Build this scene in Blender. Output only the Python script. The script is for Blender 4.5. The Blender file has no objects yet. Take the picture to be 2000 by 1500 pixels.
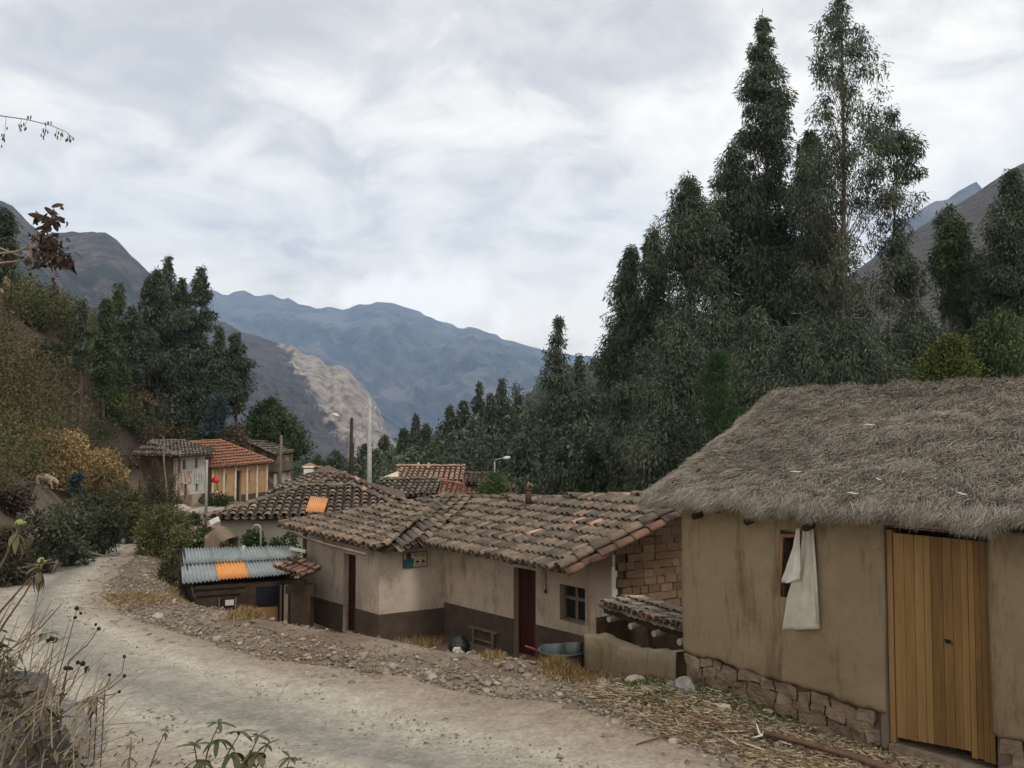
import bpy, bmesh, math, random
import numpy as np
from mathutils import Vector, Matrix, noise as mn
R = math.radians
sc = bpy.context.scene
col = sc.collection
rng = np.random.default_rng(7)
random.seed(7)

# ------------------------------------------------------------------ camera
PITCH = R(2.505)
F = 1600.0
cam = bpy.data.cameras.new('camera')
cam.sensor_width = 36.0
cam.lens = 36.0 * F / 2000.0
cam.clip_start = 0.05
cam.clip_end = 30000
camo = bpy.data.objects.new('camera', cam)
camo.rotation_euler = (R(90) + PITCH, 0, 0)
col.objects.link(camo)
sc.camera = camo

# ------------------------------------------------------------------ world: bright broken overcast
SUN_EL, SUN_AZ = 52.0, 150.0        # azimuth clockwise from +Y (view direction)
w = bpy.data.worlds.new('World'); sc.world = w; w.use_nodes = True
nt = w.node_tree; nt.nodes.clear()
def N(t, **k):
    n = nt.nodes.new(t)
    for a, b in k.items(): setattr(n, a, b)
    return n
L = lambda a, b: nt.links.new(a, b)
def sky_tree():
    sky = N('ShaderNodeTexSky', sky_type='NISHITA'); sky.sun_disc = False
    sky.sun_elevation = R(SUN_EL); sky.sun_rotation = R(SUN_AZ)
    tc = N('ShaderNodeTexCoord')
    sep = N('ShaderNodeSeparateXYZ'); L(tc.outputs['Generated'], sep.inputs[0])
    # project the direction on a cloud deck
    zz = N('ShaderNodeMath', operation='MAXIMUM'); L(sep.outputs['Z'], zz.inputs[0]); zz.inputs[1].default_value = 0.0
    za = N('ShaderNodeMath', operation='ADD'); L(zz.outputs[0], za.inputs[0]); za.inputs[1].default_value = 0.34
    dx = N('ShaderNodeMath', operation='DIVIDE'); L(sep.outputs['X'], dx.inputs[0]); L(za.outputs[0], dx.inputs[1])
    dy = N('ShaderNodeMath', operation='DIVIDE'); L(sep.outputs['Y'], dy.inputs[0]); L(za.outputs[0], dy.inputs[1])
    cb = N('ShaderNodeCombineXYZ'); L(dx.outputs[0], cb.inputs[0]); L(dy.outputs[0], cb.inputs[1]); cb.inputs[2].default_value = 17.7
    n1 = N('ShaderNodeTexNoise'); L(cb.outputs[0], n1.inputs['Vector'])
    n1.inputs['Scale'].default_value = 1.25; n1.inputs['Detail'].default_value = 9; n1.inputs['Roughness'].default_value = .52; n1.inputs['Distortion'].default_value = .35
    mp = N('ShaderNodeMapping'); mp.inputs['Scale'].default_value = (2.4, 2.4, 1); mp.inputs['Location'].default_value = (5.3, 1.2, 7)
    L(cb.outputs[0], mp.inputs['Vector'])
    n2 = N('ShaderNodeTexNoise'); L(mp.outputs[0], n2.inputs['Vector'])
    n2.inputs['Scale'].default_value = 2.2; n2.inputs['Detail'].default_value = 12; n2.inputs['Roughness'].default_value = .60; n2.inputs['Distortion'].default_value = .6
    mx = N('ShaderNodeMix'); mx.inputs[0].default_value = .40
    L(n1.outputs['Fac'], mx.inputs[2]); L(n2.outputs['Fac'], mx.inputs[3])
    # heavier (greyer) overhead, whiter towards the horizon
    gr = N('ShaderNodeMath', operation='MULTIPLY_ADD'); L(sep.outputs['Z'], gr.inputs[0]); gr.inputs[1].default_value = -.29; L(mx.outputs[0], gr.inputs[2])
    ramp = N('ShaderNodeValToRGB'); L(gr.outputs[0], ramp.inputs[0])
    e = ramp.color_ramp.elements
    e[0].position = .29; e[0].color = (.49, .468, .44, 1)
    e[1].position = .525; e[1].color = (1.14, 1.055, .90, 1)
    a = e.new(.36); a.color = (.66, .62, .56, 1)
    a = e.new(.43); a.color = (.92, .855, .745, 1)
    sc10 = N('ShaderNodeVectorMath', operation='SCALE'); L(ramp.outputs[0], sc10.inputs[0]); sc10.inputs['Scale'].default_value = 10.0
    cm = N('ShaderNodeMix', data_type='RGBA'); cm.inputs[0].default_value = .96
    L(sky.outputs[0], cm.inputs[6]); L(sc10.outputs[0], cm.inputs[7])
    cd = Vector((-.118, 1, .142)).normalized()
    mpc = N('ShaderNodeMapping'); mpc.inputs['Location'].default_value = (-cd.x, -cd.y, -cd.z); L(tc.outputs['Generated'], mpc.inputs[0])
    mps = N('ShaderNodeMapping'); mps.inputs['Scale'].default_value = (9, 9, 30); L(mpc.outputs[0], mps.inputs[0])
    ln = N('ShaderNodeVectorMath', operation='LENGTH'); L(mps.outputs[0], ln.inputs[0])
    n3 = N('ShaderNodeTexNoise'); L(tc.outputs['Generated'], n3.inputs['Vector']); n3.inputs['Scale'].default_value = 22; n3.inputs['Detail'].default_value = 9
    ma = N('ShaderNodeMath', operation='MULTIPLY_ADD'); L(n3.outputs['Fac'], ma.inputs[0]); ma.inputs[1].default_value = -3.4; L(ln.outputs['Value'], ma.inputs[2])
    mr = N('ShaderNodeMapRange'); L(ma.outputs[0], mr.inputs[0]); mr.inputs['From Min'].default_value = -1.25; mr.inputs['From Max'].default_value = -.45; mr.inputs['To Min'].default_value = 1; mr.inputs['To Max'].default_value = 0
    cq = N('ShaderNodeMix', data_type='RGBA'); L(mr.outputs[0], cq.inputs[0]); L(cm.outputs[2], cq.inputs[6]); cq.inputs[7].default_value = (12.0, 11.3, 10.3, 1); cm = cq
    bg = N('ShaderNodeBackground'); L(cm.outputs[2], bg.inputs['Color']); bg.inputs['Strength'].default_value = 0.10
    out = N('ShaderNodeOutputWorld'); L(bg.outputs[0], out.inputs['Surface'])
sky_tree()
sun = bpy.data.lights.new('sun', 'SUN'); sun.energy = 1.0; sun.angle = R(14); sun.color = (1, .95, .87)
suno = bpy.data.objects.new('sun', sun); col.objects.link(suno)
az, el = R(SUN_AZ), R(SUN_EL)
sdir = Vector((math.sin(az) * math.cos(el), math.cos(az) * math.cos(el), math.sin(el)))
suno.rotation_euler = sdir.to_track_quat('Z', 'Y').to_euler(); suno.location = sdir * 40
sc.view_settings.view_transform = 'Standard'; sc.view_settings.look = 'None'
sc.view_settings.gamma = 1; sc.view_settings.exposure = 0.72; sc.view_settings.use_curve_mapping = False
sc.cycles.max_bounces = 6; sc.cycles.diffuse_bounces = 3; sc.cycles.volume_bounces = 2
sc.cycles.transparent_max_bounces = 8; sc.cycles.use_denoising = True
sc.cycles.caustics_reflective = False; sc.cycles.caustics_refractive = False

# ------------------------------------------------------------------ pixel -> place helpers (2000 x 1500)
def ray(px, py):
    u, v = (px - 1000) / F, (750 - py) / F
    return np.array([u, math.cos(PITCH) - v * math.sin(PITCH), math.sin(PITCH) + v * math.cos(PITCH)])
def P(px, py, Y):
    d = ray(px, py); return d * (Y / d[1])
def Pz(px, py, z):
    d = ray(px, py); return d * (z / d[2])
def G(px, py):
    d = ray(px, py); t = -2.5 / (d[2] + .065 * d[1]); return d * t
def PH(px, py, p0, nrm):
    d = ray(px, py); p0 = np.asarray(p0, float); nrm = np.asarray(nrm, float)
    return d * (p0.dot(nrm) / d.dot(nrm))

# ------------------------------------------------------------------ mesh helpers
def tag(o, label=None, cat=None, group=None, kind=None):
    if label: o['label'] = label
    if cat: o['category'] = cat
    if group: o['group'] = group
    if kind: o['kind'] = kind
    return o
def link(name, me, mat=None, parent=None, smooth=False):
    o = bpy.data.objects.new(name, me); col.objects.link(o)
    if mat is not None: me.materials.append(mat)
    if smooth: me.polygons.foreach_set('use_smooth', np.ones(len(me.polygons), bool))
    if parent is not None: o.parent = parent
    return o
def empty(name, loc, label, cat, group=None):
    o = bpy.data.objects.new(name, None); col.objects.link(o); o.empty_display_size = .1
    o.location = loc; tag(o, label, cat, group); return o
def rel(o, parent):
    """parent keeping the world place (parents are unrotated empties)"""
    o.parent = parent; o.location = Vector(o.location) - Vector(parent.location); return o
def nmesh(name, V, Q, colr=None):
    """fast mesh from arrays: V (n,3), Q (m,k); optional per-face colour"""
    V = np.ascontiguousarray(V, np.float32); Q = np.ascontiguousarray(Q, np.int32)
    me = bpy.data.meshes.new(name); m, k = Q.shape
    me.vertices.add(len(V)); me.vertices.foreach_set('co', V.ravel())
    me.loops.add(m * k); me.loops.foreach_set('vertex_index', Q.ravel())
    me.polygons.add(m); me.polygons.foreach_set('loop_start', np.arange(0, m * k, k, dtype=np.int32))
    me.update(calc_edges=True)
    if colr is not None:
        a = me.attributes.new('tint', 'FLOAT_COLOR', 'FACE')
        c = np.ones((m, 4), np.float32); c[:, :3] = colr; a.data.foreach_set('color', c.ravel())
    return me
class MB:
    def __init__(s): s.v = []; s.f = []
    def add(s, vs, fs):
        b = len(s.v); s.v += [tuple(map(float, p)) for p in vs]; s.f += [tuple(i + b for i in f) for f in fs]; return s
    def box(s, c, size, ax=None, jit=0):
        """ax: three unit vectors"""
        c = np.asarray(c, float); h = np.asarray(size, float) / 2
        ax = np.eye(3) if ax is None else np.asarray(ax, float)
        vs = []
        for i in (-1, 1):
            for j in (-1, 1):
                for k in (-1, 1):
                    p = c + ax[0] * h[0] * i + ax[1] * h[1] * j + ax[2] * h[2] * k
                    if jit: p = p + (np.array([random.random() for _ in range(3)]) - .5) * jit
                    vs.append(p)
        return s.add(vs, [(0, 1, 3, 2), (4, 6, 7, 5), (0, 4, 5, 1), (2, 3, 7, 6), (0, 2, 6, 4), (1, 5, 7, 3)])
    def tube(s, pts, rad, n=6, cap=True):
        pts = [Vector(p) for p in pts]
        if not hasattr(rad, '__len__'): rad = [rad] * len(pts)
        b = len(s.v); up = Vector((0.13, .21, 1)).normalized()
        for i, p in enumerate(pts):
            t = (pts[min(i + 1, len(pts) - 1)] - pts[max(i - 1, 0)]).normalized()
            a = t.cross(up)
            if a.length < .05: a = t.cross(Vector((1, 0, 0)))
            a.normalize(); c = t.cross(a)
            for k in range(n):
                th = 2 * math.pi * k / n
                s.v.append(tuple(p + (a * math.cos(th) + c * math.sin(th)) * rad[i]))
        for i in range(len(pts) - 1):
            for k in range(n):
                k2 = (k + 1) % n
                s.f.append((b + i * n + k, b + i * n + k2, b + (i + 1) * n + k2, b + (i + 1) * n + k))
        if cap:
            s.f.append(tuple(b + k for k in range(n))[::-1]); s.f.append(tuple(b + (len(pts) - 1) * n + k for k in range(n)))
        return s
    def ball(s, c, r, nu=8, nv=5, jit=0):
        c = np.asarray(c, float); r = np.ones(3) * r; b = len(s.v)
        s.v.append(tuple(c + [0, 0, r[2]]))
        for i in range(1, nv):
            ph = math.pi * i / nv
            for j in range(nu):
                th = 2 * math.pi * j / nu; k = 1 + (random.random() - .5) * jit
                s.v.append(tuple(c + k * r * [math.sin(ph) * math.cos(th), math.sin(ph) * math.sin(th), math.cos(ph)]))
        s.v.append(tuple(c - [0, 0, r[2]])); e = len(s.v) - 1
        for j in range(nu):
            j2 = (j + 1) % nu
            s.f.append((b, b + 1 + j, b + 1 + j2)); s.f.append((e, e - nu + j2, e - nu + j))
            for i in range(nv - 2):
                q = b + 1 + i * nu; s.f.append((q + j, q + nu + j, q + nu + j2, q + j2))
        return s
    def build(s, name, mat, parent=None, smooth=False):
        me = bpy.data.meshes.new(name); me.from_pydata(s.v, [], s.f); me.update()
        return link(name, me, mat, parent, smooth)
def unit(v): v = np.asarray(v, float); return v / np.linalg.norm(v)

# ------------------------------------------------------------------ materials
def newmat(name):
    m = bpy.data.materials.new(name); m.use_nodes = True; return m
def ramp_mat(name, stops, scale=4, detail=6, rough=.9, bump=0, bscale=None, spec=.2, coord='pos', stretch=None, objrand=0, dist=0, metal=0, bdist=.02, second=None):
    """stops: (position, colour) on a noise; objrand mixes the object's own random value into the noise"""
    m = newmat(name); t = m.node_tree; n = t.nodes; b = n['Principled BSDF']; lk = t.links.new
    if coord == 'pos': v = n.new('ShaderNodeNewGeometry').outputs['Position']
    else: v = n.new('ShaderNodeTexCoord').outputs['Object']
    if stretch:
        mp = n.new('ShaderNodeMapping'); mp.inputs['Scale'].default_value = stretch; lk(v, mp.inputs[0]); v2 = mp.outputs[0]
    else: v2 = v
    no = n.new('ShaderNodeTexNoise'); no.inputs['Scale'].default_value = scale; no.inputs['Detail'].default_value = detail
    no.inputs['Roughness'].default_value = .6; no.inputs['Distortion'].default_value = dist; lk(v2, no.inputs['Vector'])
    f = no.outputs['Fac']
    if objrand:
        oi = n.new('ShaderNodeObjectInfo'); mx = n.new('ShaderNodeMix'); mx.inputs[0].default_value = objrand
        pa = n.new('ShaderNodeAttribute'); pa.attribute_name = 'piece'; sm = n.new('ShaderNodeMath'); sm.operation = 'ADD'; lk(oi.outputs['Random'], sm.inputs[0]); lk(pa.outputs['Fac'], sm.inputs[1]); fr = n.new('ShaderNodeMath'); fr.operation = 'FRACT'; lk(sm.outputs[0], fr.inputs[0])
        lk(f, mx.inputs[2]); lk(fr.outputs[0], mx.inputs[3]); f = mx.outputs[0]
    rp = n.new('ShaderNodeValToRGB'); lk(f, rp.inputs[0]); e = rp.color_ramp.elements
    e[0].position, e[0].color = stops[0][0], (*stops[0][1], 1); e[1].position, e[1].color = stops[-1][0], (*stops[-1][1], 1)
    for p, c in stops[1:-1]: a = e.new(p); a.color = (*c, 1)
    c = rp.outputs[0]
    if second:      # (scale, stretch, lo, hi, colour): patches of another colour
        ss, st, lo, hi, cc = second
        mp = n.new('ShaderNodeMapping'); mp.inputs['Scale'].default_value = st; mp.inputs['Location'].default_value = (3.3, 8.1, 2.2); lk(v, mp.inputs[0])
        n2 = n.new('ShaderNodeTexNoise'); n2.inputs['Scale'].default_value = ss; n2.inputs['Detail'].default_value = 5; lk(mp.outputs[0], n2.inputs['Vector'])
        mr = n.new('ShaderNodeMapRange'); mr.inputs['From Min'].default_value = lo; mr.inputs['From Max'].default_value = hi; lk(n2.outputs['Fac'], mr.inputs[0])
        mc = n.new('ShaderNodeMix'); mc.data_type = 'RGBA'; lk(mr.outputs[0], mc.inputs[0]); lk(c, mc.inputs[6]); mc.inputs[7].default_value = (*cc, 1); c = mc.outputs[2]
    lk(c, b.inputs['Base Color']); b.inputs['Roughness'].default_value = rough; b.inputs['Specular IOR Level'].default_value = spec; b.inputs['Metallic'].default_value = metal
    if bump:
        nb = n.new('ShaderNodeTexNoise'); nb.inputs['Scale'].default_value = bscale or scale * 4; nb.inputs['Detail'].default_value = 5; lk(v2, nb.inputs['Vector'])
        bp = n.new('ShaderNodeBump'); bp.inputs['Strength'].default_value = bump; bp.inputs['Distance'].default_value = bdist
        lk(nb.outputs['Fac'], bp.inputs['Height']); lk(bp.outputs[0], b.inputs['Normal'])
    return m
def tint_mat(name, rough=.7, trans=0.0, spec=.2, mul=1.0):
    """colour comes from the per-face tint attribute"""
    m = newmat(name); t = m.node_tree; n = t.nodes; b = n['Principled BSDF']; lk = t.links.new
    a = n.new('ShaderNodeAttribute'); a.attribute_name = 'tint'; c = a.outputs['Color']
    lk(c, b.inputs['Base Color']); b.inputs['Roughness'].default_value = rough; b.inputs['Specular IOR Level'].default_value = spec
    if trans:
        tr = n.new('ShaderNodeBsdfTranslucent'); lk(c, tr.inputs['Color']); mx = n.new('ShaderNodeMixShader'); mx.inputs[0].default_value = trans
        lk(b.outputs[0], mx.inputs[1]); lk(tr.outputs[0], mx.inputs[2]); lk(mx.outputs[0], n['Material Output'].inputs['Surface'])
    return m
def flat(name, c, rough=.8, metal=0, spec=.3, var=.25, scale=12, bump=.2):
    c = np.array(c); return ramp_mat(name, [(.3, tuple(c * (1 - var))), (.7, tuple(np.minimum(c * (1 + var), .95)))], scale=scale, rough=rough, metal=metal, spec=spec, bump=bump, bscale=scale * 6, bdist=.004)
M = {}
M['leaf'] = tint_mat('leaf', rough=.5, trans=.25, spec=.3)
M['scrub'] = tint_mat('scrub_leaf', rough=.75, trans=.2, spec=.15)
M['straw'] = tint_mat('straw', rough=.8, trans=.1)
M['stone_bits'] = tint_mat('stone_bits', rough=.92, spec=.1)
M['thatch'] = tint_mat('thatch', rough=.9, spec=.1)
M['bark'] = ramp_mat('bark', [(.3, (.05, .042, .034)), (.7, (.135, .108, .084))], scale=3, stretch=(1, 1, .25), bump=.6, bscale=14)
M['bark_pale'] = ramp_mat('bark_pale', [(.3, (.13, .115, .09)), (.7, (.33, .29, .23))], scale=3, stretch=(1, 1, .25), bump=.4, bscale=14)
M['bark_red'] = ramp_mat('bark_red', [(.3, (.09, .045, .03)), (.7, (.22, .10, .065))], scale=3, stretch=(1, 1, .25), bump=.4, bscale=14)
M['ground'] = ramp_mat('ground', [(.28, (.12, .082, .058)), (.45, (.19, .14, .10)), (.58, (.25, .20, .145)), (.75, (.32, .265, .20))], scale=.9, detail=12, bump=.9, bscale=14, bdist=.05, second=(.35, (1, 1, 1), .52, .64, (.155, .10, .065)))
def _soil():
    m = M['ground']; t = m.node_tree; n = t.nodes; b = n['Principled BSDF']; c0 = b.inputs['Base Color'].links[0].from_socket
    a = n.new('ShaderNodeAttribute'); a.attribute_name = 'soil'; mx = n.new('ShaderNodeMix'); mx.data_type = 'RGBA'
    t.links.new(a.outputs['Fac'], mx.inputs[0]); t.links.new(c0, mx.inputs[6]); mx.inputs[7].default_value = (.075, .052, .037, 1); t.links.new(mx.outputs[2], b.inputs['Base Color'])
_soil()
M['yard'] = ramp_mat('yard', [(.3, (.17, .12, .08)), (.7, (.27, .20, .14))], scale=2, bump=.4, bscale=20)
M['tile'] = ramp_mat('roof_tile', [(.22, (.07, .058, .048)), (.38, (.12, .098, .078)), (.52, (.168, .132, .102)), (.64, (.22, .165, .123)), (.76, (.27, .18, .13)), (.9, (.38, .26, .185))], scale=5, detail=7, rough=.9, objrand=.42, bump=.4, bscale=40, bdist=.006,
    second=(7, (1, 1, 1), .53, .68, (.10, .085, .065)))
M['tile_far'] = ramp_mat('roof_tile_weathered', [(.3, (.075, .056, .047)), (.5, (.15, .102, .078)), (.7, (.23, .155, .115))], scale=6, detail=8, rough=.9, objrand=.35, bump=.4, bscale=40, second=(3, (1, 1, 1), .5, .65, (.11, .09, .07)))
M['tile_red'] = ramp_mat('roof_tile_red', [(.34, (.04, .03, .027)), (.46, (.13, .08, .06)), (.60, (.20, .11, .08)), (.75, (.27, .16, .12))], scale=4, detail=8, rough=.85, objrand=.2, bump=.3, bscale=40)
M['tile_new'] = ramp_mat('roof_tile_orange', [(.3, (.24, .11, .07)), (.5, (.35, .165, .10)), (.7, (.44, .23, .145))], scale=5, detail=8, rough=.85, bump=.3, bscale=40, second=(2.5, (1, 1, 1), .55, .7, (.30, .15, .09)))
M['tile_old'] = ramp_mat('roof_tile_mossy', [(.3, (.085, .068, .055)), (.5, (.17, .14, .11)), (.7, (.29, .24, .185))], scale=7, detail=8, rough=.95, bump=.4, bscale=40, objrand=.3, second=(3, (1, 1, 1), .55, .7, (.12, .11, .07)))
M['tile_pink'] = ramp_mat('roof_tile_pale', [(.3, (.26, .15, .105)), (.5, (.42, .26, .19)), (.7, (.54, .38, .29))], scale=3, detail=8, rough=.9, second=(2, (1, 1, .2), .5, .65, (.22, .16, .12)))
M['plaster'] = ramp_mat('plaster', [(.3, (.37, .30, .24)), (.55, (.48, .405, .34)), (.75, (.55, .485, .415))], scale=1.3, detail=9, bump=.35, bscale=9, bdist=.02, second=(2.2, (1, 1, .35), .52, .70, (.22, .16, .115)))
M['plaster_white'] = ramp_mat('plaster_white', [(.3, (.50, .45, .38)), (.7, (.66, .62, .55))], scale=1.2, detail=8, bump=.3, bscale=8, second=(1.5, (1, 1, .5), .56, .72, (.36, .30, .23)))
M['dado'] = ramp_mat('dado_paint', [(.3, (.06, .043, .032)), (.7, (.105, .078, .058))], scale=3, detail=8, bump=.3, bscale=10)
M['adobe'] = ramp_mat('adobe_mortar', [(.3, (.07, .047, .03)), (.7, (.13, .09, .057))], scale=5, detail=8, bump=.8, bscale=25)
M['brick'] = ramp_mat('adobe_brick', [(.25, (.11, .07, .042)), (.5, (.17, .108, .066)), (.75, (.225, .15, .095))], scale=6, detail=9, bump=.9, bscale=22, bdist=.03, objrand=.35)
M['mud'] = ramp_mat('mud_render', [(.25, (.17, .128, .078)), (.5, (.24, .188, .12)), (.75, (.30, .245, .17))], scale=1.1, detail=10, bump=.5, bscale=14, bdist=.02, second=(3.4, (1, 1, .14), .53, .70, (.12, .08, .045)))
M['footing'] = ramp_mat('footing_stone', [(.25, (.12, .085, .06)), (.5, (.195, .145, .105)), (.75, (.26, .205, .15))], scale=5, detail=9, bump=1, bscale=18, bdist=.03, objrand=.3)
M['darkwood'] = flat('dark_wood', (.035, .024, .018), scale=8)
M['greywood'] = ramp_mat('grey_wood', [(.3, (.10, .08, .06)), (.7, (.22, .18, .14))], scale=4, stretch=(1, 1, .2), bump=.4, bscale=20)
M['reddoor'] = ramp_mat('red_door', [(.3, (.032, .010, .009)), (.7, (.062, .018, .016))], scale=4, stretch=(1, 1, .15), rough=.6)
M['plank'] = ramp_mat('door_plank', [(.28, (.12, .064, .02)), (.5, (.205, .118, .040)), (.70, (.28, .175, .07))], scale=3.2, detail=9, stretch=(3, 3, .35), rough=.6, spec=.3, objrand=.3, bump=.3, bscale=18, bdist=.004, second=(8, (1, 1, .45), .62, .72, (.085, .045, .02)))
M['framewood'] = ramp_mat('frame_wood', [(.3, (.20, .11, .05)), (.7, (.33, .20, .10))], scale=5, stretch=(1, 1, .2), bump=.3, bscale=18)
M['metal'] = ramp_mat('galvanised', [(.3, (.20, .225, .225)), (.7, (.32, .345, .345))], scale=1.6, detail=7, rough=.45, spec=.4, second=(2.4, (1, 1, 1), .58, .75, (.25, .26, .25)))
M['adobe_dark'] = ramp_mat('dark_adobe', [(.3, (.028, .02, .014)), (.7, (.07, .048, .033))], scale=4, detail=9, bump=.8, bscale=16)  # adobe in a darker tone, for the shed and the wall stub
M['orange'] = ramp_mat('orange_sheet', [(.3, (.66, .27, .06)), (.7, (.74, .35, .10))], scale=2, rough=.45, spec=.4, second=(3, (1, 1, 1), .62, .8, (.6, .2, .05)))
M['orange_wall'] = ramp_mat('ochre_plaster', [(.3, (.33, .19, .095)), (.7, (.48, .31, .18))], scale=.8, detail=8)
M['cream'] = flat('cream_paint', (.62, .52, .38), scale=2)
M['whitewash'] = ramp_mat('old_whitewash', [(.3, (.36, .32, .265)), (.55, (.50, .47, .42)), (.75, (.58, .55, .50))], scale=.8, detail=9, second=(.6, (1, 1, 1), .56, .66, (.28, .20, .14)))
M['adobe_far'] = ramp_mat('adobe_far', [(.3, (.15, .10, .07)), (.7, (.27, .19, .135))], scale=1.2, detail=9, second=(.8, (1, 1, 1), .52, .6, (.36, .31, .24)))
M['red'] = flat('red_paint', (.16, .03, .03), var=.4, scale=3)
M['teal'] = flat('teal_paint', (.06, .20, .24), var=.3)
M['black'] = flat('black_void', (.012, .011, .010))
M['white'] = flat('white_paint', (.72, .72, .68), var=.08)
M['concrete'] = flat('concrete', (.36, .36, .34), scale=5)
M['steel'] = flat('painted_steel', (.30, .33, .31), rough=.5)
M['cloth'] = ramp_mat('sack_cloth', [(.3, (.42, .40, .35)), (.7, (.56, .54, .48))], scale=6, rough=.9, bump=.3, bscale=90)
M['clothw'] = ramp_mat('sack_cloth_clean', [(.3, (.60, .59, .54)), (.7, (.72, .71, .66))], scale=6, rough=.9, bump=.3, bscale=90)
M['rock'] = ramp_mat('rock', [(.3, (.13, .12, .115)), (.7, (.33, .31, .29))], scale=5, detail=10, bump=.9, bscale=20)
M['rockp'] = ramp_mat('rock_pale', [(.3, (.30, .25, .20)), (.7, (.46, .41, .34))], scale=6, detail=10, bump=.9, bscale=20)
M['rockd'] = ramp_mat('rock_dark', [(.3, (.035, .035, .038)), (.7, (.12, .115, .12))], scale=5, detail=10, bump=.9, bscale=20)
for k_, r_q in (('mud', .80), ('plaster', .75), ('plank', .7), ('brick', .75)):
    for n_q in M[k_].node_tree.nodes:
        if n_q.bl_idname == 'ShaderNodeTexNoise': n_q.inputs['Roughness'].default_value = r_q
M['rust'] = ramp_mat('rusty_drum', [(.3, (.05, .03, .022)), (.7, (.12, .065, .04))], scale=5, rough=.7)
M['tin'] = ramp_mat('blue_grey_tin', [(.3, (.035, .046, .046)), (.7, (.065, .08, .08))], scale=5, rough=.5, spec=.4)
# ------------------------------------------------------------------ terrain
LC = np.array([(8, -3), (4.5, 1), (2, 3.6), (-.8, 5.6), (-3.6, 7.0), (-6.5, 8.8), (-9.2, 12.5), (-11, 17), (-12.8, 22.5), (-15, 29.5), (-18, 38), (-21.5, 48), (-23.5, 60), (-22, 75), (-16, 100)], float)
RC = np.array([(12, 0), (8.5, 1.8), (6.4, 3.6), (4.2, 5.6), (2.2, 7.2), (-.2, 9.4), (-4, 11.8), (-7.6, 15.2), (-9.7, 20.3), (-12.5, 27.9), (-16, 36.5), (-18.9, 47), (-20, 61), (-18, 76), (-12, 101)], float)
HC = np.array([(9, -6), (4.5, 1), (2, 3.6), (-.8, 5.6), (-3.6, 7.0), (-6.5, 8.8), (-9.2, 12.5), (-11, 17), (-12.8, 22.5), (-15, 29.5), (-18.6, 38), (-23.5, 46), (-30.5, 56), (-32.2, 70), (-33, 95), (-30, 160), (-30, 400)], float)
EC = np.array([(60, 4), (14, 8), (5.9, 13.6), (2.6, 10.9), (1.5, 9.9), (.3, 10.9), (-2.7, 13.1), (-4.2, 14.0), (-6.6, 16), (-8.4, 18.8), (-10.2, 22.5), (-12.2, 29), (-14.7, 37), (-16.5, 47), (-17, 60), (-15, 80), (-8, 100), (0, 160), (0, 400)], float)
def sdist(x, y, C):
    """signed distance, positive left of the travel direction"""
    x = np.asarray(x, float); y = np.asarray(y, float); best = np.full(x.shape, 1e18); sg = np.zeros(x.shape)
    for (ax, ay), (bx, by) in zip(C[:-1], C[1:]):
        dx, dy = bx - ax, by - ay; l2 = dx * dx + dy * dy
        t = np.clip(((x - ax) * dx + (y - ay) * dy) / l2, 0, 1)
        qx, qy = x - (ax + t * dx), y - (ay + t * dy); d = qx * qx + qy * qy
        s = dx * (y - ay) - dy * (x - ax)
        m = d < best - 1e-9; best = np.where(m, d, best); sg = np.where(m, s, sg)
    return np.sqrt(best) * np.sign(sg)
def sst(a, b, v):
    t = np.clip((v - a) / (b - a), 0, 1); return t * t * (3 - 2 * t)
def base(y):
    y = np.asarray(y, float)
    return np.where(y < 85, -(2.5 + .065 * y), -(2.5 + .065 * 85) - .10 * np.minimum(y - 85, 1600))
def wob(x, y, s, k=0.0):
    return (np.sin(x * s * 1.3 + 1.7 * np.sin(y * s * .9 + k)) + np.sin(y * s * 1.1 + 2.1 * np.sin(x * s * .7 + 1.3 + k)) + .5 * np.sin((x + y) * s * 2.3 + k * 2)) / 2.5
def hgt(x, y):
    x = np.asarray(x, float); y = np.asarray(y, float)
    z = base(y).copy()
    # hillside and bank on the left
    d = sdist(x, y, HC)
    near = 1 - sst(9, 15, y)
    rise = 1.5 * sst(0, 2.0, d) + .34 * np.clip(d - .5, 0, 2.5) + 1.9 * np.clip(d - 3.0, 0, 7.0) * sst(14, 30, y) * (1 - sst(95, 140, y)) + .45 * np.clip(d - 10, 0, 40) * (1 - sst(95, 140, y))
    bank = 1.0 * sst(.2, 4.5, d) + 1.25 * np.exp(-(((x + 2.9) / 1.7) ** 2 + ((y - 1.7) / 1.9) ** 2)) * sst(0, 1, d)
    z = z + np.where(d > 0, near * bank + (1 - near) * rise, 0)
    z = z + np.where(d > 0, (1 - near) * wob(x, y, .55) * np.clip(d * .12, 0, .8), 0)
    # the hollow where the houses stand, right of the road
    e = -sdist(x, y, EC)
    zy = np.minimum(-5.25, base(y) - .9)
    hollow = sst(0, 2.3, e)
    z = z + (zy - z) * hollow * (1 - sst(60, 110, y))
    z = z + .25 * np.exp(-(((x - 2.15) / 1.25) ** 2 + ((y - 8.75) / .95) ** 2)) * (1 - hollow)
    # ground climbing to the right behind the hut
    r = np.clip(x - 11, 0, None) * sst(24, 40, y)
    z = z + r * .10 * (1 - sst(300, 900, y))
    z = z + wob(x, y, 1.7, 2.0) * .03 + wob(x, y, .5, 4.0) * .05 * sst(0, 1, np.abs(d))
    return z
def hz(x, y): return float(hgt(np.array([x]), np.array([y]))[0])
def G(px, py):
    d = ray(px, py); t0 = 1.2; t = t0
    while t < 400:
        q = d * t
        if q[2] < hz(q[0], q[1]): break
        t0 = t; t *= 1.03
    for _ in range(18):
        m_ = (t0 + t) / 2; q = d * m_
        if q[2] < hz(q[0], q[1]): t = m_
        else: t0 = m_
    return d * t
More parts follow.
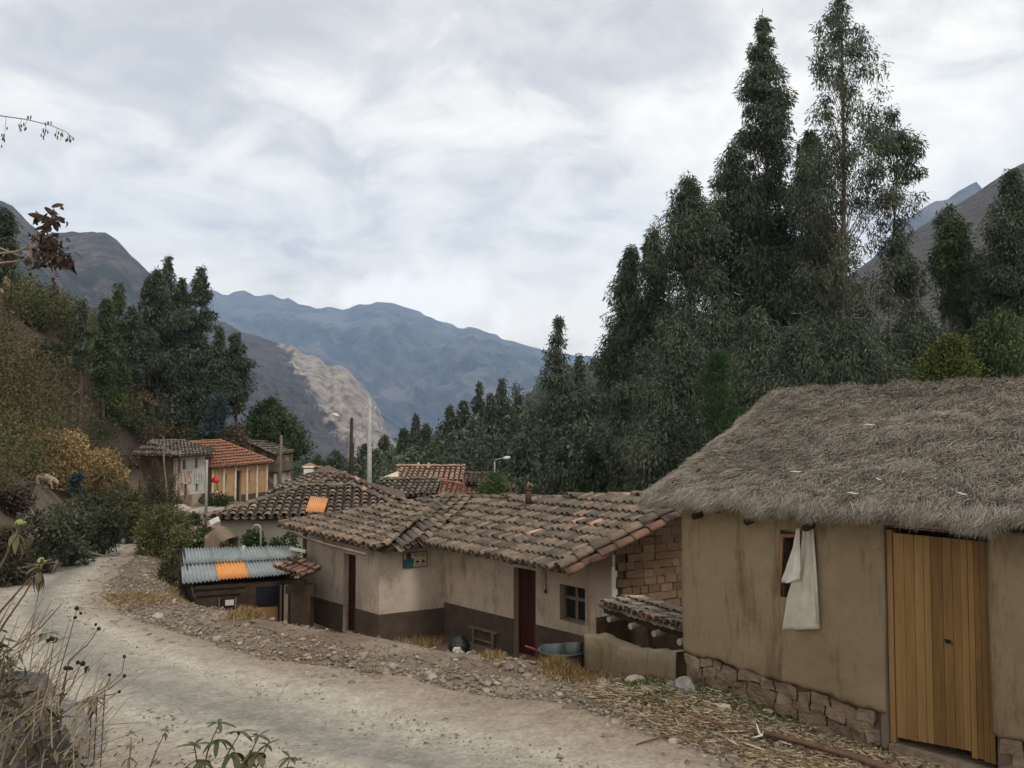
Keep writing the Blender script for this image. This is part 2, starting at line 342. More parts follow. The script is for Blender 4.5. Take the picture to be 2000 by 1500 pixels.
def axis(lo, hi, fine, c, growth):
    out = [c]; p = c
    while p < hi: p += fine + growth * abs(p - c); out.append(p)
    p = c; neg = []
    while p > lo: p -= fine + growth * abs(p - c); neg.append(p)
    return np.array(neg[::-1] + out)
xs = axis(-9000, 9000, .13, -3, .018); ys = axis(-60, 8800, .10, 9, .018)
XX, YY = np.meshgrid(xs, ys)
ZZ = hgt(XX, YY)
lump = sst(-1, .8, -sdist(XX, YY, RC)) * (1 - sst(25, 45, YY))
ZZ = ZZ + lump * (wob(XX, YY, 5.1) * .02 + wob(XX, YY, 11.3, 3) * .012)
nx, ny = len(xs), len(ys)
idx = np.arange(nx * ny).reshape(ny, nx)
Q = np.stack([idx[:-1, :-1], idx[:-1, 1:], idx[1:, 1:], idx[1:, :-1]], -1).reshape(-1, 4)
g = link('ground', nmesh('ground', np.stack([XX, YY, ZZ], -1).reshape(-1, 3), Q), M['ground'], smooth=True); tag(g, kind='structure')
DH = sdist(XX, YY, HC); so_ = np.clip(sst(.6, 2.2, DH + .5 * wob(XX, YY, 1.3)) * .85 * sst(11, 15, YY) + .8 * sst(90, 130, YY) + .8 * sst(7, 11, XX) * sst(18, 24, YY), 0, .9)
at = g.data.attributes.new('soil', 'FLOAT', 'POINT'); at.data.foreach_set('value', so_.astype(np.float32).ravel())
# road, a sheet a little above the ground
def resample(C, n):
    C = np.asarray(C, float)
    for _ in range(2):      # chaikin
        a = C[:-1] * .75 + C[1:] * .25; b = C[:-1] * .25 + C[1:] * .75
        C = np.vstack([C[:1], np.stack([a, b], 1).reshape(-1, 2), C[-1:]])
    return C
Lr, Rr = resample(LC, 0), resample(RC, 0)
tpar = np.linspace(0, 1, len(Lr)); tt = []
p = 0
mid = (Lr + Rr) / 2; seg = np.r_[0, np.cumsum(np.linalg.norm(np.diff(mid, axis=0), axis=1))]
svals = [0.0]
while svals[-1] < seg[-1]: svals.append(svals[-1] + .12 + .004 * svals[-1])
svals = np.array(svals[:-1])
Ls = np.stack([np.interp(svals, seg, Lr[:, k]) for k in (0, 1)], -1); Rs = np.stack([np.interp(svals, seg, Rr[:, k]) for k in (0, 1)], -1)
nt_ = 48; T = np.linspace(-.06, 1.06, nt_)
RX = Ls[:, None, 0] * (1 - T) + Rs[:, None, 0] * T; RY = Ls[:, None, 1] * (1 - T) + Rs[:, None, 1] * T
edge = np.minimum(T, 1 - T)[None, :] + .05 * wob(RX, RY, 1.1) + .03 * wob(RX, RY, 3.7)
RZ = hgt(RX, RY) + .035 * sst(-.02, .05, edge) - .10 * sst(.01, -.08, edge) + .10 * sst(.05, -.02, edge) * 0
RZ = np.where(edge < .0, RZ - .06, RZ)
ruts = -.03 * (np.exp(-((T - .33) / .07) ** 2) + np.exp(-((T - .68) / .07) ** 2))[None, :]
RZ = RZ + ruts * .7 + .006 * wob(RX, RY, 6.0) + .012 * wob(RX, RY, 2.1, 5)
ns = len(svals); idx = np.arange(ns * nt_).reshape(ns, nt_)
Q = np.stack([idx[:-1, :-1], idx[1:, :-1], idx[1:, 1:], idx[:-1, 1:]], -1).reshape(-1, 4)
rm = nmesh('road', np.stack([RX, RY, RZ], -1).reshape(-1, 3), Q)
at = rm.attributes.new('across', 'FLOAT', 'POINT'); at.data.foreach_set('value', np.repeat(T[None, :], ns, 0).astype(np.float32).ravel())
def road_mat():
    m = newmat('road_gravel'); t = m.node_tree; n = t.nodes; b = n['Principled BSDF']; lk = t.links.new
    pos = n.new('ShaderNodeNewGeometry').outputs['Position']
    def nz(s, d, r=.6, loc=None):
        x = n.new('ShaderNodeTexNoise'); x.inputs['Scale'].default_value = s; x.inputs['Detail'].default_value = d; x.inputs['Roughness'].default_value = r; lk(pos, x.inputs['Vector']); return x.outputs['Fac']
    a = n.new('ShaderNodeAttribute'); a.attribute_name = 'across'
    ad = n.new('ShaderNodeMath'); ad.operation = 'MULTIPLY_ADD'; lk(nz(.5, 4), ad.inputs[0]); ad.inputs[1].default_value = .13; lk(a.outputs['Fac'], ad.inputs[2])
    r1 = n.new('ShaderNodeValToRGB'); lk(ad.outputs[0], r1.inputs[0]); e = r1.color_ramp.elements
    e[0].position = .10; e[0].color = (.25, .205, .16, 1); e[1].position = 1.0; e[1].color = (.27, .215, .165, 1)
    for p_, c in ((.26, (.34, .295, .24)), (.42, (.385, .34, .28)), (.52, (.235, .215, .19)), (.63, (.31, .275, .23)), (.76, (.395, .35, .285)), (.90, (.31, .255, .20))):
        q = e.new(p_); q.color = (*c, 1)
    mx = n.new('ShaderNodeMix'); mx.data_type = 'RGBA'; mx.blend_type = 'MULTIPLY'; mx.inputs[0].default_value = 1
    r2 = n.new('ShaderNodeValToRGB'); lk(nz(3.5, 12, .75), r2.inputs[0]); e = r2.color_ramp.elements; e[0].position = .3; e[0].color = (.66, .64, .62, 1); e[1].position = .65; e[1].color = (1.1, 1.1, 1.1, 1)
    lk(r1.outputs[0], mx.inputs[6]); lk(r2.outputs[0], mx.inputs[7])
    m3 = n.new('ShaderNodeMix'); m3.data_type = 'RGBA'; m3.blend_type = 'MULTIPLY'; m3.inputs[0].default_value = .5
    vo = n.new('ShaderNodeTexVoronoi'); vo.inputs['Scale'].default_value = 28; lk(pos, vo.inputs['Vector'])
    r3 = n.new('ShaderNodeValToRGB'); lk(vo.outputs['Color'], r3.inputs[0]); e = r3.color_ramp.elements; e[0].position = .15; e[0].color = (.62, .60, .58, 1); e[1].position = .8; e[1].color = (1.15, 1.13, 1.1, 1)
    lk(mx.outputs[2], m3.inputs[6]); lk(r3.outputs[0], m3.inputs[7]); gm = n.new('ShaderNodeMix'); gm.data_type = 'RGBA'; gm.blend_type = 'MULTIPLY'; gm.inputs[0].default_value = 1; gm.inputs[7].default_value = (1.19, 1.23, 1.25, 1); lk(m3.outputs[2], gm.inputs[6]); lk(gm.outputs[2], b.inputs['Base Color'])
    b.inputs['Roughness'].default_value = .95; b.inputs['Specular IOR Level'].default_value = .1
    bp = n.new('ShaderNodeBump'); bp.inputs['Strength'].default_value = .55; bp.inputs['Distance'].default_value = .03; lk(nz(18, 8, .7), bp.inputs['Height']); lk(bp.outputs[0], b.inputs['Normal'])
    return m
r_ = link('road', rm, road_mat(), smooth=True); tag(r_, kind='structure')

# ------------------------------------------------------------------ mountains
def fbm2(x, y, s, oct=5, ridged=False, seed=0.0):
    out = np.zeros(x.shape); a = 1.0; f = s; tot = 0
    xf, yf = x.ravel(), y.ravel(); acc = np.zeros(xf.shape)
    for o in range(oct):
        v = np.array([mn.noise((px * f + seed, py * f - seed, seed + o * 3.3)) for px, py in zip(xf, yf)])
        acc += a * ((1 - 2 * np.abs(v)) if ridged else v); tot += a; a *= .5; f *= 2.03
    return (acc / tot).reshape(x.shape)
def mountain(name, sky, D, footD, footpy, nu, nv, amp, fs, mat, ridge=.006, seed=1.0, gul=1.0):
    sky = np.array(sky, float)
    px = np.linspace(sky[0, 0], sky[-1, 0], nu); py = np.interp(px, sky[:, 0], sky[:, 1])
    py = py + np.array([mn.noise((q * .035 + seed, 0, seed)) * 5 + mn.noise((q * .12, seed, 2)) * 2.2 + mn.noise((q * .35, seed, 4)) * 1.0 for q in px]) * ridge * 170
    v = np.linspace(0, 1, nv)
    V = np.zeros((nv + 2, nu, 3))
    for i in range(nu):
        top = P(px[i], py[i], D); foot = P(px[i], footpy, footD)
        for j in range(nv): V[j, i] = top + (foot - top) * (v[j] ** .9)
        V[nv, i] = 0
    X = V[:nv, :, 0]; Z = V[:nv, :, 2]; Y = V[:nv, :, 1]
    n1 = fbm2(X, Y * .55 + Z * 1.0, fs, 6, True, seed) - .45
    n2 = fbm2(X, Y + Z, fs * 3.1, 4, False, seed + 5)
    env = sst(0, .10, v)[:, None] * (1 - .5 * sst(.7, 1, v))[:, None]
    n3 = fbm2(X, Y + Z, fs * 9, 3, True, seed + 8) - .4
    disp = (n1 * amp * gul + n2 * amp * .28 + n3 * amp * .16) * env
    disp = disp - np.maximum(disp, 0) * (1 - sst(.12, .4, v))[:, None]
    V[:nv, :, 2] += disp * .55; V[:nv, :, 1] -= disp * .9
    # far side, folded down behind the crest
    back = V[0].copy(); back[:, 1] += D * .12; back[:, 2] -= abs(amp) * 4 + D * .05
    back2 = back.copy(); back2[:, 1] += D * .12; back2[:, 2] = np.minimum(V[nv - 1, :, 2], -20)
    A = np.concatenate([back2[None], back[None], V[:nv]], 0)
    m = A.shape[0]; idx = np.arange(m * nu).reshape(m, nu)
    Q = np.stack([idx[:-1, :-1], idx[1:, :-1], idx[1:, 1:], idx[:-1, 1:]], -1).reshape(-1, 4)
    o = link(name, nmesh(name, A.reshape(-1, 3), Q), mat, smooth=True); tag(o, kind='structure'); return o
mt_far = ramp_mat('far_slope', [(.32, (.03, .036, .038)), (.5, (.075, .072, .07)), (.66, (.17, .15, .125))], scale=.007, detail=14, bump=1, bscale=.018, bdist=40, second=(.0025, (1, 1, 1.5), .54, .60, (.17, .15, .13)))
mt_left = ramp_mat('left_slope', [(.32, (.028, .034, .034)), (.5, (.07, .064, .062)), (.66, (.14, .115, .105))], scale=.035, detail=14, bump=1, bscale=.06, bdist=9, second=(.012, (1, 1, 1), .50, .56, (.042, .05, .044)))
mt_right = ramp_mat('right_slope', [(.3, (.045, .036, .032)), (.5, (.08, .064, .054)), (.7, (.115, .092, .075))], scale=.06, detail=13, bump=1, bscale=.12, bdist=4, second=(.22, (1, 1, 1), .56, .60, (.025, .03, .022)))
def mid_mat():      # dark scrubby shoulder; pale limestone face with its sunlight put into the colour
    m = ramp_mat('sunlit_limestone_slope', [(.3, (.045, .042, .045)), (.5, (.075, .066, .062)), (.7, (.11, .09, .078))], scale=.030, detail=13, bump=1, bscale=.05, bdist=10)
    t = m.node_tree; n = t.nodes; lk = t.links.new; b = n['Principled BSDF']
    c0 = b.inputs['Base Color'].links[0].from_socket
    a = n.new('ShaderNodeAttribute'); a.attribute_name = 'bare'  # mask of the bare limestone face and its painted sunlight
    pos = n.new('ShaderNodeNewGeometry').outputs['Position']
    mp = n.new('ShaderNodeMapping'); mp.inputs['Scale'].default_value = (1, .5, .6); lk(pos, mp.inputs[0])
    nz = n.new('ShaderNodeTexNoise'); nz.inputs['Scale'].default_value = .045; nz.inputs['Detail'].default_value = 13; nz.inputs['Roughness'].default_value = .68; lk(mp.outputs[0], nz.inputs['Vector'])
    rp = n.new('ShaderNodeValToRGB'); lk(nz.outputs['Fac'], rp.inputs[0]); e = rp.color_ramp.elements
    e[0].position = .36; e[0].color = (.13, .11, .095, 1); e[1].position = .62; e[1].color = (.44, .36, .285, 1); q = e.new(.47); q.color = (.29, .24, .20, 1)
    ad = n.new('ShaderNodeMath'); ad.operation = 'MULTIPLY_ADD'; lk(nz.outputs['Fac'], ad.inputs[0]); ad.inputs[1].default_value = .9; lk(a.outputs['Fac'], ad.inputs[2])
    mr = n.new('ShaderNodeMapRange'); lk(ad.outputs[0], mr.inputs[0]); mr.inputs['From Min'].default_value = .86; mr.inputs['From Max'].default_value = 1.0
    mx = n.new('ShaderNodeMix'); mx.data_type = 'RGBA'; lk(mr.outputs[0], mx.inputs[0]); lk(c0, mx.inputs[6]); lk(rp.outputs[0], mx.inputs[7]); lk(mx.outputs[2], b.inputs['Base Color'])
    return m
mountain('far_mountain', [(-700, 420), (-200, 480), (200, 530), (350, 550), (400, 566), (430, 573), (485, 570), (520, 578), (560, 584), (600, 597), (640, 604), (700, 599), (740, 590), (756, 586), (780, 597), (820, 611), (850, 626), (880, 633), (930, 641), (970, 655), (1010, 670), (1055, 684), (1100, 692), (1200, 700), (1500, 720), (1900, 700), (2500, 640)], 7500, 4300, 868, 300, 80, 620, .00075, mt_far, ridge=.011, seed=3)
mountain('right_peak', [(1300, 760), (1500, 640), (1700, 510), (1730, 472), (1755, 440), (1800, 408), (1830, 392), (1850, 389), (1880, 370), (1905, 353), (1920, 370), (2000, 430), (2300, 560)], 3600, 2300, 800, 90, 30, 170, .002, mt_far, ridge=.004, seed=9)
mountain('right_hill', [(1300, 760), (1500, 640), (1650, 545), (1735, 482), (1800, 442), (1860, 405), (1900, 381), (1960, 340), (2000, 318), (2200, 230), (2700, 160)], 800, 260, 800, 160, 60, 16, .008, mt_right, ridge=.002, seed=13)
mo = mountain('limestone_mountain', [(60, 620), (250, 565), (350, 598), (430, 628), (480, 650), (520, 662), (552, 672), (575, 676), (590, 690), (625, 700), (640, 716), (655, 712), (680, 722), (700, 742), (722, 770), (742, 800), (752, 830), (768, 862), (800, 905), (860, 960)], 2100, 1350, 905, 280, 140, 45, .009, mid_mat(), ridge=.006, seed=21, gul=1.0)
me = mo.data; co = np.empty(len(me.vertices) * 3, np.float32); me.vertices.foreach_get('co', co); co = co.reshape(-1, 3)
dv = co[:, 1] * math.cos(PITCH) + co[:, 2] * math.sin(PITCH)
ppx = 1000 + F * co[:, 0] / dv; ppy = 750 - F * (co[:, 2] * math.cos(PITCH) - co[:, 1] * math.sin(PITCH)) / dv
# the bare face with its painted sunlight lies right of a line down the mountain
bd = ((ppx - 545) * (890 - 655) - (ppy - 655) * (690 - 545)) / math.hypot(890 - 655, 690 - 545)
at = me.attributes.new('bare', 'FLOAT', 'POINT'); at.data.foreach_set('value', np.clip(.48 + bd / 120, 0, 1).astype(np.float32))  # 'bare' also masks the painted sunlight
mountain('left_mountain', [(-300, 560), (-100,520), (60, 468), (100, 456), (140, 452), (205, 454), (228, 468), (260, 503), (300, 540), (345, 585), (400, 650), (450, 740), (520, 860)], 1500, 800, 900, 150, 70, 55, .006, mt_left, ridge=.004, seed=31)
mountain('left_shoulder', [(-700, 120), (-100, 352), (0, 391), (25, 402), (52, 432), (75, 450), (105, 500), (150, 560), (215, 640), (300, 730), (400, 850)], 1150, 500, 900, 130, 60, 35, .008, mt_left, ridge=.006, seed=41)
# wooded hill right of the valley
mt_wood = ramp_mat('wood_floor', [(.3, (.025, .028, .018)), (.7, (.06, .055, .035))], scale=.08, detail=10)
WH = [(700, 905), (800, 880), (900, 835), (1000, 792), (1060, 748), (1150, 712), (1200, 690), (1300, 655), (1500, 620), (1900, 640), (2600, 660)]
mountain('wooded_hill', WH, 420, 130, 1000, 120, 40, 8, .02, mt_wood, ridge=.002, seed=51)

# ------------------------------------------------------------------ haze
hm = newmat('haze'); t = hm.node_tree; t.nodes.remove(t.nodes['Principled BSDF'])
pv = t.nodes.new('ShaderNodeVolumePrincipled'); pv.inputs['Color'].default_value = (.50, .70, 1, 1); pv.inputs['Density'].default_value = 1.15e-4
t.links.new(pv.outputs[0], t.nodes['Material Output'].inputs['Volume'])
b_ = MB().box((0, 4400, 1020), (20000, 9400, 2420))
hz_o = b_.build('haze', hm); tag(hz_o, kind='stuff')
# ------------------------------------------------------------------ building helpers
def wallbox(name, p0, p1, zb, zt, thick, openings, mat, parent, off=0.0, zt1=None, wav=0):
    openings = [(o[0], o[1], max(o[2], zb + .01), min(o[3], max(zt, zt if zt1 is None else zt1) - .0001)) for o in openings if o[2] < zt]
    """solid wall from p0 to p1 (plan); outer face on the right hand side of travel is NOT assumed: n = toward the camera side given by off sign.
    openings: (s0, s1, z0, z1); top runs from zt to zt1"""
    p0 = np.asarray(p0, float)[:2]; p1 = np.asarray(p1, float)[:2]; Ln = np.linalg.norm(p1 - p0); d = (p1 - p0) / Ln
    n = np.array([-d[1], d[0]])
    if n.dot(-(p0 + p1) / 2) < 0: n = -n            # outward = towards the camera side
    zt1 = zt if zt1 is None else zt1
    ss = sorted({0.0, Ln, *[min(max(o[0], 0), Ln) for o in openings], *[min(max(o[1], 0), Ln) for o in openings], *(np.linspace(0, Ln, max(2, int(Ln / .5))) if wav else [])})
    zs = sorted({0.0, 1.0})
    zl = sorted({zb, *[o[2] for o in openings], *[o[3] for o in openings]})
    rows = zl + ['top']
    def zval(k, s):
        return (zt + (zt1 - zt) * s / Ln) if rows[k] == 'top' else rows[k]
    ns, nz = len(ss) - 1, len(rows) - 1
    solid = np.ones((ns, nz), bool)
    for i in range(ns):
        sm = (ss[i] + ss[i + 1]) / 2
        for k in range(nz):
            zm = (zval(k, sm) + zval(k + 1, sm)) / 2
            for o in openings:
                if o[0] < sm < o[1] and o[2] < zm < o[3]: solid[i, k] = False
    m = MB(); ids = {}
    def vid(i, k, f):
        if (i, k, f) not in ids:
            s = ss[i]; o = off + (0 if f == 0 else -thick)
            w_ = wav * mn.noise((s * 1.3 + p0[0], rows[k] if rows[k] != 'top' else 9.0, p0[1])) if f == 0 else 0
            q = p0 + d * s + n * (o + w_); ids[(i, k, f)] = len(m.v); m.v.append((q[0], q[1], zval(k, s)))
        return ids[(i, k, f)]
    for i in range(ns):
        for k in range(nz):
            if not solid[i, k]: continue
            for f in (0, 1): m.f.append((vid(i, k, f), vid(i + 1, k, f), vid(i + 1, k + 1, f), vid(i, k + 1, f)))
            for (di, dk, a, b) in ((-1, 0, (i, k), (i, k + 1)), (1, 0, (i + 1, k), (i + 1, k + 1)), (0, -1, (i, k), (i + 1, k)), (0, 1, (i, k + 1), (i + 1, k + 1))):
                ii, kk = i + di, k + dk
                if not (0 <= ii < ns and 0 <= kk < nz and solid[ii, kk]):
                    m.f.append((vid(*a, 0), vid(*b, 0), vid(*b, 1), vid(*a, 1)))
    o = m.build(name, mat, parent)
    return o, p0, d, n
def onwall(W, s, z, off=0):
    _, p0, d, n = W; q = p0 + d * s + n * off; return np.array([q[0], q[1], z])
def wpx(W, px, py):
    """pixel -> (s, z) on a wall's outer face"""
    _, p0, d, n = W; q = PH(px, py, (p0[0], p0[1], 0), (n[0], n[1], 0)); return (q[:2] - p0).dot(d), q[2]
def wax(W): return np.array([[W[2][0], W[2][1], 0], [W[3][0], W[3][1], 0], [0, 0, 1]])
def wbox(mb, W, s0, s1, z0, z1, o0, o1):
    return mb.box(onwall(W, (s0 + s1) / 2, (z0 + z1) / 2, (o0 + o1) / 2), (abs(s1 - s0), abs(o1 - o0), abs(z1 - z0)), wax(W))

# one barrel tile, long axis -Y (lower end at -Y), crown towards +Z
def tile_mesh(name, Lt=.44, r0=.095, r1=.073, th=.018, seg=7, flip=False):
    vs, fs = [], []
    for (y, r) in ((-Lt / 2, r0), (Lt / 2, r1)):
        for rr in (r, r - th):
            for k in range(seg + 1):
                a = math.pi * k / seg; vs.append((rr * math.cos(a), y, rr * math.sin(a) * .86 * (-1 if flip else 1)))
    n = seg + 1
    for k in range(seg):
        fs.append((k, k + 1, 2 * n + k + 1, 2 * n + k)); fs.append((n + k, 3 * n + k, 3 * n + k + 1, n + k + 1))
        fs.append((k, n + k, n + k + 1, k + 1)); fs.append((2 * n + k, 2 * n + k + 1, 3 * n + k + 1, 3 * n + k))
    for a in (0, seg): fs.append((a, 2 * n + a, 3 * n + a, n + a))
    return vs, fs
TV, TF = tile_mesh('t')
TVa = np.array(TV)
tile_me = bpy.data.meshes.new('tile'); tile_me.from_pydata(TV, [], TF); tile_me.update()
tile_me.polygons.foreach_set('use_smooth', np.ones(len(tile_me.polygons), bool)); tile_me.materials.append(M['tile'])
def tile_mat_mesh(mat):
    me = tile_me.copy(); me.materials.clear(); me.materials.append(mat); return me
def inpoly(a, b, poly):
    c = False; n = len(poly)
    for i in range(n):
        (x1, y1), (x2, y2) = poly[i], poly[(i + 1) % n]
        if (y1 > b) != (y2 > b) and a < (x2 - x1) * (b - y1) / (y2 - y1) + x1: c = not c
    return c
def bary_z(poly, x, y):
    """height on a fan-triangulated polygon; falls back to the plane of the first three"""
    p = [np.asarray(q, float) for q in poly]
    for i in range(1, len(p) - 1):
        a, b, c = p[0], p[i], p[i + 1]
        T_ = np.array([[b[0] - a[0], c[0] - a[0]], [b[1] - a[1], c[1] - a[1]]]); 
        u, v = np.linalg.solve(T_, [x - a[0], y - a[1]])
        if u >= -.02 and v >= -.02 and u + v <= 1.02: return a[2] + u * (b[2] - a[2]) + v * (c[2] - a[2])
    a, b, c = p[0], p[1], p[2]; T_ = np.array([[b[0] - a[0], c[0] - a[0]], [b[1] - a[1], c[1] - a[1]]]); u, v = np.linalg.solve(T_, [x - a[0], y - a[1]])
    return a[2] + u * (b[2] - a[2]) + v * (c[2] - a[2])
def roof_face(house, deck, poly, up2, colw=.208, roww=.33, limit=300, counter=None, scale=1.0, mat=None, sag=.03, lift=.0, joined=None, new=(), pans=True, over=.12, allj=False):
    """tiles over a roof polygon; poly[0]->poly[1] is the eave. Returns list of (matrix) for tile pieces; nearest become objects"""
    P0, P1 = np.array(poly[0], float), np.array(poly[1], float)
    e2 = unit((P1 - P0)[:2]); u2 = unit(up2)
    A = np.array([[e2[0], u2[0]], [e2[1], u2[1]]])
    pl = [tuple(np.linalg.solve(A, np.asarray(q, float)[:2] - P0[:2])) for q in poly]
    amin, amax = min(p[0] for p in pl), max(p[0] for p in pl); bmax = max(p[1] for p in pl)
    sn = abs(e2[0] * u2[1] - e2[1] * u2[0])
    cw, rw = colw * scale / sn, roww * scale
    out = []
    na = int((amax - amin) / cw) + 2
    for i in range(na):
        jit = random.uniform(-.015, .015)
        for pan in ((0, 1) if pans else (0,)):
            a = amin + (i + .5 * pan) * cw + (jit if not pan else 0)
            for j in range(int(bmax / rw) + 2):
                b = -over + (j + .5) * rw + random.uniform(-.035, .035) * scale + (.0 if pan == 0 else .05)
                if not inpoly(a, max(b, .02), pl): continue
                xy = P0[:2] + e2 * a + u2 * b
                z = bary_z(poly, *xy)
                z1 = bary_z(poly, *(xy + u2 * .1)); s3 = unit([u2[0], u2[1], (z1 - z) / .1])
                e3 = bary_z(poly, *(xy + e2 * .1)); ev = unit([e2[0], e2[1], (e3 - z) / .1])
                nn = unit(np.cross(ev, s3)); nn = nn if nn[2] > 0 else -nn
                zs_ = -sag * math.sin(math.pi * min(max(b / max(bmax, .1), 0), 1)) * (1 + .8 * mn.noise((a * .8, b * .8, P0[0]))) 
                hh = (.072 if not pan else .062) * scale + lift
                c = np.array([xy[0], xy[1], z + zs_]) + nn * (hh + random.uniform(-.008, .010) if not pan else hh * .75)
                tilt = -.10 + random.uniform(-.03, .025)
                yv = Vector(s3) ; zv = Vector(nn) * (1 if not pan else -1); xv = yv.cross(zv)
                mtx = Matrix((xv, yv, zv)).transposed().to_4x4()
                mtx = Matrix.Translation(Vector(c)) @ mtx @ Matrix.Rotation(random.uniform(-.07, .07) if not pan else 0, 4, 'Z') @ Matrix.Rotation(tilt if not pan else tilt * -1, 4, 'X') @ Matrix.Scale(scale, 4)
                out.append((pan, mtx))
    return out
def place_tiles(roof, tiles, mat='tile', limit=300, name='tile', bright=None):
    """nearest tiles as objects, the rest joined"""
    cov = sorted([t for p, t in tiles if p == 0], key=lambda m_: m_.translation.length)
    pan = [t for p, t in tiles if p == 1]
    base_me = tile_me if mat == 'tile' else tile_mat_mesh(M[mat])
    pale = tile_mat_mesh(M['tile_pink']); n_ = 0
    for k, mt in enumerate(cov[:limit]):
        o = bpy.data.objects.new(name, pale if random.random() < .018 else base_me); col.objects.link(o)
        o.parent = roof; o.matrix_local = mt if roof.parent is None else Matrix.Translation(-roof_world(roof)) @ mt
    for nm, lst in (('more_tiles', cov[limit:]), ('channel_tiles', pan)):
        if not lst: continue
        V = np.concatenate([(np.array(m_.to_3x3()) @ TVa.T).T + np.array(m_.translation) for m_ in lst])
        nf = len(TV); F_ = np.concatenate([np.array(TF) + i * nf for i in range(len(lst))])
        V -= np.array(roof_world(roof))
        o = link(nm, nmesh(nm, V, F_), M[mat], roof, smooth=True); o['kind'] = 'stuff'
        at = o.data.attributes.new('piece', 'FLOAT', 'FACE'); at.data.foreach_set('value', np.repeat(rng.random(len(lst)), len(TF)).astype(np.float32))
def roof_world(o):
    p = Vector(o.location)
    while o.parent: o = o.parent; p = p + Vector(o.location)
    return p
def caps(path, mat='tile', step=.36, scale=1.15, sink=.0):
    """ridge tiles along a path -> matrices"""
    out = []
    for a, b in zip(path[:-1], path[1:]):
        a, b = Vector(a), Vector(b); L_ = (b - a).length; n = max(1, int(L_ / step)); d = (b - a).normalized()
        for i in range(n):
            c = a + (b - a) * ((i + .5) / n); zv = Vector((0, 0, 1)); xv = d.cross(zv).normalized(); zv = xv.cross(d)
            mt = Matrix.Translation(c + zv * (.05 + sink + random.uniform(-.012, .012))) @ Matrix((xv, d, zv)).transposed().to_4x4() @ Matrix.Rotation(random.uniform(-.06, .06), 4, 'Z') @ Matrix.Rotation(-.04, 4, 'X') @ Matrix.Scale(scale, 4)
            out.append((0, mt))
    return out
def deck(name, faces, mat, parent, th=.07):
    """closed thick roof deck from polygons"""
    m = MB(); off = np.array(roof_world(parent)) if parent else np.zeros(3)
    for f in faces:
        f = [np.asarray(p, float) - off for p in f]; n = len(f)
        m.add([*f, *[p - [0, 0, th] for p in f]], [(0, i, i + 1) for i in range(1, n - 1)] + [(n, n + i + 1, n + i) for i in range(1, n - 1)] + [(i, (i + 1) % n, n + (i + 1) % n, n + i) for i in range(n)])
    return m.build(name, mat, parent)
def offs(o, parent):
    """mesh written in world coordinates -> local under a parent empty"""
    me = o.data; v = roof_world(parent); me.transform(Matrix.Translation(-v)); return o

# ------------------------------------------------------------------ the white house in the hollow
ZF, ZD = -5.25, -4.47
p2 = Pz(869, 1176, ZD); p3d = Pz(1135, 1241, ZD); dW = unit((p3d - p2)[:2])
p1 = Pz(740, 1202, -4.62); p0w = Pz(592, 1161, -4.62)
gD = unit([.906, .42])
q = ray(1196, 1100); t_ = np.linalg.solve(np.array([[dW[0], -q[0]], [dW[1], -q[1]]]), -p2[:2])[0]
p3 = np.array([*(p2[:2] + dW * t_), ZD])
p4 = np.array([*(p3[:2] + gD * 5.2), ZD])
house = empty('white_house', (p2[0], p2[1], ZF), 'long cream house in the hollow with a worn L-shaped tile roof and dark red doors', 'house')
def reloc(W, parent): offs(W[0], parent); return W
W1 = (None, p0w[:2], unit((p1 - p0w)[:2]), None)
def mkwall(name, a, b, zt, ops, mat='plaster', thick=.32, zt1=None, parent=house, zb=ZF - .3, off=0, wav=.012):
    return reloc(wallbox(name, a, b, zb, zt, thick, ops, M[mat], parent, zt1=zt1, off=off, wav=wav), parent)
def wplane(a, b):
    a = np.asarray(a)[:2]; b = np.asarray(b)[:2]; d = unit(b - a); n = np.array([-d[1], d[0]])
    if n.dot(-(a + b) / 2) < 0: n = -n
    return (None, a, d, n)
w1, w2, w3, w4 = wplane(p0w, p1), wplane(p1, p2), wplane(p2, p3), wplane(p3, p4)
zT = -2.98
s0, zz0 = wpx(w1, 671, 1080); s1, _ = wpx(w1, 695, 1084)
d1 = (s0, s1, ZF, zz0)
s0, zz0 = wpx(w3, 1003, 1107); s1, _ = wpx(w3, 1046, 1112)
d3 = (s0, s1, ZF, zz0)
sa, za = wpx(w3, 1093, 1140); sb, zb_ = wpx(w3, 1143, 1222)
wn = (sa, sb, zb_, za)
mkwall('wall', p0w, p1, zT - .02, [d1]); mkwall('wall', p1, p2, zT - .02, [], zt1=-2.9)
_M = [P(838, 1062, 19.8), P(1101, 1113, 15.2), P(1375, 968, 16.6), P(930, 974, 22.4)]
mkwall('wall', p2, p3, bary_z(_M, *p2[:2]) - .13, [d3, wn], zt1=bary_z(_M, *p3[:2]) - .13)
# dado boards painted dark, proud of the plaster
for (a, b, ops, zd) in ((p0w, p1, [d1], -4.6), (p1, p2, [], -4.6), (p2, p3, [(d3[0], d3[1], d3[2] - .4, d3[3])], ZD)):
    mkwall('dado', a, b, zd, ops, 'dado', thick=.02, off=.022, wav=0, zb=ZF - .25)
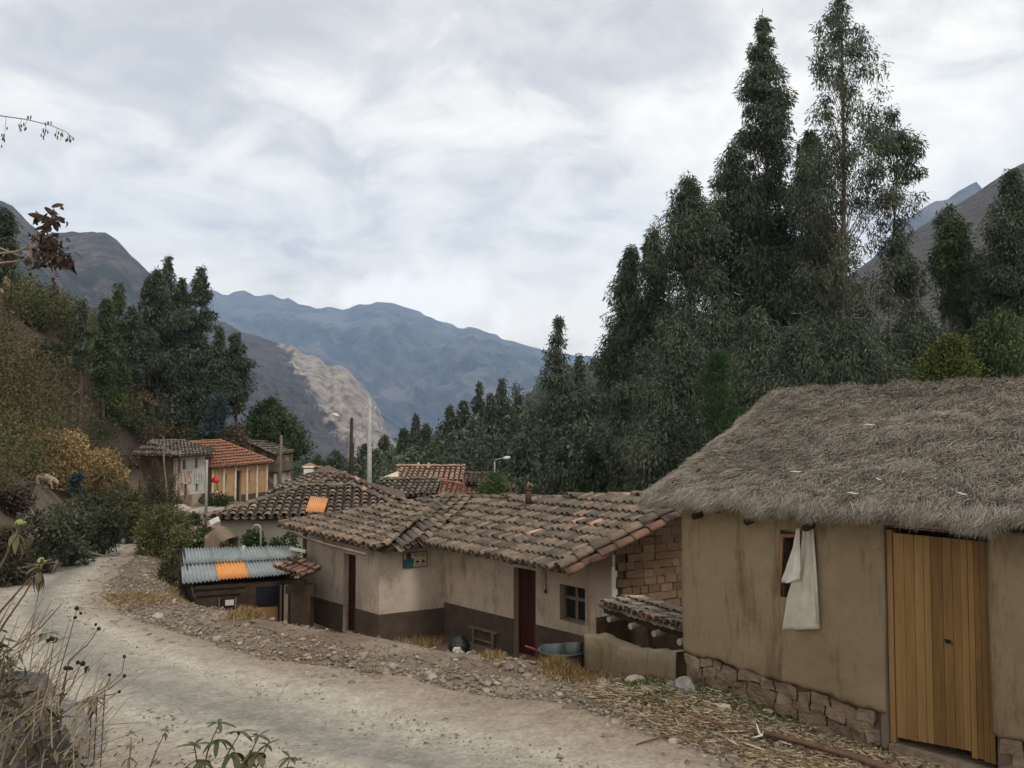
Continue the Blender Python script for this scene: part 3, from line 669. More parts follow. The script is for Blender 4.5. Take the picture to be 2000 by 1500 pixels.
# doors, set back in the reveal, built of boards
def door_in(W, o, nb, mat, parent, label=None):
    fr = MB(); wbox(fr, W, o[0] + .003, o[0] + .05, o[2] + .003, o[3] - .003, -.16, -.20); wbox(fr, W, o[1] - .05, o[1] - .003, o[2] + .003, o[3] - .003, -.16, -.20)
    d_ = fr.build('door', M[mat], parent); offs(d_, parent)
    if label: d_['label'] = label
    w_ = (o[1] - o[0] - .1) / nb
    for k in range(nb):
        m = MB(); wbox(m, W, o[0] + .052 + k * w_, o[0] + .052 + (k + 1) * w_ - .008, o[2] + .01, o[3] - .01, -.175, -.215)
        b_ = m.build('board', M[mat], d_); offs(b_, d_)
    m = MB(); wbox(m, W, o[0] + .06, o[1] - .06, o[2] + .01, o[3] - .01, -.225, -.24); q_ = m.build('back_panel', M['black'], d_); offs(q_, d_)
door_in(w1, d1, 4, 'reddoor', house); door_in(w3, d3, 5, 'reddoor', house)
# window, four leaves and a mullion
def window_in(W, o, parent, mat='darkwood', nx=2, nz=2, depth=.14, pane='black', bar=.035):
    m = MB(); a, b, c, d = o; e = .002
    wbox(m, W, a + e, a + .05, c + e, d - e, -depth, -depth - .05); wbox(m, W, b - .05, b - e, c + e, d - e, -depth, -depth - .05)
    wbox(m, W, a + .052, b - .052, c + e, c + .05, -depth, -depth - .05); wbox(m, W, a + .052, b - .052, d - .05, d - e, -depth, -depth - .05)
    for i in range(1, nx): x = a + (b - a) * i / nx; wbox(m, W, x - bar, x + bar, c + .052, d - .052, -depth - .006, -depth - .046)
    for i in range(1, nz): z = c + (d - c) * (i / nz + (.12 if nz == 2 else 0)); wbox(m, W, a + .052, b - .052, z - bar, z + bar, -depth - .001, -depth - .041)
    f = m.build('window', M[mat], parent); offs(f, parent)
    for i in range(nx):
        for k in range(nz):
            m = MB(); x0, x1 = a + .05 + (b - a - .1) * i / nx, a + .05 + (b - a - .1) * (i + 1) / nx
            zc = c + (d - c) * .62; zl = [(c + .05, zc), (zc, d - .05)] if nz == 2 else [(c + .05, d - .05)]
            wbox(m, W, x0 + .02, x1 - .02, zl[k][0] + .02, zl[k][1] - .02, -depth - .05, -depth - .056)
            p_ = m.build('pane', M[pane], f); offs(p_, f)
window_in(w3, wn, house, 'greywood')
# gable side: exposed adobe bricks
z4 = -1.42
Ea0 = P(548, 1025, 21.4); Ea1 = P(750, 1074, 19.0); E1 = P(838, 1062, 19.8); E2 = P(1101, 1113, 15.2)
R1 = P(925, 976, 22.3); R2 = P(1375, 968, 16.6); PK = P(868, 972, 22.6)
pr_ = np.array([*(p3[:2] + gD * 2.3), ZD]); MAIN = [E1, E2, R2, R1]; zg0, zg1 = bary_z(MAIN, *p3[:2]) - .12, bary_z(MAIN, *pr_[:2]) - .10
mkwall('gable_wall', p3, pr_, zg0, [], 'adobe', zt1=zg1, thick=.35, wav=0, off=-.03); mkwall('gable_wall', pr_, p4, zg1, [], 'adobe', zt1=zg1 - .5, thick=.35, wav=0, off=-.03)
qm = MB(); wbox(qm, w4, -.02, .05, ZF, -2.96, -.2, .018); [wbox(qm, w4, .052, .052 + random.uniform(.02, .10), z_, z_ + .118, -.01, .012) for z_ in np.arange(-4.6, -3.1, .12)]; edge_ = qm.build('plaster_edge', M['plaster_white'], house); offs(edge_, house)
bz = -4.7; row = 0
while bz < -2.0:
    bh = .165; s_ = .08 - (row % 2) * .12 + random.uniform(-.05, .03)
    while s_ < 5.0:
        bl = random.choice([.30, .36, .42, .24, .2]) ; s1_ = min(s_ + bl, 5.1)
        top = zg0 + (zg1 - zg0) * (s_ / 2.3) + .03
        if s_ > .02 and bz + bh < top:
            m = MB(); pr = random.uniform(-.022, -.004)
            c = onwall(w4, (s_ + s1_) / 2, bz + bh / 2, pr); m.box((0, 0, 0), (s1_ - s_ - .012, .09, bh - .012), wax(w4), jit=.022)
            b_ = m.build('brick', M['brick'], house); b_.location = Vector(c) - house.location
            b_.rotation_euler = (random.uniform(-.02, .02), random.uniform(-.03, .03), 0)
        s_ = s1_
    bz += bh; row += 1
m = MB(); wbox(m, w4, 2.0, 3.2, -3.72, -3.62, .03, .09); b_ = m.build('timber', M['darkwood'], house); offs(b_, house)
# back walls
b0 = p0w[:2] + gD * 5; b1 = p4[:2]
m = MB()
for a, b in ((p0w[:2], b0), (b0, b1)):
    dd = unit(b - a); nn = np.array([-dd[1], dd[0]]); c = (a + b) / 2
    m.box((c[0], c[1], (ZF + zT) / 2), (np.linalg.norm(b - a), .3, zT - ZF), np.array([[*dd, 0], [*nn, 0], [0, 0, 1]]))
bw = m.build('rear_wall', M['adobe'], house); offs(bw, house)
# roof corners
Ea0 = P(548, 1025, 21.4); Ea1 = P(750, 1074, 19.0); E1 = P(838, 1062, 19.8); E2 = P(1101, 1113, 15.2)
R1 = P(925, 976, 22.3); R2 = P(1375, 968, 16.6); PK = P(868, 972, 22.6)
# extend the far side of the roof down behind the ridge
bk = np.array([gD[0] * 2.6, gD[1] * 2.6 + 1.6, -.95])
R1b, R2b, Ea0b = R1 + bk, R2 + bk, Ea0 + np.array([3.6, 3.2, -.1])
roof = deck('roof', [[E1, E2, R2, R1], [Ea0, Ea1, PK], [Ea1, E1, R1, PK], [R1, R2, R2b, R1b], [Ea0, PK, R1b, Ea0b]], M['darkwood'], house)
tl = roof_face(house, None, [E1, E2, R2, R1], (E2 - E2)[:2] + (R2 - E2)[:2])
tl += roof_face(house, None, [Ea0, Ea1, PK], (R2 - E2)[:2] * .6 + np.array([.55, 1.2]))
_n = np.cross(R1 - E1, Ea1 - E1); hipd = unit([-.60, .80])
tB = []
fb = [E1, R1, PK, Ea1]
tl += roof_face(house, None, fb, hipd, over=.04, lift=.03, sag=0, scale=1.0, colw=.23)
tl += caps([Ea1 + [0, 0, .06], PK + [0, 0, .04]], scale=1.15)
tl += caps([PK, R1, R1 * .62 + R2 * .38 + [0, 0, -.05], R2], scale=1.1)
tl += caps([Ea0, PK], scale=1.0)
tl += caps([E2 + [.02, -.02, .04], R2 + [.02, -.02, .04]], scale=1.5)
vg_ = caps([E2 + [.14, -.12, -.07], R2 + [.14, -.12, -.07]], scale=1.45)
place_tiles(roof, tl, limit=300)
vme = tile_mat_mesh(M['tile_red'])
for _, mt in vg_:
    o = bpy.data.objects.new('verge_tile', vme); col.objects.link(o); o.parent = roof; o.matrix_local = Matrix.Translation(-house.location) @ mt
# gutter under the left eave and chimney stub
g0, g1 = P(570, 1042, 21.0), P(714, 1083, 18.35)
m = MB(); m.tube([g0, (g0 * .5 + g1 * .5) + [0, 0, -.03], g1], .034, 10); gt = m.build('gutter_pipe', M['greywood'], house, True); offs(gt, house)
c = P(1032, 968, 19.6)
ch = MB(); ch.tube([c + [0, 0, -.2], c + [0, 0, .14]], .075, 10); ch.tube([c + [0, 0, .14], c + [0, 0, .16]], .10, 10)
o_ = ch.build('chimney', M['rust'], house, True); offs(o_, house)
ch = MB(); ch.tube([c + [-.02, 0, .16], c + [.01, 0, .30], c + [.10, 0, .22]], [.05, .045, .03], 8); o2 = ch.build('cowl', M['tile_old'], o_, True); offs(o2, o_)
# light flex by the door
s_, z_ = wpx(w3, 1067, 1112); s2_, z2_ = wpx(w3, 1068, 1152)
m = MB(); m.tube([onwall(w3, s_, z_, .02), onwall(w3, s_ + .01, (z_ + z2_) / 2, .03), onwall(w3, s2_, z2_, .03)], .008, 5)
f_ = m.build('cable', M['darkwood'], house); offs(f_, house)
m = MB(); m.ball(onwall(w3, s2_, z2_ - .03, .045), (.03, .03, .045)); f2 = m.build('socket', M['darkwood'], f_); offs(f2, f_)
# door step and yard slab
yard = MB(); a = onwall(w1, .2, ZF, .5); 
# sign
sg0, sgz0 = wpx(w2, 787, 1080); sg1, _ = wpx(w2, 833, 1077); _, sgz1 = wpx(w2, 787, 1109)
sign = empty('campaign_sign', onwall(w2, (sg0 + sg1) / 2, sgz1, .0), 'small printed sign with a bust portrait and two black triangles under the eave', 'sign')
m = MB(); wbox(m, w2, sg0, sg1, sgz1, sgz0, .012, .03); o = m.build('panel', ramp_mat('sign_paper', [(.3, (.40, .32, .25)), (.7, (.46, .38, .30))], scale=5), sign); offs(o, sign)
sw, sh = sg1 - sg0, sgz0 - sgz1
def flatpoly(pts, W, o0, o1):
    m = MB(); n = len(pts)
    m.add([onwall(W, sg0 + sw * a, sgz1 + sh * b, o1) for a, b in pts] + [onwall(W, sg0 + sw * a, sgz1 + sh * b, o0) for a, b in pts], [tuple(range(n)), tuple(range(2 * n - 1, n - 1, -1))] + [(i, (i + 1) % n, n + (i + 1) % n, n + i) for i in range(n)]); return m
def sgp(name, pts, c, o1=.034):
    o = flatpoly(pts, w2, .0305, o1).build(name, c, sign); offs(o, sign); return o
navy = flat('sign_navy', (.03, .10, .13)); dk = flat('sign_dark', (.05, .025, .03))
sgp('portrait', [(.02, .02), (.42, .02), (.46, .52), (.34, .66), (.14, .66), (.03, .5)], navy)
sgp('portrait', [(.12, .92), (.12, .72), (.17, .62), (.26, .60), (.32, .70), (.33, .93), (.24, .97), (.17, .97)], dk, .037)
sgp('triangle', [(.50, .28), (.68, .28), (.60, .50)], M['black']); sgp('triangle', [(.75, .28), (.93, .28), (.84, .50)], M['black'])
def words_(a0, a1, b0, b1, n, c):
    x = a0; k = 0
    while x < a1:
        w_ = (a1 - a0) / n * random.uniform(.55, .85)
        if k != n // 2: sgp('lettering', [(x, b0), (x + w_, b0), (x + w_, b1), (x, b1)], c)
        x += (a1 - a0) / n; k += 1
words_(.42, .93, .80, .88, 11, dk); words_(.46, .93, .70, .745, 13, dk); words_(.50, .93, .13, .17, 13, dk)
m = MB()
for (a, b, c, d) in ((0, 1, -.02, .02), (0, 1, .98, 1.02), (-.01, .015, .02, .98), (.985, 1.01, .02, .98)):
    wbox(m, w2, sg0 + sw * a, sg0 + sw * b, sgz1 + sh * c, sgz1 + sh * d, .005, .04)
o = m.build('frame', dk, sign); offs(o, sign)
# bag
def lumpbag(name, loc, r, mat, seed):
    bm = bmesh.new(); bmesh.ops.create_icosphere(bm, subdivisions=3, radius=1)
    for v in bm.verts:
        p = v.co.copy(); k = 1 + .22 * mn.noise(p * 2.3 + Vector((seed, 0, 0))) + .10 * mn.noise(p * 6 + Vector((0, seed, 0)))
        tp = 1 - .45 * max(0, p.z) ** 1.2; v.co = Vector((p.x * r[0] * k * tp, p.y * r[1] * k * tp, max(p.z * r[2] * k, -.55 * r[2])))
    me = bpy.data.meshes.new(name); bm.to_mesh(me); bm.free(); o = link(name, me, mat, smooth=True); o.location = loc; return o
bp_ = P(897, 1243, 18.75); bp_[2] = hz(bp_[0], bp_[1])
plast = ramp_mat('black_plastic', [(.3, (.02, .024, .026)), (.7, (.05, .06, .065))], scale=6, rough=.35, spec=.5, bump=.8, bscale=9, bdist=.05)
o = lumpbag('refuse_bag', Vector(bp_) + Vector((0, .1, .12)), (.24, .2, .26), plast, 3); tag(o, 'black plastic bag slumped on the yard floor by the inner corner', 'bag')
# low bench
bb = Pz(948, 1262, ZF)
bench = empty('wooden_bench', [bb[0], bb[1], hz(bb[0], bb[1]) - .02], 'low rough wooden bench standing against the dark dado', 'bench')
bd_ = np.array([*dW, 0.]); bn_ = np.array([-dW[1], dW[0], 0.])
ax_ = np.array([bd_, bn_, [0, 0, 1]])
m = MB(); m.box((0, .0, .42), (.95, .2, .045), ax_); m.build('seat', M['greywood'], bench)
for k in (-.33, .33):
    for j in (-.07, .07):
        m = MB(); m.box(bd_ * k + bn_ * j + [0, 0, .2], (.055, .05, .395), ax_); m.build('leg', M['greywood'], bench)
m = MB(); m.box(np.array([0, 0, .17]) + bn_ * -.07, (.6, .03, .04), ax_); m.build('stretcher', M['greywood'], bench)

# ------------------------------------------------------------------ drum with bent sheets by the ruined wall
dp = P(1098, 1296, 11.15)
drum = empty('cut_drum', (dp[0], dp[1], hz(dp[0], dp[1]) - .04), 'rusty cut drum holding two bent blue-grey metal sheets beside the broken mud wall', 'drum')
def openring(r0, r1, z0, z1, a0, a1, n, th=.012, c=(0, 0)):
    m = MB(); vs = []
    for i in range(n + 1):
        a = a0 + (a1 - a0) * i / n
        for (r, z) in ((r0, z0), (r1, z1), (r1 - th, z1), (r0 - th, z0)): vs.append((c[0] + r * math.cos(a), c[1] + r * math.sin(a), z))
    fs = []
    for i in range(n):
        for k in range(4): fs.append((4 * i + k, 4 * i + (k + 1) % 4, 4 * i + 4 + (k + 1) % 4, 4 * i + 4 + k))
    fs += [(0, 1, 2, 3), tuple(4 * n + k for k in (3, 2, 1, 0))]
    return m.add(vs, fs)
openring(.27, .31, 0, .36, 0, 2 * math.pi, 24).build('shell', M['rust'], drum, True)
openring(.325, .325, .35, .375, 0, 2 * math.pi, 24, .03).build('rim', M['tin'], drum, True)
m = MB(); m.tube([(0, 0, .02), (0, 0, .04)], .25, 20); m.build('bottom', M['rust'], drum)
def bentsheet(cx, a0, a1, r, z1, nm):
    vs = []; n = 14; m = MB()
    for i in range(n + 1):
        t = i / n; a = a0 + (a1 - a0) * t; zt_ = .30 + z1 * math.sin(math.pi * (t * .8 + .1)) ** .35
        for (rr, z) in ((r, .15), (r + .03, zt_), (r + .018, zt_), (r - .012, .15)): vs.append((cx + rr * math.cos(a), .02 + rr * math.sin(a), z))
    fs = []
    for i in range(n):
        for k in range(4): fs.append((4 * i + k, 4 * i + (k + 1) % 4, 4 * i + 4 + (k + 1) % 4, 4 * i + 4 + k))
    fs += [(0, 1, 2, 3), tuple(4 * n + k for k in (3, 2, 1, 0))]
    m.add(vs, fs).build(nm, M['tin'], drum, True)
bentsheet(-.12, R(185), R(355), .15, .19, 'sheet'); bentsheet(.14, R(190), R(350), .14, .21, 'sheet')
m = MB(); m.tube([(-.28, -.05, .33), (-.42, -.10, .42), (-.50, -.12, .45)], .018, 6); m.build('handle', M['red'], drum, True)

drum.scale = (1.0, .9, .95)
# ------------------------------------------------------------------ ruined mud wall
def mudwall(name, path, thick, label, mat='mud', seed=0):
    """path: (x, y, zbase, ztop)"""
    pts = []; n_ = len(path)
    for (a, b) in zip(path[:-1], path[1:]):
        k = max(2, int(np.hypot(b[0] - a[0], b[1] - a[1]) / .06))
        for i in range(k): pts.append(np.array(a) + (np.array(b) - np.array(a)) * i / k)
    pts.append(np.array(path[-1])); m = MB(); rows = 9; n = len(pts); prof = 2 * rows + 1
    for i, p in enumerate(pts):
        t = unit((pts[min(i + 1, n - 1)] - pts[max(i - 1, 0)])[:2]); nn = np.array([-t[1], t[0]])
        h = p[3] - p[2] + .03 * mn.noise((p[0] * 3, p[1] * 3, seed)) + .03 * mn.noise((p[0] * 11, p[1] * 11, seed))
        for k in range(prof):
            u = k / (prof - 1); side = 1 if u < .5 else -1; v = 1 - abs(u - .5) * 2
            zz = p[2] + h * min(1, v * 1.12); hw = thick / 2 * (1.15 - .25 * v) * (1 - max(0, (v - .86) / .14) ** 2)
            q = p[:2] + nn * side * (hw + .02 * mn.noise((p[0] * 3, p[1] * 3, zz * 3 + seed)) + .012 * mn.noise((p[0] * 15, p[1] * 15, zz * 15)))
            if k == rows: q = p[:2]
            m.v.append((q[0], q[1], zz))
    for i in range(n - 1):
        for k in range(prof - 1): a = i * prof + k; m.f.append((a, a + 1, a + prof + 1, a + prof))
    m.f.append(tuple(range(prof))); m.f.append(tuple((n - 1) * prof + k for k in range(prof))[::-1])
    o = m.build(name, M[mat], None, True); tag(o, label, 'wall'); return o
wa, wb, wc, wd = P(1140, 1300, 11.0), P(1215, 1300, 11.0), P(1262, 1300, 10.6), P(1345, 1300, 9.6)
mudwall('broken_mud_wall', [(wa[0], wa[1], -3.95, P(1140, 1240, 11.0)[2]), (wa[0] * .45 + wb[0] * .55, wa[1], -3.95, P(1180, 1241, 11.0)[2]), (wb[0], wb[1] - .1, -3.9, P(1215, 1258, 10.9)[2]), (wc[0], wc[1], -3.85, P(1262, 1272, 10.6)[2]), (wd[0], wd[1], -3.7, P(1345, 1270, 9.6)[2])], .34, 'low broken mud wall crumbling between the drum and the thatched hut', 'mud', 4)

# ------------------------------------------------------------------ tiled lean-to pen
la, lb = P(1176, 1183, 13.6), P(1352, 1236, 11.6)
lean = empty('tiled_pen', (la[0], la[1], ZF), 'low dark animal pen with a short tile roof on round log ends', 'pen')
lu = np.array([.62, .5, .02]); la2, lb2 = la + lu * 1.0, lb + lu * 1.0
rf = deck('roof', [[la, lb, lb2, la2]], M['darkwood'], lean, .04)
tl = roof_face(lean, None, [la, lb, lb2, la2], lu[:2], colw=.15, roww=.30, scale=.85, sag=.02, over=.05)
place_tiles(rf, tl, 'tile_old', limit=60)
ld = unit(lb - la); lnn = np.array([-ld[1], ld[0], 0]); lnn = lnn if lnn[1] < 0 else -lnn
for k in range(4):
    c = la + (lb - la) * (.13 + k * .26) + [0, 0, -.16]
    m = MB(); m.tube([c + np.array([-lu[0], -lu[1], 0]) * .10, c + np.array([lu[0], lu[1], 0]) * 1.0], .05, 10); lg = m.build('log', M['bark_pale'], lean, True); offs(lg, lean)
    m = MB(); e_ = c + np.array([-lu[0], -lu[1], 0]) * .10; m.tube([e_ - lu * .001, e_ - lu * .008], .044, 10); q_ = m.build('cut_end', M['rockp'], lg); offs(q_, lg)
m = MB(); c = (la + lb) / 2 + [0, 0, -.09]; m.box(c + lu * .1, (np.linalg.norm(lb - la) * 1.0, .08, .07), np.array([ld, lnn, [0, 0, 1]])); q_ = m.build('beam', M['darkwood'], lean); offs(q_, lean)
m = MB(); 
c = (la2 + lb2) / 2 + np.array([.35, .3, 0]); m.box((c[0], c[1], -4.2), (np.linalg.norm(lb - la) + .6, .25, 2.1), np.array([unit([ld[0], ld[1], 0]), lnn, [0, 0, 1]]))
q_ = m.build('rear_wall', M['adobe'], lean); offs(q_, lean)
m = MB()
for c_ in (la + lu * .55 + [.03, .1, 0],): m.box((c_[0], c_[1], -4.25), (.22, .95, 2.0), np.array([[lnn[0], lnn[1], 0], unit([lu[0], lu[1], 0]), [0, 0, 1]]))
q_ = m.build('side_wall', M['adobe'], lean); offs(q_, lean)

# ------------------------------------------------------------------ shed with a corrugated roof
sTL, sTR, sBR, sBL = P(356, 1073, 22.3), P(574, 1068, 21.6), P(598, 1118, 20.2), P(361, 1139, 19.4)
shed = empty('metal_roof_shed', (sBL[0], sBL[1], ZF), 'dark adobe shed roofed with grey corrugated sheets and one orange sheet', 'shed')
def corr(quad, n_w, parent, name, mat, lift=0, amp=.022, rows=3):
    A, B, C_, D = quad  # A top-left B top-right C bottom-right D bottom-left
    nu = n_w * 6; vs = []
    nrm = unit(np.cross(B - A, D - A)); nrm = nrm if nrm[2] > 0 else -nrm
    for s_ in (0, 1):
        for j in range(rows + 1):
            for i in range(nu + 1):
                u, v = i / nu, j / rows; p = (A * (1 - u) + B * u) * (1 - v) + (D * (1 - u) + C_ * u) * v
                vs.append(p + nrm * (amp * math.cos(2 * math.pi * i / 6) + lift - s_ * .006 + .012 * mn.noise((u * 6, v * 3, lift * 50))))
    n1 = (nu + 1) * (rows + 1); fs = []
    for j in range(rows):
        for i in range(nu):
            a = j * (nu + 1) + i; fs.append((a, a + 1, a + nu + 2, a + nu + 1)); fs.append((n1 + a, n1 + a + nu + 1, n1 + a + nu + 2, n1 + a + 1))
    for i in range(nu): 
        for j0 in (0, rows): a = j0 * (nu + 1) + i; fs.append((a, n1 + a, n1 + a + 1, a + 1))
    m = MB(); m.add(vs, fs); o = m.build(name, M[mat], parent, True); offs(o, parent); return o
def lerp4(u0, u1, v0, v1):
    f = lambda u, v: (sTL * (1 - u) + sTR * u) * (1 - v) + (sBL * (1 - u) + sBR * u) * v
    return [f(u0, v0), f(u1, v0), f(u1, v1), f(u0, v1)]
for k, (u0, u1) in enumerate(((0, .26), (.255, .50), (.495, .75), (.745, 1.0))): corr(lerp4(u0, u1, 0, .50), 9, shed, 'roof_sheet', 'metal', .03 + .004 * (k % 2))
for k, (u0, u1, mt_) in enumerate(((-.02, .275, 'metal'), (.27, .52, 'orange'), (.515, .77, 'metal'), (.765, 1.0, 'metal'))):
    o = corr(lerp4(u0, u1, .43, 1.0), 9, shed, 'roof_sheet', mt_, .0 + (.012 if mt_ == 'orange' else .004 * (k % 2)))
    if mt_ == 'orange': o['label'] = 'bright orange translucent roof sheet'
m = MB()
for a, b in ((sBL + [.15, .25, 0], sBR + [-.1, .25, 0]), (sTL + [.15, -.2, 0], sTR + [-.1, -.2, 0])):
    d_ = unit((b - a)[:2]); 
    m.box(((a + b) / 2)[0:2].tolist() + [(a[2] + b[2]) / 2 - .55 - .8], (np.linalg.norm((b - a)[:2]), .22, 2.4), np.array([[*d_, 0], [-d_[1], d_[0], 0], [0, 0, 1]]))
for a, b in ((sBL + [.15, .35, 0], sTL + [.15, -.3, 0]),):
    d_ = unit((b - a)[:2]); m.box(((a + b) / 2)[0:2].tolist() + [-4.75], (np.linalg.norm((b - a)[:2]), .22, 1.5), np.array([[*d_, 0], [-d_[1], d_[0], 0], [0, 0, 1]]))
o = m.build('wall', M['adobe_dark'], shed); offs(o, shed)
ws = wplane(sBL + [.15, .25, 0], sBR + [-.1, .25, 0])
def wpan(px0, px1, py0, py1, nm, mat, o0=.115, o1=.16, parent=shed):
    a, z0 = wpx(ws, px0, py1); b, z1 = wpx(ws, px1, py0); m = MB(); wbox(m, ws, a, b, z0, z1, o0, o1); o = m.build(nm, M[mat], parent); offs(o, parent); return o
wpan(372, 480, 1142, 1150, 'log', 'darkwood'); wpan(385, 470, 1156, 1162, 'log', 'darkwood')
wpan(427, 462, 1166, 1182, 'window', 'black'); wpan(427, 430, 1164, 1184, 'window_post', 'greywood', .165, .19); wpan(459, 462, 1164, 1184, 'window_post', 'greywood', .165, .19); wpan(440, 457, 1168, 1180, 'paper_scrap', 'cloth', .165, .172)
blue = flat('dark_interior', (.006, .007, .012)); M['blue'] = blue  # near-black panel standing in for the shaded interior by the door
wpan(500, 545, 1142, 1180, 'interior_shade_panel', 'blue'); wpan(500, 542, 1182, 1216, 'board_door', 'framewood'); wpan(545, 550, 1140, 1222, 'door_post', 'greywood', .115, .2)
# the pole leaning over the shed roof
a, b = P(357, 1072, 22.3), P(379, 1168, 18.9)
m = MB(); m.tube([a + [0, 0, .07], a * .45 + b * .55 + [0, 0, .07], b], .022, 6); o = m.build('leaning_pole', M['darkwood'], None, True); tag(o, 'thin dark pole laid down the left end of the corrugated roof', 'pole')
# vent pipe and hooked steel pipe behind/through the roof
c = P(474, 1082, 21.4); m = MB(); m.tube([c + [0, 0, -.3], c + [0.02, 0, .22]], .045, 8); o = m.build('vent_pipe', M['steel'], None, True); tag(o, 'short stub vent pipe poking out of the corrugated roof', 'pipe')
c = P(509, 1074, 21.8)
m = MB(); pts = [c + [0, 0, -.3], c + [0, 0, .55]] + [c + [-.11 + .11 * math.cos(t), 0, .55 + .11 * math.sin(t)] for t in np.linspace(.3, math.pi + .3, 7)]
m.tube(pts, .02, 6); o = m.build('hooked_pipe', M['steel'], None, True); tag(o, 'pale steel pipe with a hooked top rising behind the corrugated roof', 'pipe')
# white gutter end between shed and house
a, b = P(568, 1072, 21.2), P(597, 1077, 20.9); m = MB(); m.tube([a, b], .05, 8); o = m.build('plastic_gutter', M['white'], None, True); tag(o, 'short white plastic gutter between the corrugated roof and the house', 'gutter')
# small tiled cap on the side wall, on a post
ca, cb_ = P(534, 1103, 19.4), P(595, 1127, 18.9)
cap = empty('tiled_wall_stub', ((ca[0] + cb_[0]) / 2, (ca[1] + cb_[1]) / 2, ZF), 'short mud wall stub with an orange tile cap between shed and house', 'wall')
cu = np.array([.25, .55, .12]); rf = deck('roof', [[ca, cb_, cb_ + cu, ca + cu]], M['darkwood'], cap, .06)
place_tiles(rf, roof_face(cap, None, [ca, cb_, cb_ + cu, ca + cu], cu[:2], colw=.22, roww=.3, scale=.7, over=.05), 'tile_red', limit=40)
m = MB(); c = (ca + cb_) / 2 + cu * .5; m.box((c[0] + .12, c[1], -4.62), (.45, .35, 1.2), None, jit=.05); m.box((c[0] + .1, c[1], -3.98), (.66, .32, .22), None, jit=.06); o = m.build('wall', M['adobe_dark'], cap); offs(o, cap)
m = MB(); m.box((c[0] - .22, c[1] - .1, -4.6), (.09, .09, 1.5)); o = m.build('post', M['greywood'], cap); offs(o, cap)
# ------------------------------------------------------------------ thatched hut
hA, hB = P(1337, 1372, 8.95), P(1742, 1440, 7.35)
dH = unit((hB - hA)[:2]); hC = hA[:2] + dH * 6.2
wh = wplane(hA, hC)
hut = empty('thatched_hut', (hA[0], hA[1], -3.1), 'mud-plastered adobe hut with a shaggy grey thatch and a yellow plank door', 'hut')
hzT = P(1337, 985, 8.95)[2]
dsa, dzt = wpx(wh, 1728, 1030); dsb, _ = wpx(wh, 1934, 1046); _, dzb = wpx(wh, 1742, 1440)
dsb = min(dsb, dsa + 1.02)
dop = (dsa, dsb, -3.6, dzt)
wsa, wz1 = wpx(wh, 1524, 1040); wsb, wz0 = wpx(wh, 1592, 1178)
wop = (wsa, wsb, wz0, wz1)
o, *_ = wallbox('wall', hA, hC, -3.8, hzT, .42, [dop, wop], M['footing'], hut, off=-.05, wav=0); offs(o, hut)
# plaster skin: fine grid with a ragged lower edge
pl = MB(); L_ = np.linalg.norm(hC - hA[:2]); nU = int(L_ / .05); nV = 46
c0 = [(1337, 1268), (1362, 1282), (1400, 1286), (1440, 1306), (1480, 1316), (1520, 1332), (1560, 1340), (1600, 1350), (1650, 1372), (1700, 1382), (1735, 1392)]
cs = [wpx(wh, *q) for q in c0]; cs.append((L_, cs[-1][1] + .0)); cs.insert(-1, (dsb, wpx(wh, 1950, 1435)[1]))
ids = {}
def bot(s): return np.interp(s, [q[0] for q in cs], [q[1] for q in cs]) + .035 * mn.noise((s * 7, 0, 1)) + .02 * mn.noise((s * 22, 0, 5))
for i in range(nU + 1):
    s = L_ * i / nU; b_ = bot(s)
    for j in range(nV + 1):
        z = b_ + (hzT + .02 - b_) * j / nV
        off = .0 + .022 * mn.noise((s * .9, z * .9, 3)) + .008 * mn.noise((s * 4, z * 4, 7)) + .003 * mn.noise((s * 15, z * 15, 7))
        if j == 0: off -= .012
        ids[i, j] = len(pl.v); pl.v.append(tuple(onwall(wh, s, z, off)))
for i in range(nU):
    for j in range(nV):
        s = L_ * (i + .5) / nU; b_ = bot(s); z = b_ + (hzT - b_) * (j + .5) / nV
        if (dop[0] < s < dop[1] and z < dop[3]) or (wop[0] < s < wop[1] and wop[2] < z < wop[3]): continue
        pl.f.append((ids[i, j], ids[i + 1, j], ids[i + 1, j + 1], ids[i, j + 1]))
o = pl.build('plaster', M['mud'], hut, True); sl = o.modifiers.new('thickness', 'SOLIDIFY'); sl.thickness = .04; sl.offset = 0; offs(o, hut)
# left side wall (short end) and rear
nH = -wh[3]
for (a, b, nm) in ((hA[:2], hA[:2] + nH * 4.6, 'side_wall'), (hA[:2] + nH * 4.6, hC + nH * 4.6, 'rear_wall')):
    dd = unit(b - a); nn = np.array([-dd[1], dd[0]]); c = (a + b) / 2 + (dH * .215 if nm == 'side_wall' else 0)
    m = MB(); m.box((c[0] + nH[0] * .2, c[1] + nH[1] * .2, (hzT - 4.9) / 2), (np.linalg.norm(b - a) - .1, .40, hzT + 4.9), np.array([[*dd, 0], [*nn, 0], [0, 0, 1]])); o = m.build(nm, M['mud'], hut); offs(o, hut)
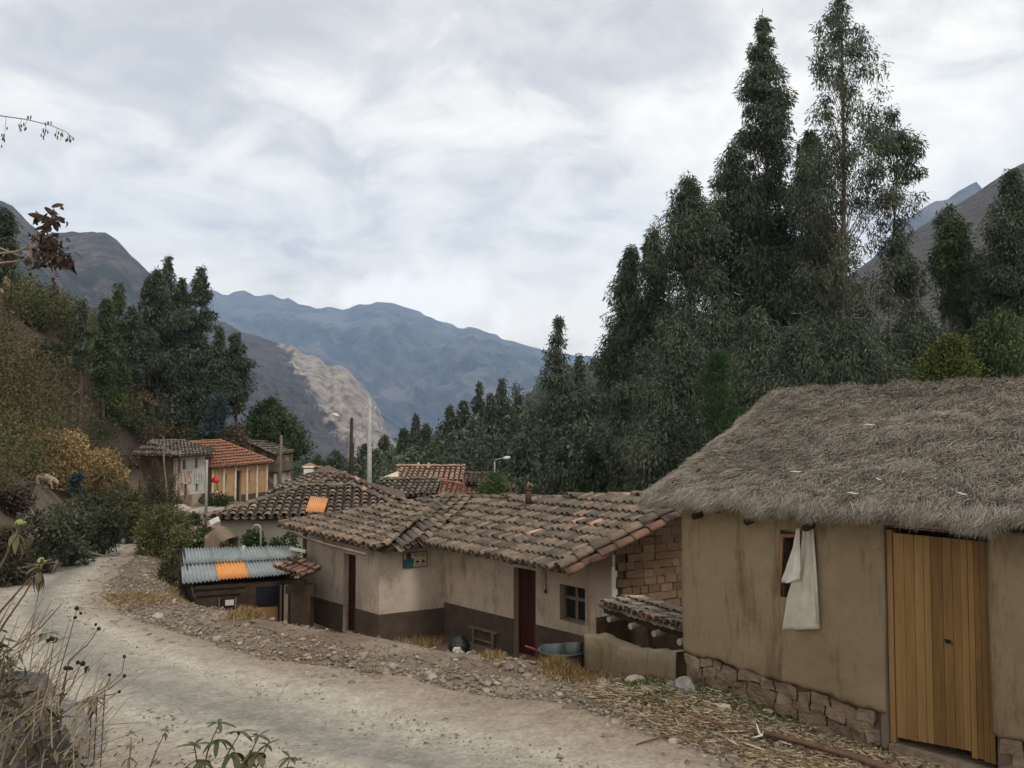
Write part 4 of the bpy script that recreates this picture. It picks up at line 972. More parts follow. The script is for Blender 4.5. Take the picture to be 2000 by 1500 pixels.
# footing stones under the plaster
s_ = .03; 
for rowk in range(7):
    s_ = .0 + rowk * .07
    while s_ < L_ - .1:
        ln = random.uniform(.09, .30); s1_ = min(s_ + ln, L_)
        if not (s_ < dop[1] and s1_ > dop[0]):
            zt_ = bot((s_ + s1_) / 2) - .015 - rowk * .095; hh = .10
            c = onwall(wh, (s_ + s1_) / 2, zt_ - hh / 2, -.03 + random.uniform(-.015, .02))
            bm = bmesh.new(); bmesh.ops.create_cube(bm, size=1); bmesh.ops.subdivide_edges(bm, edges=bm.edges[:], cuts=2, use_grid_fill=True)
            ax = wax(wh); sl_ = (bot(s1_) - bot(s_)) / (s1_ - s_); sl_ = max(-.35, min(.2, sl_))
            for v in bm.verts:
                p = v.co.copy(); r_ = 1 - .03 * (abs(p.x * 2) ** 4 * abs(p.z * 2) ** 4)
                q = ax[0] * p.x * (s1_ - s_ - .006) * r_ + ax[1] * p.y * .085 + ax[2] * (p.z * (hh - .004) * r_ + p.x * (s1_ - s_) * sl_)
                q = q + np.array([mn.noise(Vector(q + c) * 7 + Vector((k_ * 7, 0, 0))) for k_ in range(3)]) * .042
                v.co = Vector(q)
            me = bpy.data.meshes.new('footing_stone'); bm.to_mesh(me); bm.free(); b_ = link('footing_stone', me, M['footing'], hut); b_.location = Vector(c) - hut.location
        s_ = s1_ + .008
# door: leaf with planks, hinge post, threshold
fr = MB(); wbox(fr, wh, dsa + .004, dsa + .05, dzb - .05, dzt - .02, -.02, -.11); df = fr.build('door', M['framewood'], hut); offs(df, hut)
x0 = dsa + .055; xe = dsb - .01; ws_ = [.12, .11, .10, .075, .12, .10, .085, .07, .06, .06, .06, .05]; tot = sum(ws_); x = x0
for k, w_ in enumerate(ws_):
    w_ = w_ * (xe - x0) / tot; m = MB(); c = onwall(wh, x + w_ / 2, (dzb + dzt - .08) / 2 + .0, -.045 + random.uniform(-.003, .003))
    zb_k = np.interp(x, [dsa, dsb], [dzb, wpx(wh, 1952, 1496)[1]]) + random.uniform(-.01, .01)
    if k < 8: zb_k = np.interp(x, [dsa, dsb], [dzb + .0, wpx(wh, 1952, 1480)[1]])
    zt_k = dzt - .045
    m.box((0, 0, 0), (w_ - .0035, .028, zt_k - zb_k), wax(wh)); c = onwall(wh, x + w_ / 2, (zb_k + zt_k) / 2, -.045 + random.uniform(-.003, .003))
    b_ = m.build('plank', M['plank'], df); b_.location = Vector(c) - hut.location; x += w_
s_, z_ = wpx(wh, 1849, 1254)
m = MB(); m.ball(onwall(wh, s_, z_, -.015), (.016, .016, .016)); m.tube([onwall(wh, s_, z_, .0), onwall(wh, s_ + .05, z_ - .002, .0)], .006, 5); m.tube([onwall(wh, s_ - .025, z_ + .012, -.012), onwall(wh, s_ + .03, z_ + .012, -.012)], .007, 6); lk_ = m.build('latch', M['black'], df, True); lk_.data.transform(Matrix.Translation(-hut.location))
m = MB(); wbox(m, wh, dsa - .06, dsa - .005, dzb - .1, dzt + .04, -.10, .012); o = m.build('door_post', M['greywood'], hut); offs(o, hut)
m = MB(); wbox(m, wh, dsa - .1, dsb + .3, dzt + .015, dzt + .09, -.12, .0); o = m.build('lintel', M['darkwood'], hut); offs(o, hut)
m = MB(); wbox(m, wh, dsa + .01, dsb + .02, -3.9, dzb - .055, -.30, .03); o = m.build('threshold', M['footing'], hut); offs(o, hut)
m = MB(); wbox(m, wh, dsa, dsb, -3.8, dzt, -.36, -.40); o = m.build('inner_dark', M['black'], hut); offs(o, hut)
# hut window of rough poles
m0 = [((1527, 1042), (1521, 1180)), ((1590, 1040), (1590, 1180)), ((1524, 1046), (1592, 1046)), ((1519, 1177), (1592, 1177))]
wroot = None
for k, (a, b) in enumerate(m0):
    (sa_, za_), (sb_, zb2) = wpx(wh, *a), wpx(wh, *b); m = MB(); m.tube([onwall(wh, sa_, za_, .0), onwall(wh, (sa_ + sb_) / 2 + .006, (za_ + zb2) / 2, .006), onwall(wh, sb_, zb2, .0)], .021, 7)
    if wroot is None: wroot = m.build('window', M['framewood'], hut, True); offs(wroot, hut)
    else: o = m.build('frame_pole', M['framewood'], wroot, True); offs(o, wroot)
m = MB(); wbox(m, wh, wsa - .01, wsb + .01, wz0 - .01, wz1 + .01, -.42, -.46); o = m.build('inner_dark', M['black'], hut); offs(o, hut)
# cloth hanging over the window
cl = empty('hanging_sack', onwall(wh, (wsa + wsb) / 2, wz0, .05), 'off-white sack cloth hanging folded over the hut window', 'cloth')
def clothsheet(rows, offf, mat, nm):
    m = MB(); nu = 14; nv = 26; ys_ = [r[0] for r in rows]
    for j in range(nv + 1):
        py = ys_[0] + (ys_[-1] - ys_[0]) * j / nv; xl = np.interp(py, ys_, [r[1] for r in rows]); xr = np.interp(py, ys_, [r[2] for r in rows])
        dy = np.interp(py, ys_, [r[3] if len(r) > 3 else 0 for r in rows])
        for i in range(nu + 1):
            u = i / nu; s, z = wpx(wh, xl + (xr - xl) * u, py + dy * (1 - u))
            o_ = offf + .022 * math.sin(u * 7 + j * .12) * (j / nv) + .012 * math.sin(u * 13 + 1 + j * .05) + .012 * mn.noise((u * 3, j * .2, 4))
            m.v.append(tuple(onwall(wh, s, z, o_)))
    for j in range(nv):
        for i in range(nu): a = j * (nu + 1) + i; m.f.append((a, a + 1, a + nu + 2, a + nu + 1))
    o = m.build(nm, M[mat], cl, True); s_ = o.modifiers.new('thickness', 'SOLIDIFY'); s_.thickness = .004; offs(o, cl)
clothsheet([(1026, 1576, 1592), (1090, 1566, 1596), (1160, 1546, 1601), (1226, 1533, 1606, 4)], .05, 'cloth', 'sheet')
clothsheet([(1030, 1566, 1571), (1070, 1558, 1573), (1110, 1545, 1573), (1128, 1537, 1570), (1136, 1536, 1550)], .085, 'clothw', 'folded_flap')
m = MB(); a = [wpx(wh, 1594, 1032), wpx(wh, 1601, 1130), wpx(wh, 1606, 1216)]; m.tube([onwall(wh, *q, .075) for q in a], .013, 7); o = m.build('hem_pole', M['cloth'], cl, True); offs(o, cl)
# rafters showing under the eave
for k in range(9):
    s_ = .25 + k * .62
    if abs(s_ - (dsa + dsb) / 2) < .5: continue
    m = MB(); m.tube([onwall(wh, s_, hzT - .04, -.3), onwall(wh, s_, hzT - .10, .16)], .035, 7); o = m.build('rafter', M['darkwood'], hut, True); offs(o, hut)

# thatch: a displaced slab under a coat of straw
zE = P(1275, 985, 8.8)[2]
nE = wh[3]
eL = np.array([*(onwall(wh, -.30, 0, .34)[:2]), zE + .05]); eR = np.array([*(onwall(wh, 6.6, 0, .30)[:2]), zE + .20])
rL = P(1522, 760, 11.0); 
rR = rL + (eR - eL) * .93; rR[2] = rL[2] + .0
thn = .20
def roofpt(u, v, h=0.0):
    p = (eL * (1 - u) + eR * u) * (1 - v) + (rL * (1 - u) + rR * u) * v
    s = u * 6.9
    n_ = unit(np.cross(eR - eL, rL - eL)); n_ = n_ if n_[2] > 0 else -n_
    ed = min(1, u / .05)          # verge rolls down
    lowv = max(0, 1 - v / .10)
    k = .05 * mn.noise((s * .8, v * 3, 1)) + .045 * mn.noise((s * 2.6, v * 7, 4)) + .025 * mn.noise((s * 7, v * 14, 8))
    p = p + n_ * (k - .03 * (1 - ed) ** 2 - .03 * lowv ** 2 + h)
    p[2] += -.05 * math.sin(math.pi * min(1, v)) * .6 + .03 * mn.noise((s * .7, 0, 9)) * (v > .9)
    if v < .08: p = p + np.array([*nE, -.55]) * (.07 * mn.noise((s * 6, 0, 2)) + .07 * mn.noise((s * 2.3, 3, 2)))
    return p, n_
nu, nv = 170, 66; V = []
for j in range(nv + 1):
    for i in range(nu + 1): V.append(roofpt(i / nu, j / nv)[0])
n1 = len(V)
for j in range(nv + 1):
    for i in range(nu + 1):
        p, n_ = roofpt(i / nu, j / nv); V.append(p - n_ * (thn * (.28 + .72 * min(1, j / 7)) * (.75 + .25 * min(1, i / 6))))
idx = np.arange(n1).reshape(nv + 1, nu + 1)
Qt = np.stack([idx[:-1, :-1], idx[:-1, 1:], idx[1:, 1:], idx[1:, :-1]], -1).reshape(-1, 4)
Qs = [Qt, Qt[:, ::-1] + n1]
for a, b in ((idx[0, :-1], idx[0, 1:]), (idx[-1, :-1], idx[-1, 1:]), (idx[:-1, 0], idx[1:, 0]), (idx[:-1, -1], idx[1:, -1])): Qs.append(np.stack([a, b, b + n1, a + n1], -1))
tm = ramp_mat('thatch_base', [(.3, (.05, .042, .035)), (.55, (.12, .105, .088)), (.75, (.19, .17, .145))], scale=14, detail=8, stretch=(1, 1, 1), bump=1, bscale=60, bdist=.03)
V = np.array(V) - np.array(hut.location)
thatch = link('roof', nmesh('roof', V, np.concatenate(Qs)), tm, hut, smooth=True)
# rear slope
Vb = np.array([rL, rR, rR - np.array([*nE, 0]) * 3.0 + [0, 0, -1.3], rL - np.array([*nE, 0]) * 3.0 + [0, 0, -1.3]])
m = MB(); m.add(list(Vb - np.array(hut.location) - [0, 0, .03]) + list(Vb - np.array(hut.location) - [0, 0, .3]), [(0, 1, 2, 3), (7, 6, 5, 4), (0, 1, 5, 4), (1, 2, 6, 5), (2, 3, 7, 6), (3, 0, 4, 7)])
m.build('rear_slope', tm, hut)
# gable end fill under the thatch
ga, gb, gc = hA[:2] + dH * .05, hA[:2] + nH * 4.55 + dH * .05, hA[:2] + nH * 2.6 + dH * .05
m = MB(); m.add([(*ga, hzT - .05), (*gb, hzT - .05), (*gc, hzT + .95)] + [(*(q + dH * .3), z) for q, z in ((ga, hzT - .05), (gb, hzT - .05), (gc, hzT + .95))], [(0, 1, 2), (5, 4, 3), (0, 1, 4, 3), (1, 2, 5, 4), (2, 0, 3, 5)])
o = m.build('gable', M['mud'], hut); offs(o, hut)
# straw coat
NS = 190000
U = rng.random(NS); Vv = rng.random(NS) ** 1.0
kx = rng.random(NS)
Vv[:40000] = rng.random(40000) ** 1.5 * .11 - .018          # eave fringe
U[40000:50000] = rng.random(10000) * .03 - .006         # verge fringe
Vv[50000:55000] = 1 + rng.random(5000) * .03 - .02     # ridge tufts
nrmR = unit(np.cross(eR - eL, rL - eL)); nrmR = nrmR if nrmR[2] > 0 else -nrmR
down = unit(eL - rL); along = unit(eR - eL)
gu, gv = np.linspace(-.02, 1.02, 209), np.linspace(-.04, 1.04, 109)
GR = np.array([[roofpt(float(np.clip(a, 0, 1)), float(np.clip(b, 0, 1)))[0] for a in gu] for b in gv])
def bil(u, v):
    fu = np.clip((u - gu[0]) / (gu[1] - gu[0]), 0, len(gu) - 1.001); fv = np.clip((v - gv[0]) / (gv[1] - gv[0]), 0, len(gv) - 1.001)
    i, j = fu.astype(int), fv.astype(int); a, b = (fu - i)[:, None], (fv - j)[:, None]
    return (GR[j, i] * (1 - a) + GR[j, i + 1] * a) * (1 - b) + (GR[j + 1, i] * (1 - a) + GR[j + 1, i + 1] * a) * b
C = bil(U, Vv) + (np.maximum(-U, 0) * -6.9)[:, None] * along
cl_ = np.array([mn.noise((u * 38, v * 17, 2)) for u, v in zip(U[:], Vv[:])]) if NS < 1 else None
# clump field for direction and lift (cheap sines)
s_ = U * 6.9; f1 = np.sin(s_ * 5.1 + 3 * np.sin(Vv * 11 + s_)) ; f2 = np.sin(s_ * 13 + Vv * 31 + 2 * np.sin(s_ * 3.7)); f3 = np.sin(Vv * 47 + 4 * np.sin(s_ * 4.3))
D = down[None] * 1.0 + along[None] * (.16 * f1 + .13 * f2 + rng.normal(0, .42, NS))[:, None] + nrmR[None] * (.05 + .10 * f3 + rng.normal(0, .12, NS))[:, None]
eave = Vv < .05
D[eave] += np.array([0, 0, -.8])[None] * rng.random(eave.sum())[:, None] * 1.2 + nE_ if False else 0
tf = .5 + .5 * np.sin(s_[eave] * 9 + 3 * np.sin(s_[eave] * 2.3)); D[eave, 2] -= rng.random(eave.sum()) * (.1 + 1.1 * tf)
vg = U < .02; D[vg] -= along[None] * (rng.random(vg.sum()) * .7)[:, None]; D[vg, 2] -= .2
rd = Vv > .985; D[rd] = nrmR[None] * .3 + rng.normal(0, .5, (rd.sum(), 3)); D[rd, 2] = np.abs(D[rd, 2]) * .5
D /= np.linalg.norm(D, axis=1)[:, None]
Ln = rng.uniform(.05, .15, NS) * np.where(Vv < .03, 1.9, 1) * np.where(eave, 1.05, 1) * np.where(rd, .6, 1); W_ = rng.uniform(.003, .006, NS)
Sd = np.cross(D, nrmR[None] + rng.normal(0, .4, (NS, 3))); Sd /= np.linalg.norm(Sd, axis=1)[:, None]
h_ = (rng.random(NS) ** 1.5 * .035 + .008)[:, None] * nrmR[None]
A = C + h_ - D * Ln[:, None] * .4; B_ = C + h_ * 1.3 + D * Ln[:, None] * .6
mid_ = (A + B_) / 2 + nrmR[None] * (rng.normal(0.004, .008, NS))[:, None] + Sd * rng.normal(0, .012, NS)[:, None]
VV = np.stack([A - Sd * W_[:, None] * .5, A + Sd * W_[:, None] * .5, mid_ + Sd * W_[:, None] * .5, mid_ - Sd * W_[:, None] * .5, B_], 1).reshape(-1, 3)
bI = np.arange(NS)[:, None] * 5
Q1 = bI + np.array([[0, 1, 2, 3]]); Q2 = bI + np.array([[3, 2, 4, 4]])
big = np.sin(s_ * 1.3 + 2 * np.sin(Vv * 5 + 1)) * np.sin(Vv * 9 + 2 * np.sin(s_ * .9)); hole = (np.sin(s_ * 4.1 + 5 * np.sin(Vv * 8)) * np.sin(Vv * 19 + 3 * np.sin(s_ * 2.2)) > .86)
tone = np.clip(.52 + .12 * f1 * f2 + .10 * big - .28 * hole + rng.normal(0, .22, NS), 0, 1)[:, None]
colr = np.array([[.085, .072, .058]]) * (1 - tone) + np.array([[.36, .322, .27]]) * tone
br = rng.random(NS) < .05; colr[br] = np.array([.36, .27, .165]) * rng.uniform(.7, 1.1, (br.sum(), 1))
me = bpy.data.meshes.new('straw'); VV -= np.array(hut.location)
me.vertices.add(len(VV)); me.vertices.foreach_set('co', VV.astype(np.float32).ravel())
lt = np.concatenate([Q1, bI + np.array([[3, 2, 4, 4]])], 1)[:, :7]
me.loops.add(NS * 7); me.loops.foreach_set('vertex_index', lt.astype(np.int32).ravel())
me.polygons.add(NS * 2); ls = (np.arange(NS)[:, None] * 7 + np.array([[0, 4]])).ravel(); me.polygons.foreach_set('loop_start', ls.astype(np.int32)); me.update(calc_edges=True)
a_ = me.attributes.new('tint', 'FLOAT_COLOR', 'FACE'); c4 = np.ones((NS * 2, 4), np.float32); c4[:, :3] = np.repeat(colr, 2, 0); a_.data.foreach_set('color', c4.ravel())
o = link('straw_coat', me, M['thatch'], thatch); o['kind'] = 'stuff'
for k, (px, py) in enumerate(((1700, 842), (1556, 934), (1718, 949), (1880, 979), (1667, 977))):
    d_ = ray(px, py); nn = nrmR; p = d_ * (np.asarray(eL).dot(nn) / d_.dot(nn)) + nn * .07
    m = MB(); an = random.uniform(-.6, 1.2); dd = along * math.cos(an) + down * math.sin(an) * .5
    m.tube([p - dd * .06, p + nn * .012 + down * .015, p + dd * .03, p + dd * .07 - down * .02], [.003, .007, .006, .002], 5); o = m.build('corn_husk', M['clothw'], None, True)
    tag(o, ['pale dry husk high on the thatch above the door', 'pale dry husk on the thatch above the hut window', 'curled pale husk near the middle of the thatch', 'small pale husk low on the thatch right of the door post', 'curled pale husk in the eave fringe left of the door'][k], 'husk', 'dry husks on the thatch')
# ------------------------------------------------------------------ vegetation helpers
def leaf_arrays(C, D, Lg, Wd, rg, fold=.0):
    """C base points, D unit directions -> 4-vertex leaf blades"""
    n = len(C); r = rg.normal(0, 1, (n, 3)); S = np.cross(D, r); S /= np.linalg.norm(S, axis=1)[:, None] + 1e-9
    Lg = np.broadcast_to(Lg, n)[:, None]; Wd = np.broadcast_to(Wd, n)[:, None]
    m_ = C + D * Lg * .42
    V = np.stack([C, m_ + S * Wd * .5, C + D * Lg, m_ - S * Wd * .5], 1).reshape(-1, 3)
    Q = np.arange(n * 4).reshape(n, 4); return V, Q
def hue(pal, n, rg, clump=None, mixv=.5):
    """random colours between palette entries"""
    pal = np.array(pal, float); t = rg.random(n) * (len(pal) - 1) if clump is None else np.clip((clump * mixv + rg.random(n) * (1 - mixv)), 0, .9999) * (len(pal) - 1)
    i = np.minimum(t.astype(int), len(pal) - 2); f = (t - i)[:, None]; return (pal[i] * (1 - f) + pal[i + 1] * f) * rg.uniform(.8, 1.2, (n, 1))
EUC = [(.023, .036, .023), (.047, .064, .038), (.082, .102, .06), (.175, .195, .125)]
EUCG = [(.022, .038, .015), (.045, .07, .024), (.07, .10, .035), (.11, .14, .055)]
OLIVE = [(.045, .046, .022), (.08, .08, .038), (.12, .115, .056), (.16, .145, .078)]
BROWN = [(.06, .046, .028), (.105, .08, .048), (.15, .118, .07), (.20, .165, .10)]
GREENB = [(.02, .032, .014), (.04, .058, .022), (.065, .085, .032), (.11, .13, .055)]
YELL = [(.10, .11, .02), (.17, .18, .035), (.24, .25, .06)]
GOLD = [(.16, .10, .042), (.27, .18, .08), (.38, .27, .13), (.45, .35, .19)]
BLUEG = [(.03, .05, .05), (.055, .085, .085), (.09, .13, .13)]
def crown(H, prof, ncl, nleaf, Ll, Lw, rg, pal, lean=0.0, rc=.30, hang=.75, crown0=.2, flatz=1.0, cmin=.35):
    """clusters through a crown; prof: list of (height fraction, radius). returns arrays + branch specs"""
    hs = np.array([p[0] for p in prof]); rs = np.array([p[1] for p in prof])
    Cs, Ds, Cl, br = [], [], [], []
    # height density follows the radius
    grid = np.linspace(hs[0], hs[-1], 200); wgt = np.interp(grid, hs, rs) + .25; cdf = np.cumsum(wgt); cdf /= cdf[-1]
    so_ = rg.random() * 50; hsc = 3.2 + rg.random() * 2.5
    for k in range(ncl):
        f = np.interp(rg.random(), cdf, grid) if k > ncl * .10 else hs[-1] - (hs[-1] - hs[0]) * .22 * (k / max(1, ncl * .10)) ** 1.0; r0 = np.interp(f, hs, rs); a = rg.random() * 2 * math.pi; nv_ = 0
        if k > ncl * .10:
            for _t in range(5):
                nv_ = mn.noise(Vector((math.cos(a) * 1.1 + so_, math.sin(a) * 1.1, f * hsc * 1.6)))
                if nv_ > -.10: break
                a = rg.random() * 2 * math.pi; f = np.interp(rg.random(), cdf, grid); r0 = np.interp(f, hs, rs)
        r0 *= 1 + .75 * nv_; cr = min(cmin + rc * r0 * rg.uniform(.35, 1.35), .40 * r0 + cmin * .8)
        rr = max(0.0, r0 - cr * .55) * (rg.random() ** .55)
        c = np.array([rr * math.cos(a) + lean * f * H, rr * math.sin(a), f * H]); 
        br.append((f, c, r0)); n = int(nleaf * rg.uniform(.6, 1.3) * (cr / (cmin + rc * np.mean(rs))) ** 1.3)
        if n < 3: continue
        p = rg.normal(0, 1, (n, 3)); p /= np.linalg.norm(p, axis=1)[:, None]; p *= (rg.random(n) ** .45)[:, None] * cr * np.array([rg.uniform(.7, 1.3), rg.uniform(.7, 1.3), flatz * rg.uniform(.6, 1.3)])
        out = p / (cr + .01); d = out * .55 + rg.normal(0, .38, (n, 3)); d[:, 2] -= hang
        d /= np.linalg.norm(d, axis=1)[:, None]
        Cs.append(c + p); Ds.append(d); Cl.append(np.full(n, rg.random()))
    C, D, Cl = np.concatenate(Cs), np.concatenate(Ds), np.concatenate(Cl); n = len(C)
    V, Q = leaf_arrays(C, D, Ll * rg.uniform(.6, 1.3, n), Lw * rg.uniform(.7, 1.3, n), rg)
    return V, Q, hue(pal, n, rg, Cl, .45), br
def skeleton(H, r0, br, rg, lean=0.0, nb=40, top=.97, fork=False):
    m = MB(); pts = []; rad = []
    wob1, wob2 = rg.normal(0, .012 * H), rg.normal(0, .008 * H)
    def tr(f): return np.array([lean * f * H + wob1 * math.sin(f * 5), wob2 * math.sin(f * 7 + 1), f * H])
    for f in np.linspace(-.02, top, 9): pts.append(tr(f)); rad.append(r0 * (1 - f) ** .85 + .012)
    m.tube(pts, rad, 7)
    sel = br if len(br) <= nb else [br[i] for i in rg.choice(len(br), nb, replace=False)]
    for f, c, rr in sel:
        f0 = max(.08, f - (.05 + .10 * rg.random())); a = tr(f0); mid = (a * .5 + c * .5) + np.array([0, 0, .12 * rr]); rb = max(.010, r0 * .28 * (1 - f0) ** .8)
        m.tube([a, mid, c], [rb, rb * .6, .008], 4, cap=False)
    return m
def make_tree(name, label, loc, H, prof, ncl, nleaf, Ll, Lw, seed, pal=EUC, bark='bark', r0=.2, lean=0.0, cat='tree', group=None, nb=40, leafmat='leaf', **kw):
    rg = np.random.default_rng(seed); t = empty(name, loc, label, cat, group)
    V, Q, cc, br = crown(H, prof, ncl, nleaf, Ll, Lw, rg, pal, lean=lean, **kw)
    link('crown', nmesh('crown', V, Q, cc), M[leafmat], t)
    skeleton(H, r0, br, rg, lean, nb).build('trunk', M[bark], t, True)
    return t
def copytree(t, loc, rz, s, label, group=None):
    r = t.copy(); col.objects.link(r); r.location = loc; r.rotation_euler = (0, 0, rz); r.scale = (s, s, s) if not hasattr(s, '__len__') else s; r['label'] = label
    if group: r['group'] = group
    elif 'group' in r: del r['group']
    for c in list(t.children):
        d = c.copy(); col.objects.link(d); d.parent = r
    return r
# big trees: silhouette heights and half-widths in photo pixels at the tree's own distance
def hero(label, px, Y, ytop, ybase, prof_px, ncl, nleaf, seed, pal=EUC, bark='bark', r0=.22, lean_px=0, Ll=.26, Lw=.055, name='eucalyptus_tree', **kw):
    b = P(px, ybase, Y); top = P(px, ytop, Y); k = Y / F; b[2] = min(b[2], hz(b[0], b[1]) - .05); H = top[2] - b[2]
    prof = sorted([((P(px, y, Y)[2] - b[2]) / H, r * k) for y, r in prof_px])
    prof.append((1.0, .12))
    sc_ = Y / 40
    return make_tree(name, label, b, H, prof, ncl, nleaf, Ll * sc_, Lw * sc_, seed, pal, bark, r0, lean=lean_px * k / H, **kw)
G_EU = 'eucalyptus trees behind the thatched hut'
hero('tallest eucalyptus, open crown reaching out of the top of the picture above the thatch', 1655, 40, -14, 900,
     [(20, 32), (100, 66), (160, 78), (220, 72), (300, 80), (400, 112), (500, 105), (600, 100), (700, 120), (780, 120)], 260, 125, 101, r0=.19, bark='bark', group=G_EU, nb=150, rc=.13, cmin=.30)
hero('side limb of the tallest eucalyptus spreading right over the far brown slope', 1745, 41, 215, 860, [(250, 28), (300, 55), (380, 62), (440, 40), (520, 25)], 60, 150, 102, r0=.10, lean_px=10, group=G_EU, rc=.2, cmin=.3, nb=60)
hero('slim pointed eucalyptus, second tallest, left of the tallest one', 1502, 46, 36, 930,
     [(60, 15), (100, 24), (150, 38), (190, 50), (235, 42), (290, 46), (340, 36), (390, 48), (480, 75), (600, 80), (720, 80)], 230, 260, 103, r0=.26, bark='bark', group=G_EU, nb=80, rc=.22)
hero('dense dark eucalyptus filling the gap between the two tallest trees', 1592, 44, 258, 900, [(300, 30), (360, 50), (430, 62), (520, 75), (640, 90), (780, 100)], 190, 300, 104, group=G_EU, rc=.28)
hero('bushy eucalyptus shoulder left of the slim pointed one', 1440, 45, 285, 930, [(310, 25), (360, 48), (430, 70), (520, 85), (640, 95), (800, 95)], 190, 300, 105, group=G_EU, rc=.30)
hero('rounded eucalyptus with a lumpy top, third from the left edge of the grove', 1350, 43, 348, 950, [(370, 22), (400, 34), (450, 50), (520, 70), (620, 85), (740, 95), (840, 90)], 190, 300, 106, group=G_EU, rc=.32)
hero('narrow eucalyptus spire standing at the left edge of the grove', 1280, 47, 446, 960, [(470, 16), (520, 26), (580, 45), (660, 60), (760, 75), (860, 80)], 150, 260, 107, group=G_EU, rc=.28)
hero('low leafy eucalyptus forming the left flank of the grove', 1236, 49, 484, 965, [(510, 16), (560, 34), (620, 42), (680, 48), (760, 50), (860, 60)], 150, 240, 108, group=G_EU, rc=.3)
hero('broad drooping eucalyptus low in the middle of the grove', 1480, 37, 610, 900, [(630, 34), (680, 70), (740, 110), (800, 115)], 130, 190, 109, group=G_EU, rc=.25, Ll=.3)
hero('broad dark eucalyptus behind the tip of the thatch', 1330, 36, 640, 960, [(665, 30), (710, 60), (780, 90), (860, 90)], 120, 190, 110, group=G_EU, rc=.25)
hero('leafy eucalyptus sapling clump right below the tallest tree', 1665, 33, 625, 870, [(650, 28), (690, 60), (740, 95), (790, 100)], 110, 180, 111, group=G_EU, rc=.2, Ll=.32)
G_R = 'trees on the slope right of the grove'
hero('yellow-green tree with a pale leaning trunk in front of the brown slope', 1822, 45, 430, 800, [(455, 28), (500, 38), (560, 36), (600, 18)], 55, 200, 112, pal=EUCG, bark='bark_pale', r0=.16, lean_px=48, name='leaning_tree', group=G_R, rc=.3)
hero('dark round-topped tree just behind the yellow-green leaning tree', 1864, 60, 405, 820, [(430, 26), (470, 36), (520, 30), (600, 40), (700, 50)], 70, 220, 113, group=G_R, name='eucalyptus_tree')
hero('big dark eucalyptus cut by the right edge of the photo', 1990, 42, 335, 860, [(370, 22), (430, 50), (500, 62), (600, 68), (720, 80)], 170, 260, 114, group=G_R, rc=.25)
hero('olive loose-crowned tree between the leaning tree and the right edge', 1925, 48, 500, 850, [(520, 30), (580, 42), (650, 46), (740, 60)], 90, 210, 115, pal=EUCG, bark='bark_red', group=G_R)
hero('thin dark branchy tree right of the tallest trunk', 1770, 44, 490, 850, [(505, 18), (530, 40), (600, 40), (680, 60), (760, 70)], 80, 170, 116, group=G_R)
hero('low dark tree hiding the foot of the brown slope', 1820, 38, 640, 860, [(670, 50), (720, 80), (780, 85)], 90, 220, 117, group=G_R)
hero('low olive tree rising over the right end of the thatch ridge', 1960, 36, 610, 860, [(640, 40), (700, 75), (770, 85)], 90, 220, 118, pal=EUCG, group=G_R)
hero('bright yellow-green bush just above the thatch ridge', 1862, 30, 668, 810, [(690, 34), (720, 48), (760, 52)], 60, 200, 119, pal=[(.05, .065, .018), (.09, .11, .03), (.14, .15, .045)], name='bush', r0=.06, leafmat='scrub', cat='bush', hang=.0, Ll=.2, Lw=.08)
hero('feathery bright green conifer at the left tip of the thatch', 1405, 30, 690, 960, [(720, 22), (760, 48), (820, 60), (880, 60), (930, 50)], 120, 160, 120, pal=[(.018, .04, .014), (.035, .07, .022), (.06, .105, .035)], name='conifer', r0=.10, hang=-.2, Ll=.26, Lw=.03, flatz=.4, rc=.2)
for k, (px, Y, yt, r) in enumerate(((1560, 33, 640, 90), (1740, 34, 660, 70), (1260, 40, 690, 70), (1210, 52, 640, 50), (1420, 34, 760, 80), (1300, 33, 800, 80))):
    hero(['shadowy undergrowth tree right of the conifer', 'shadowy undergrowth tree below the branchy tree', 'shadowy tree at the foot of the narrow spire', 'shadowy tree at the far left foot of the grove', 'low dark tree behind the conifer', 'low dark tree left of the conifer'][k], px, Y, yt, 960, [(yt + 30, r * .5), (yt + 90, r * .9), (yt + 170, r), (880, r)], 90, 260, 130 + k, name='undergrowth_tree', rc=.3)

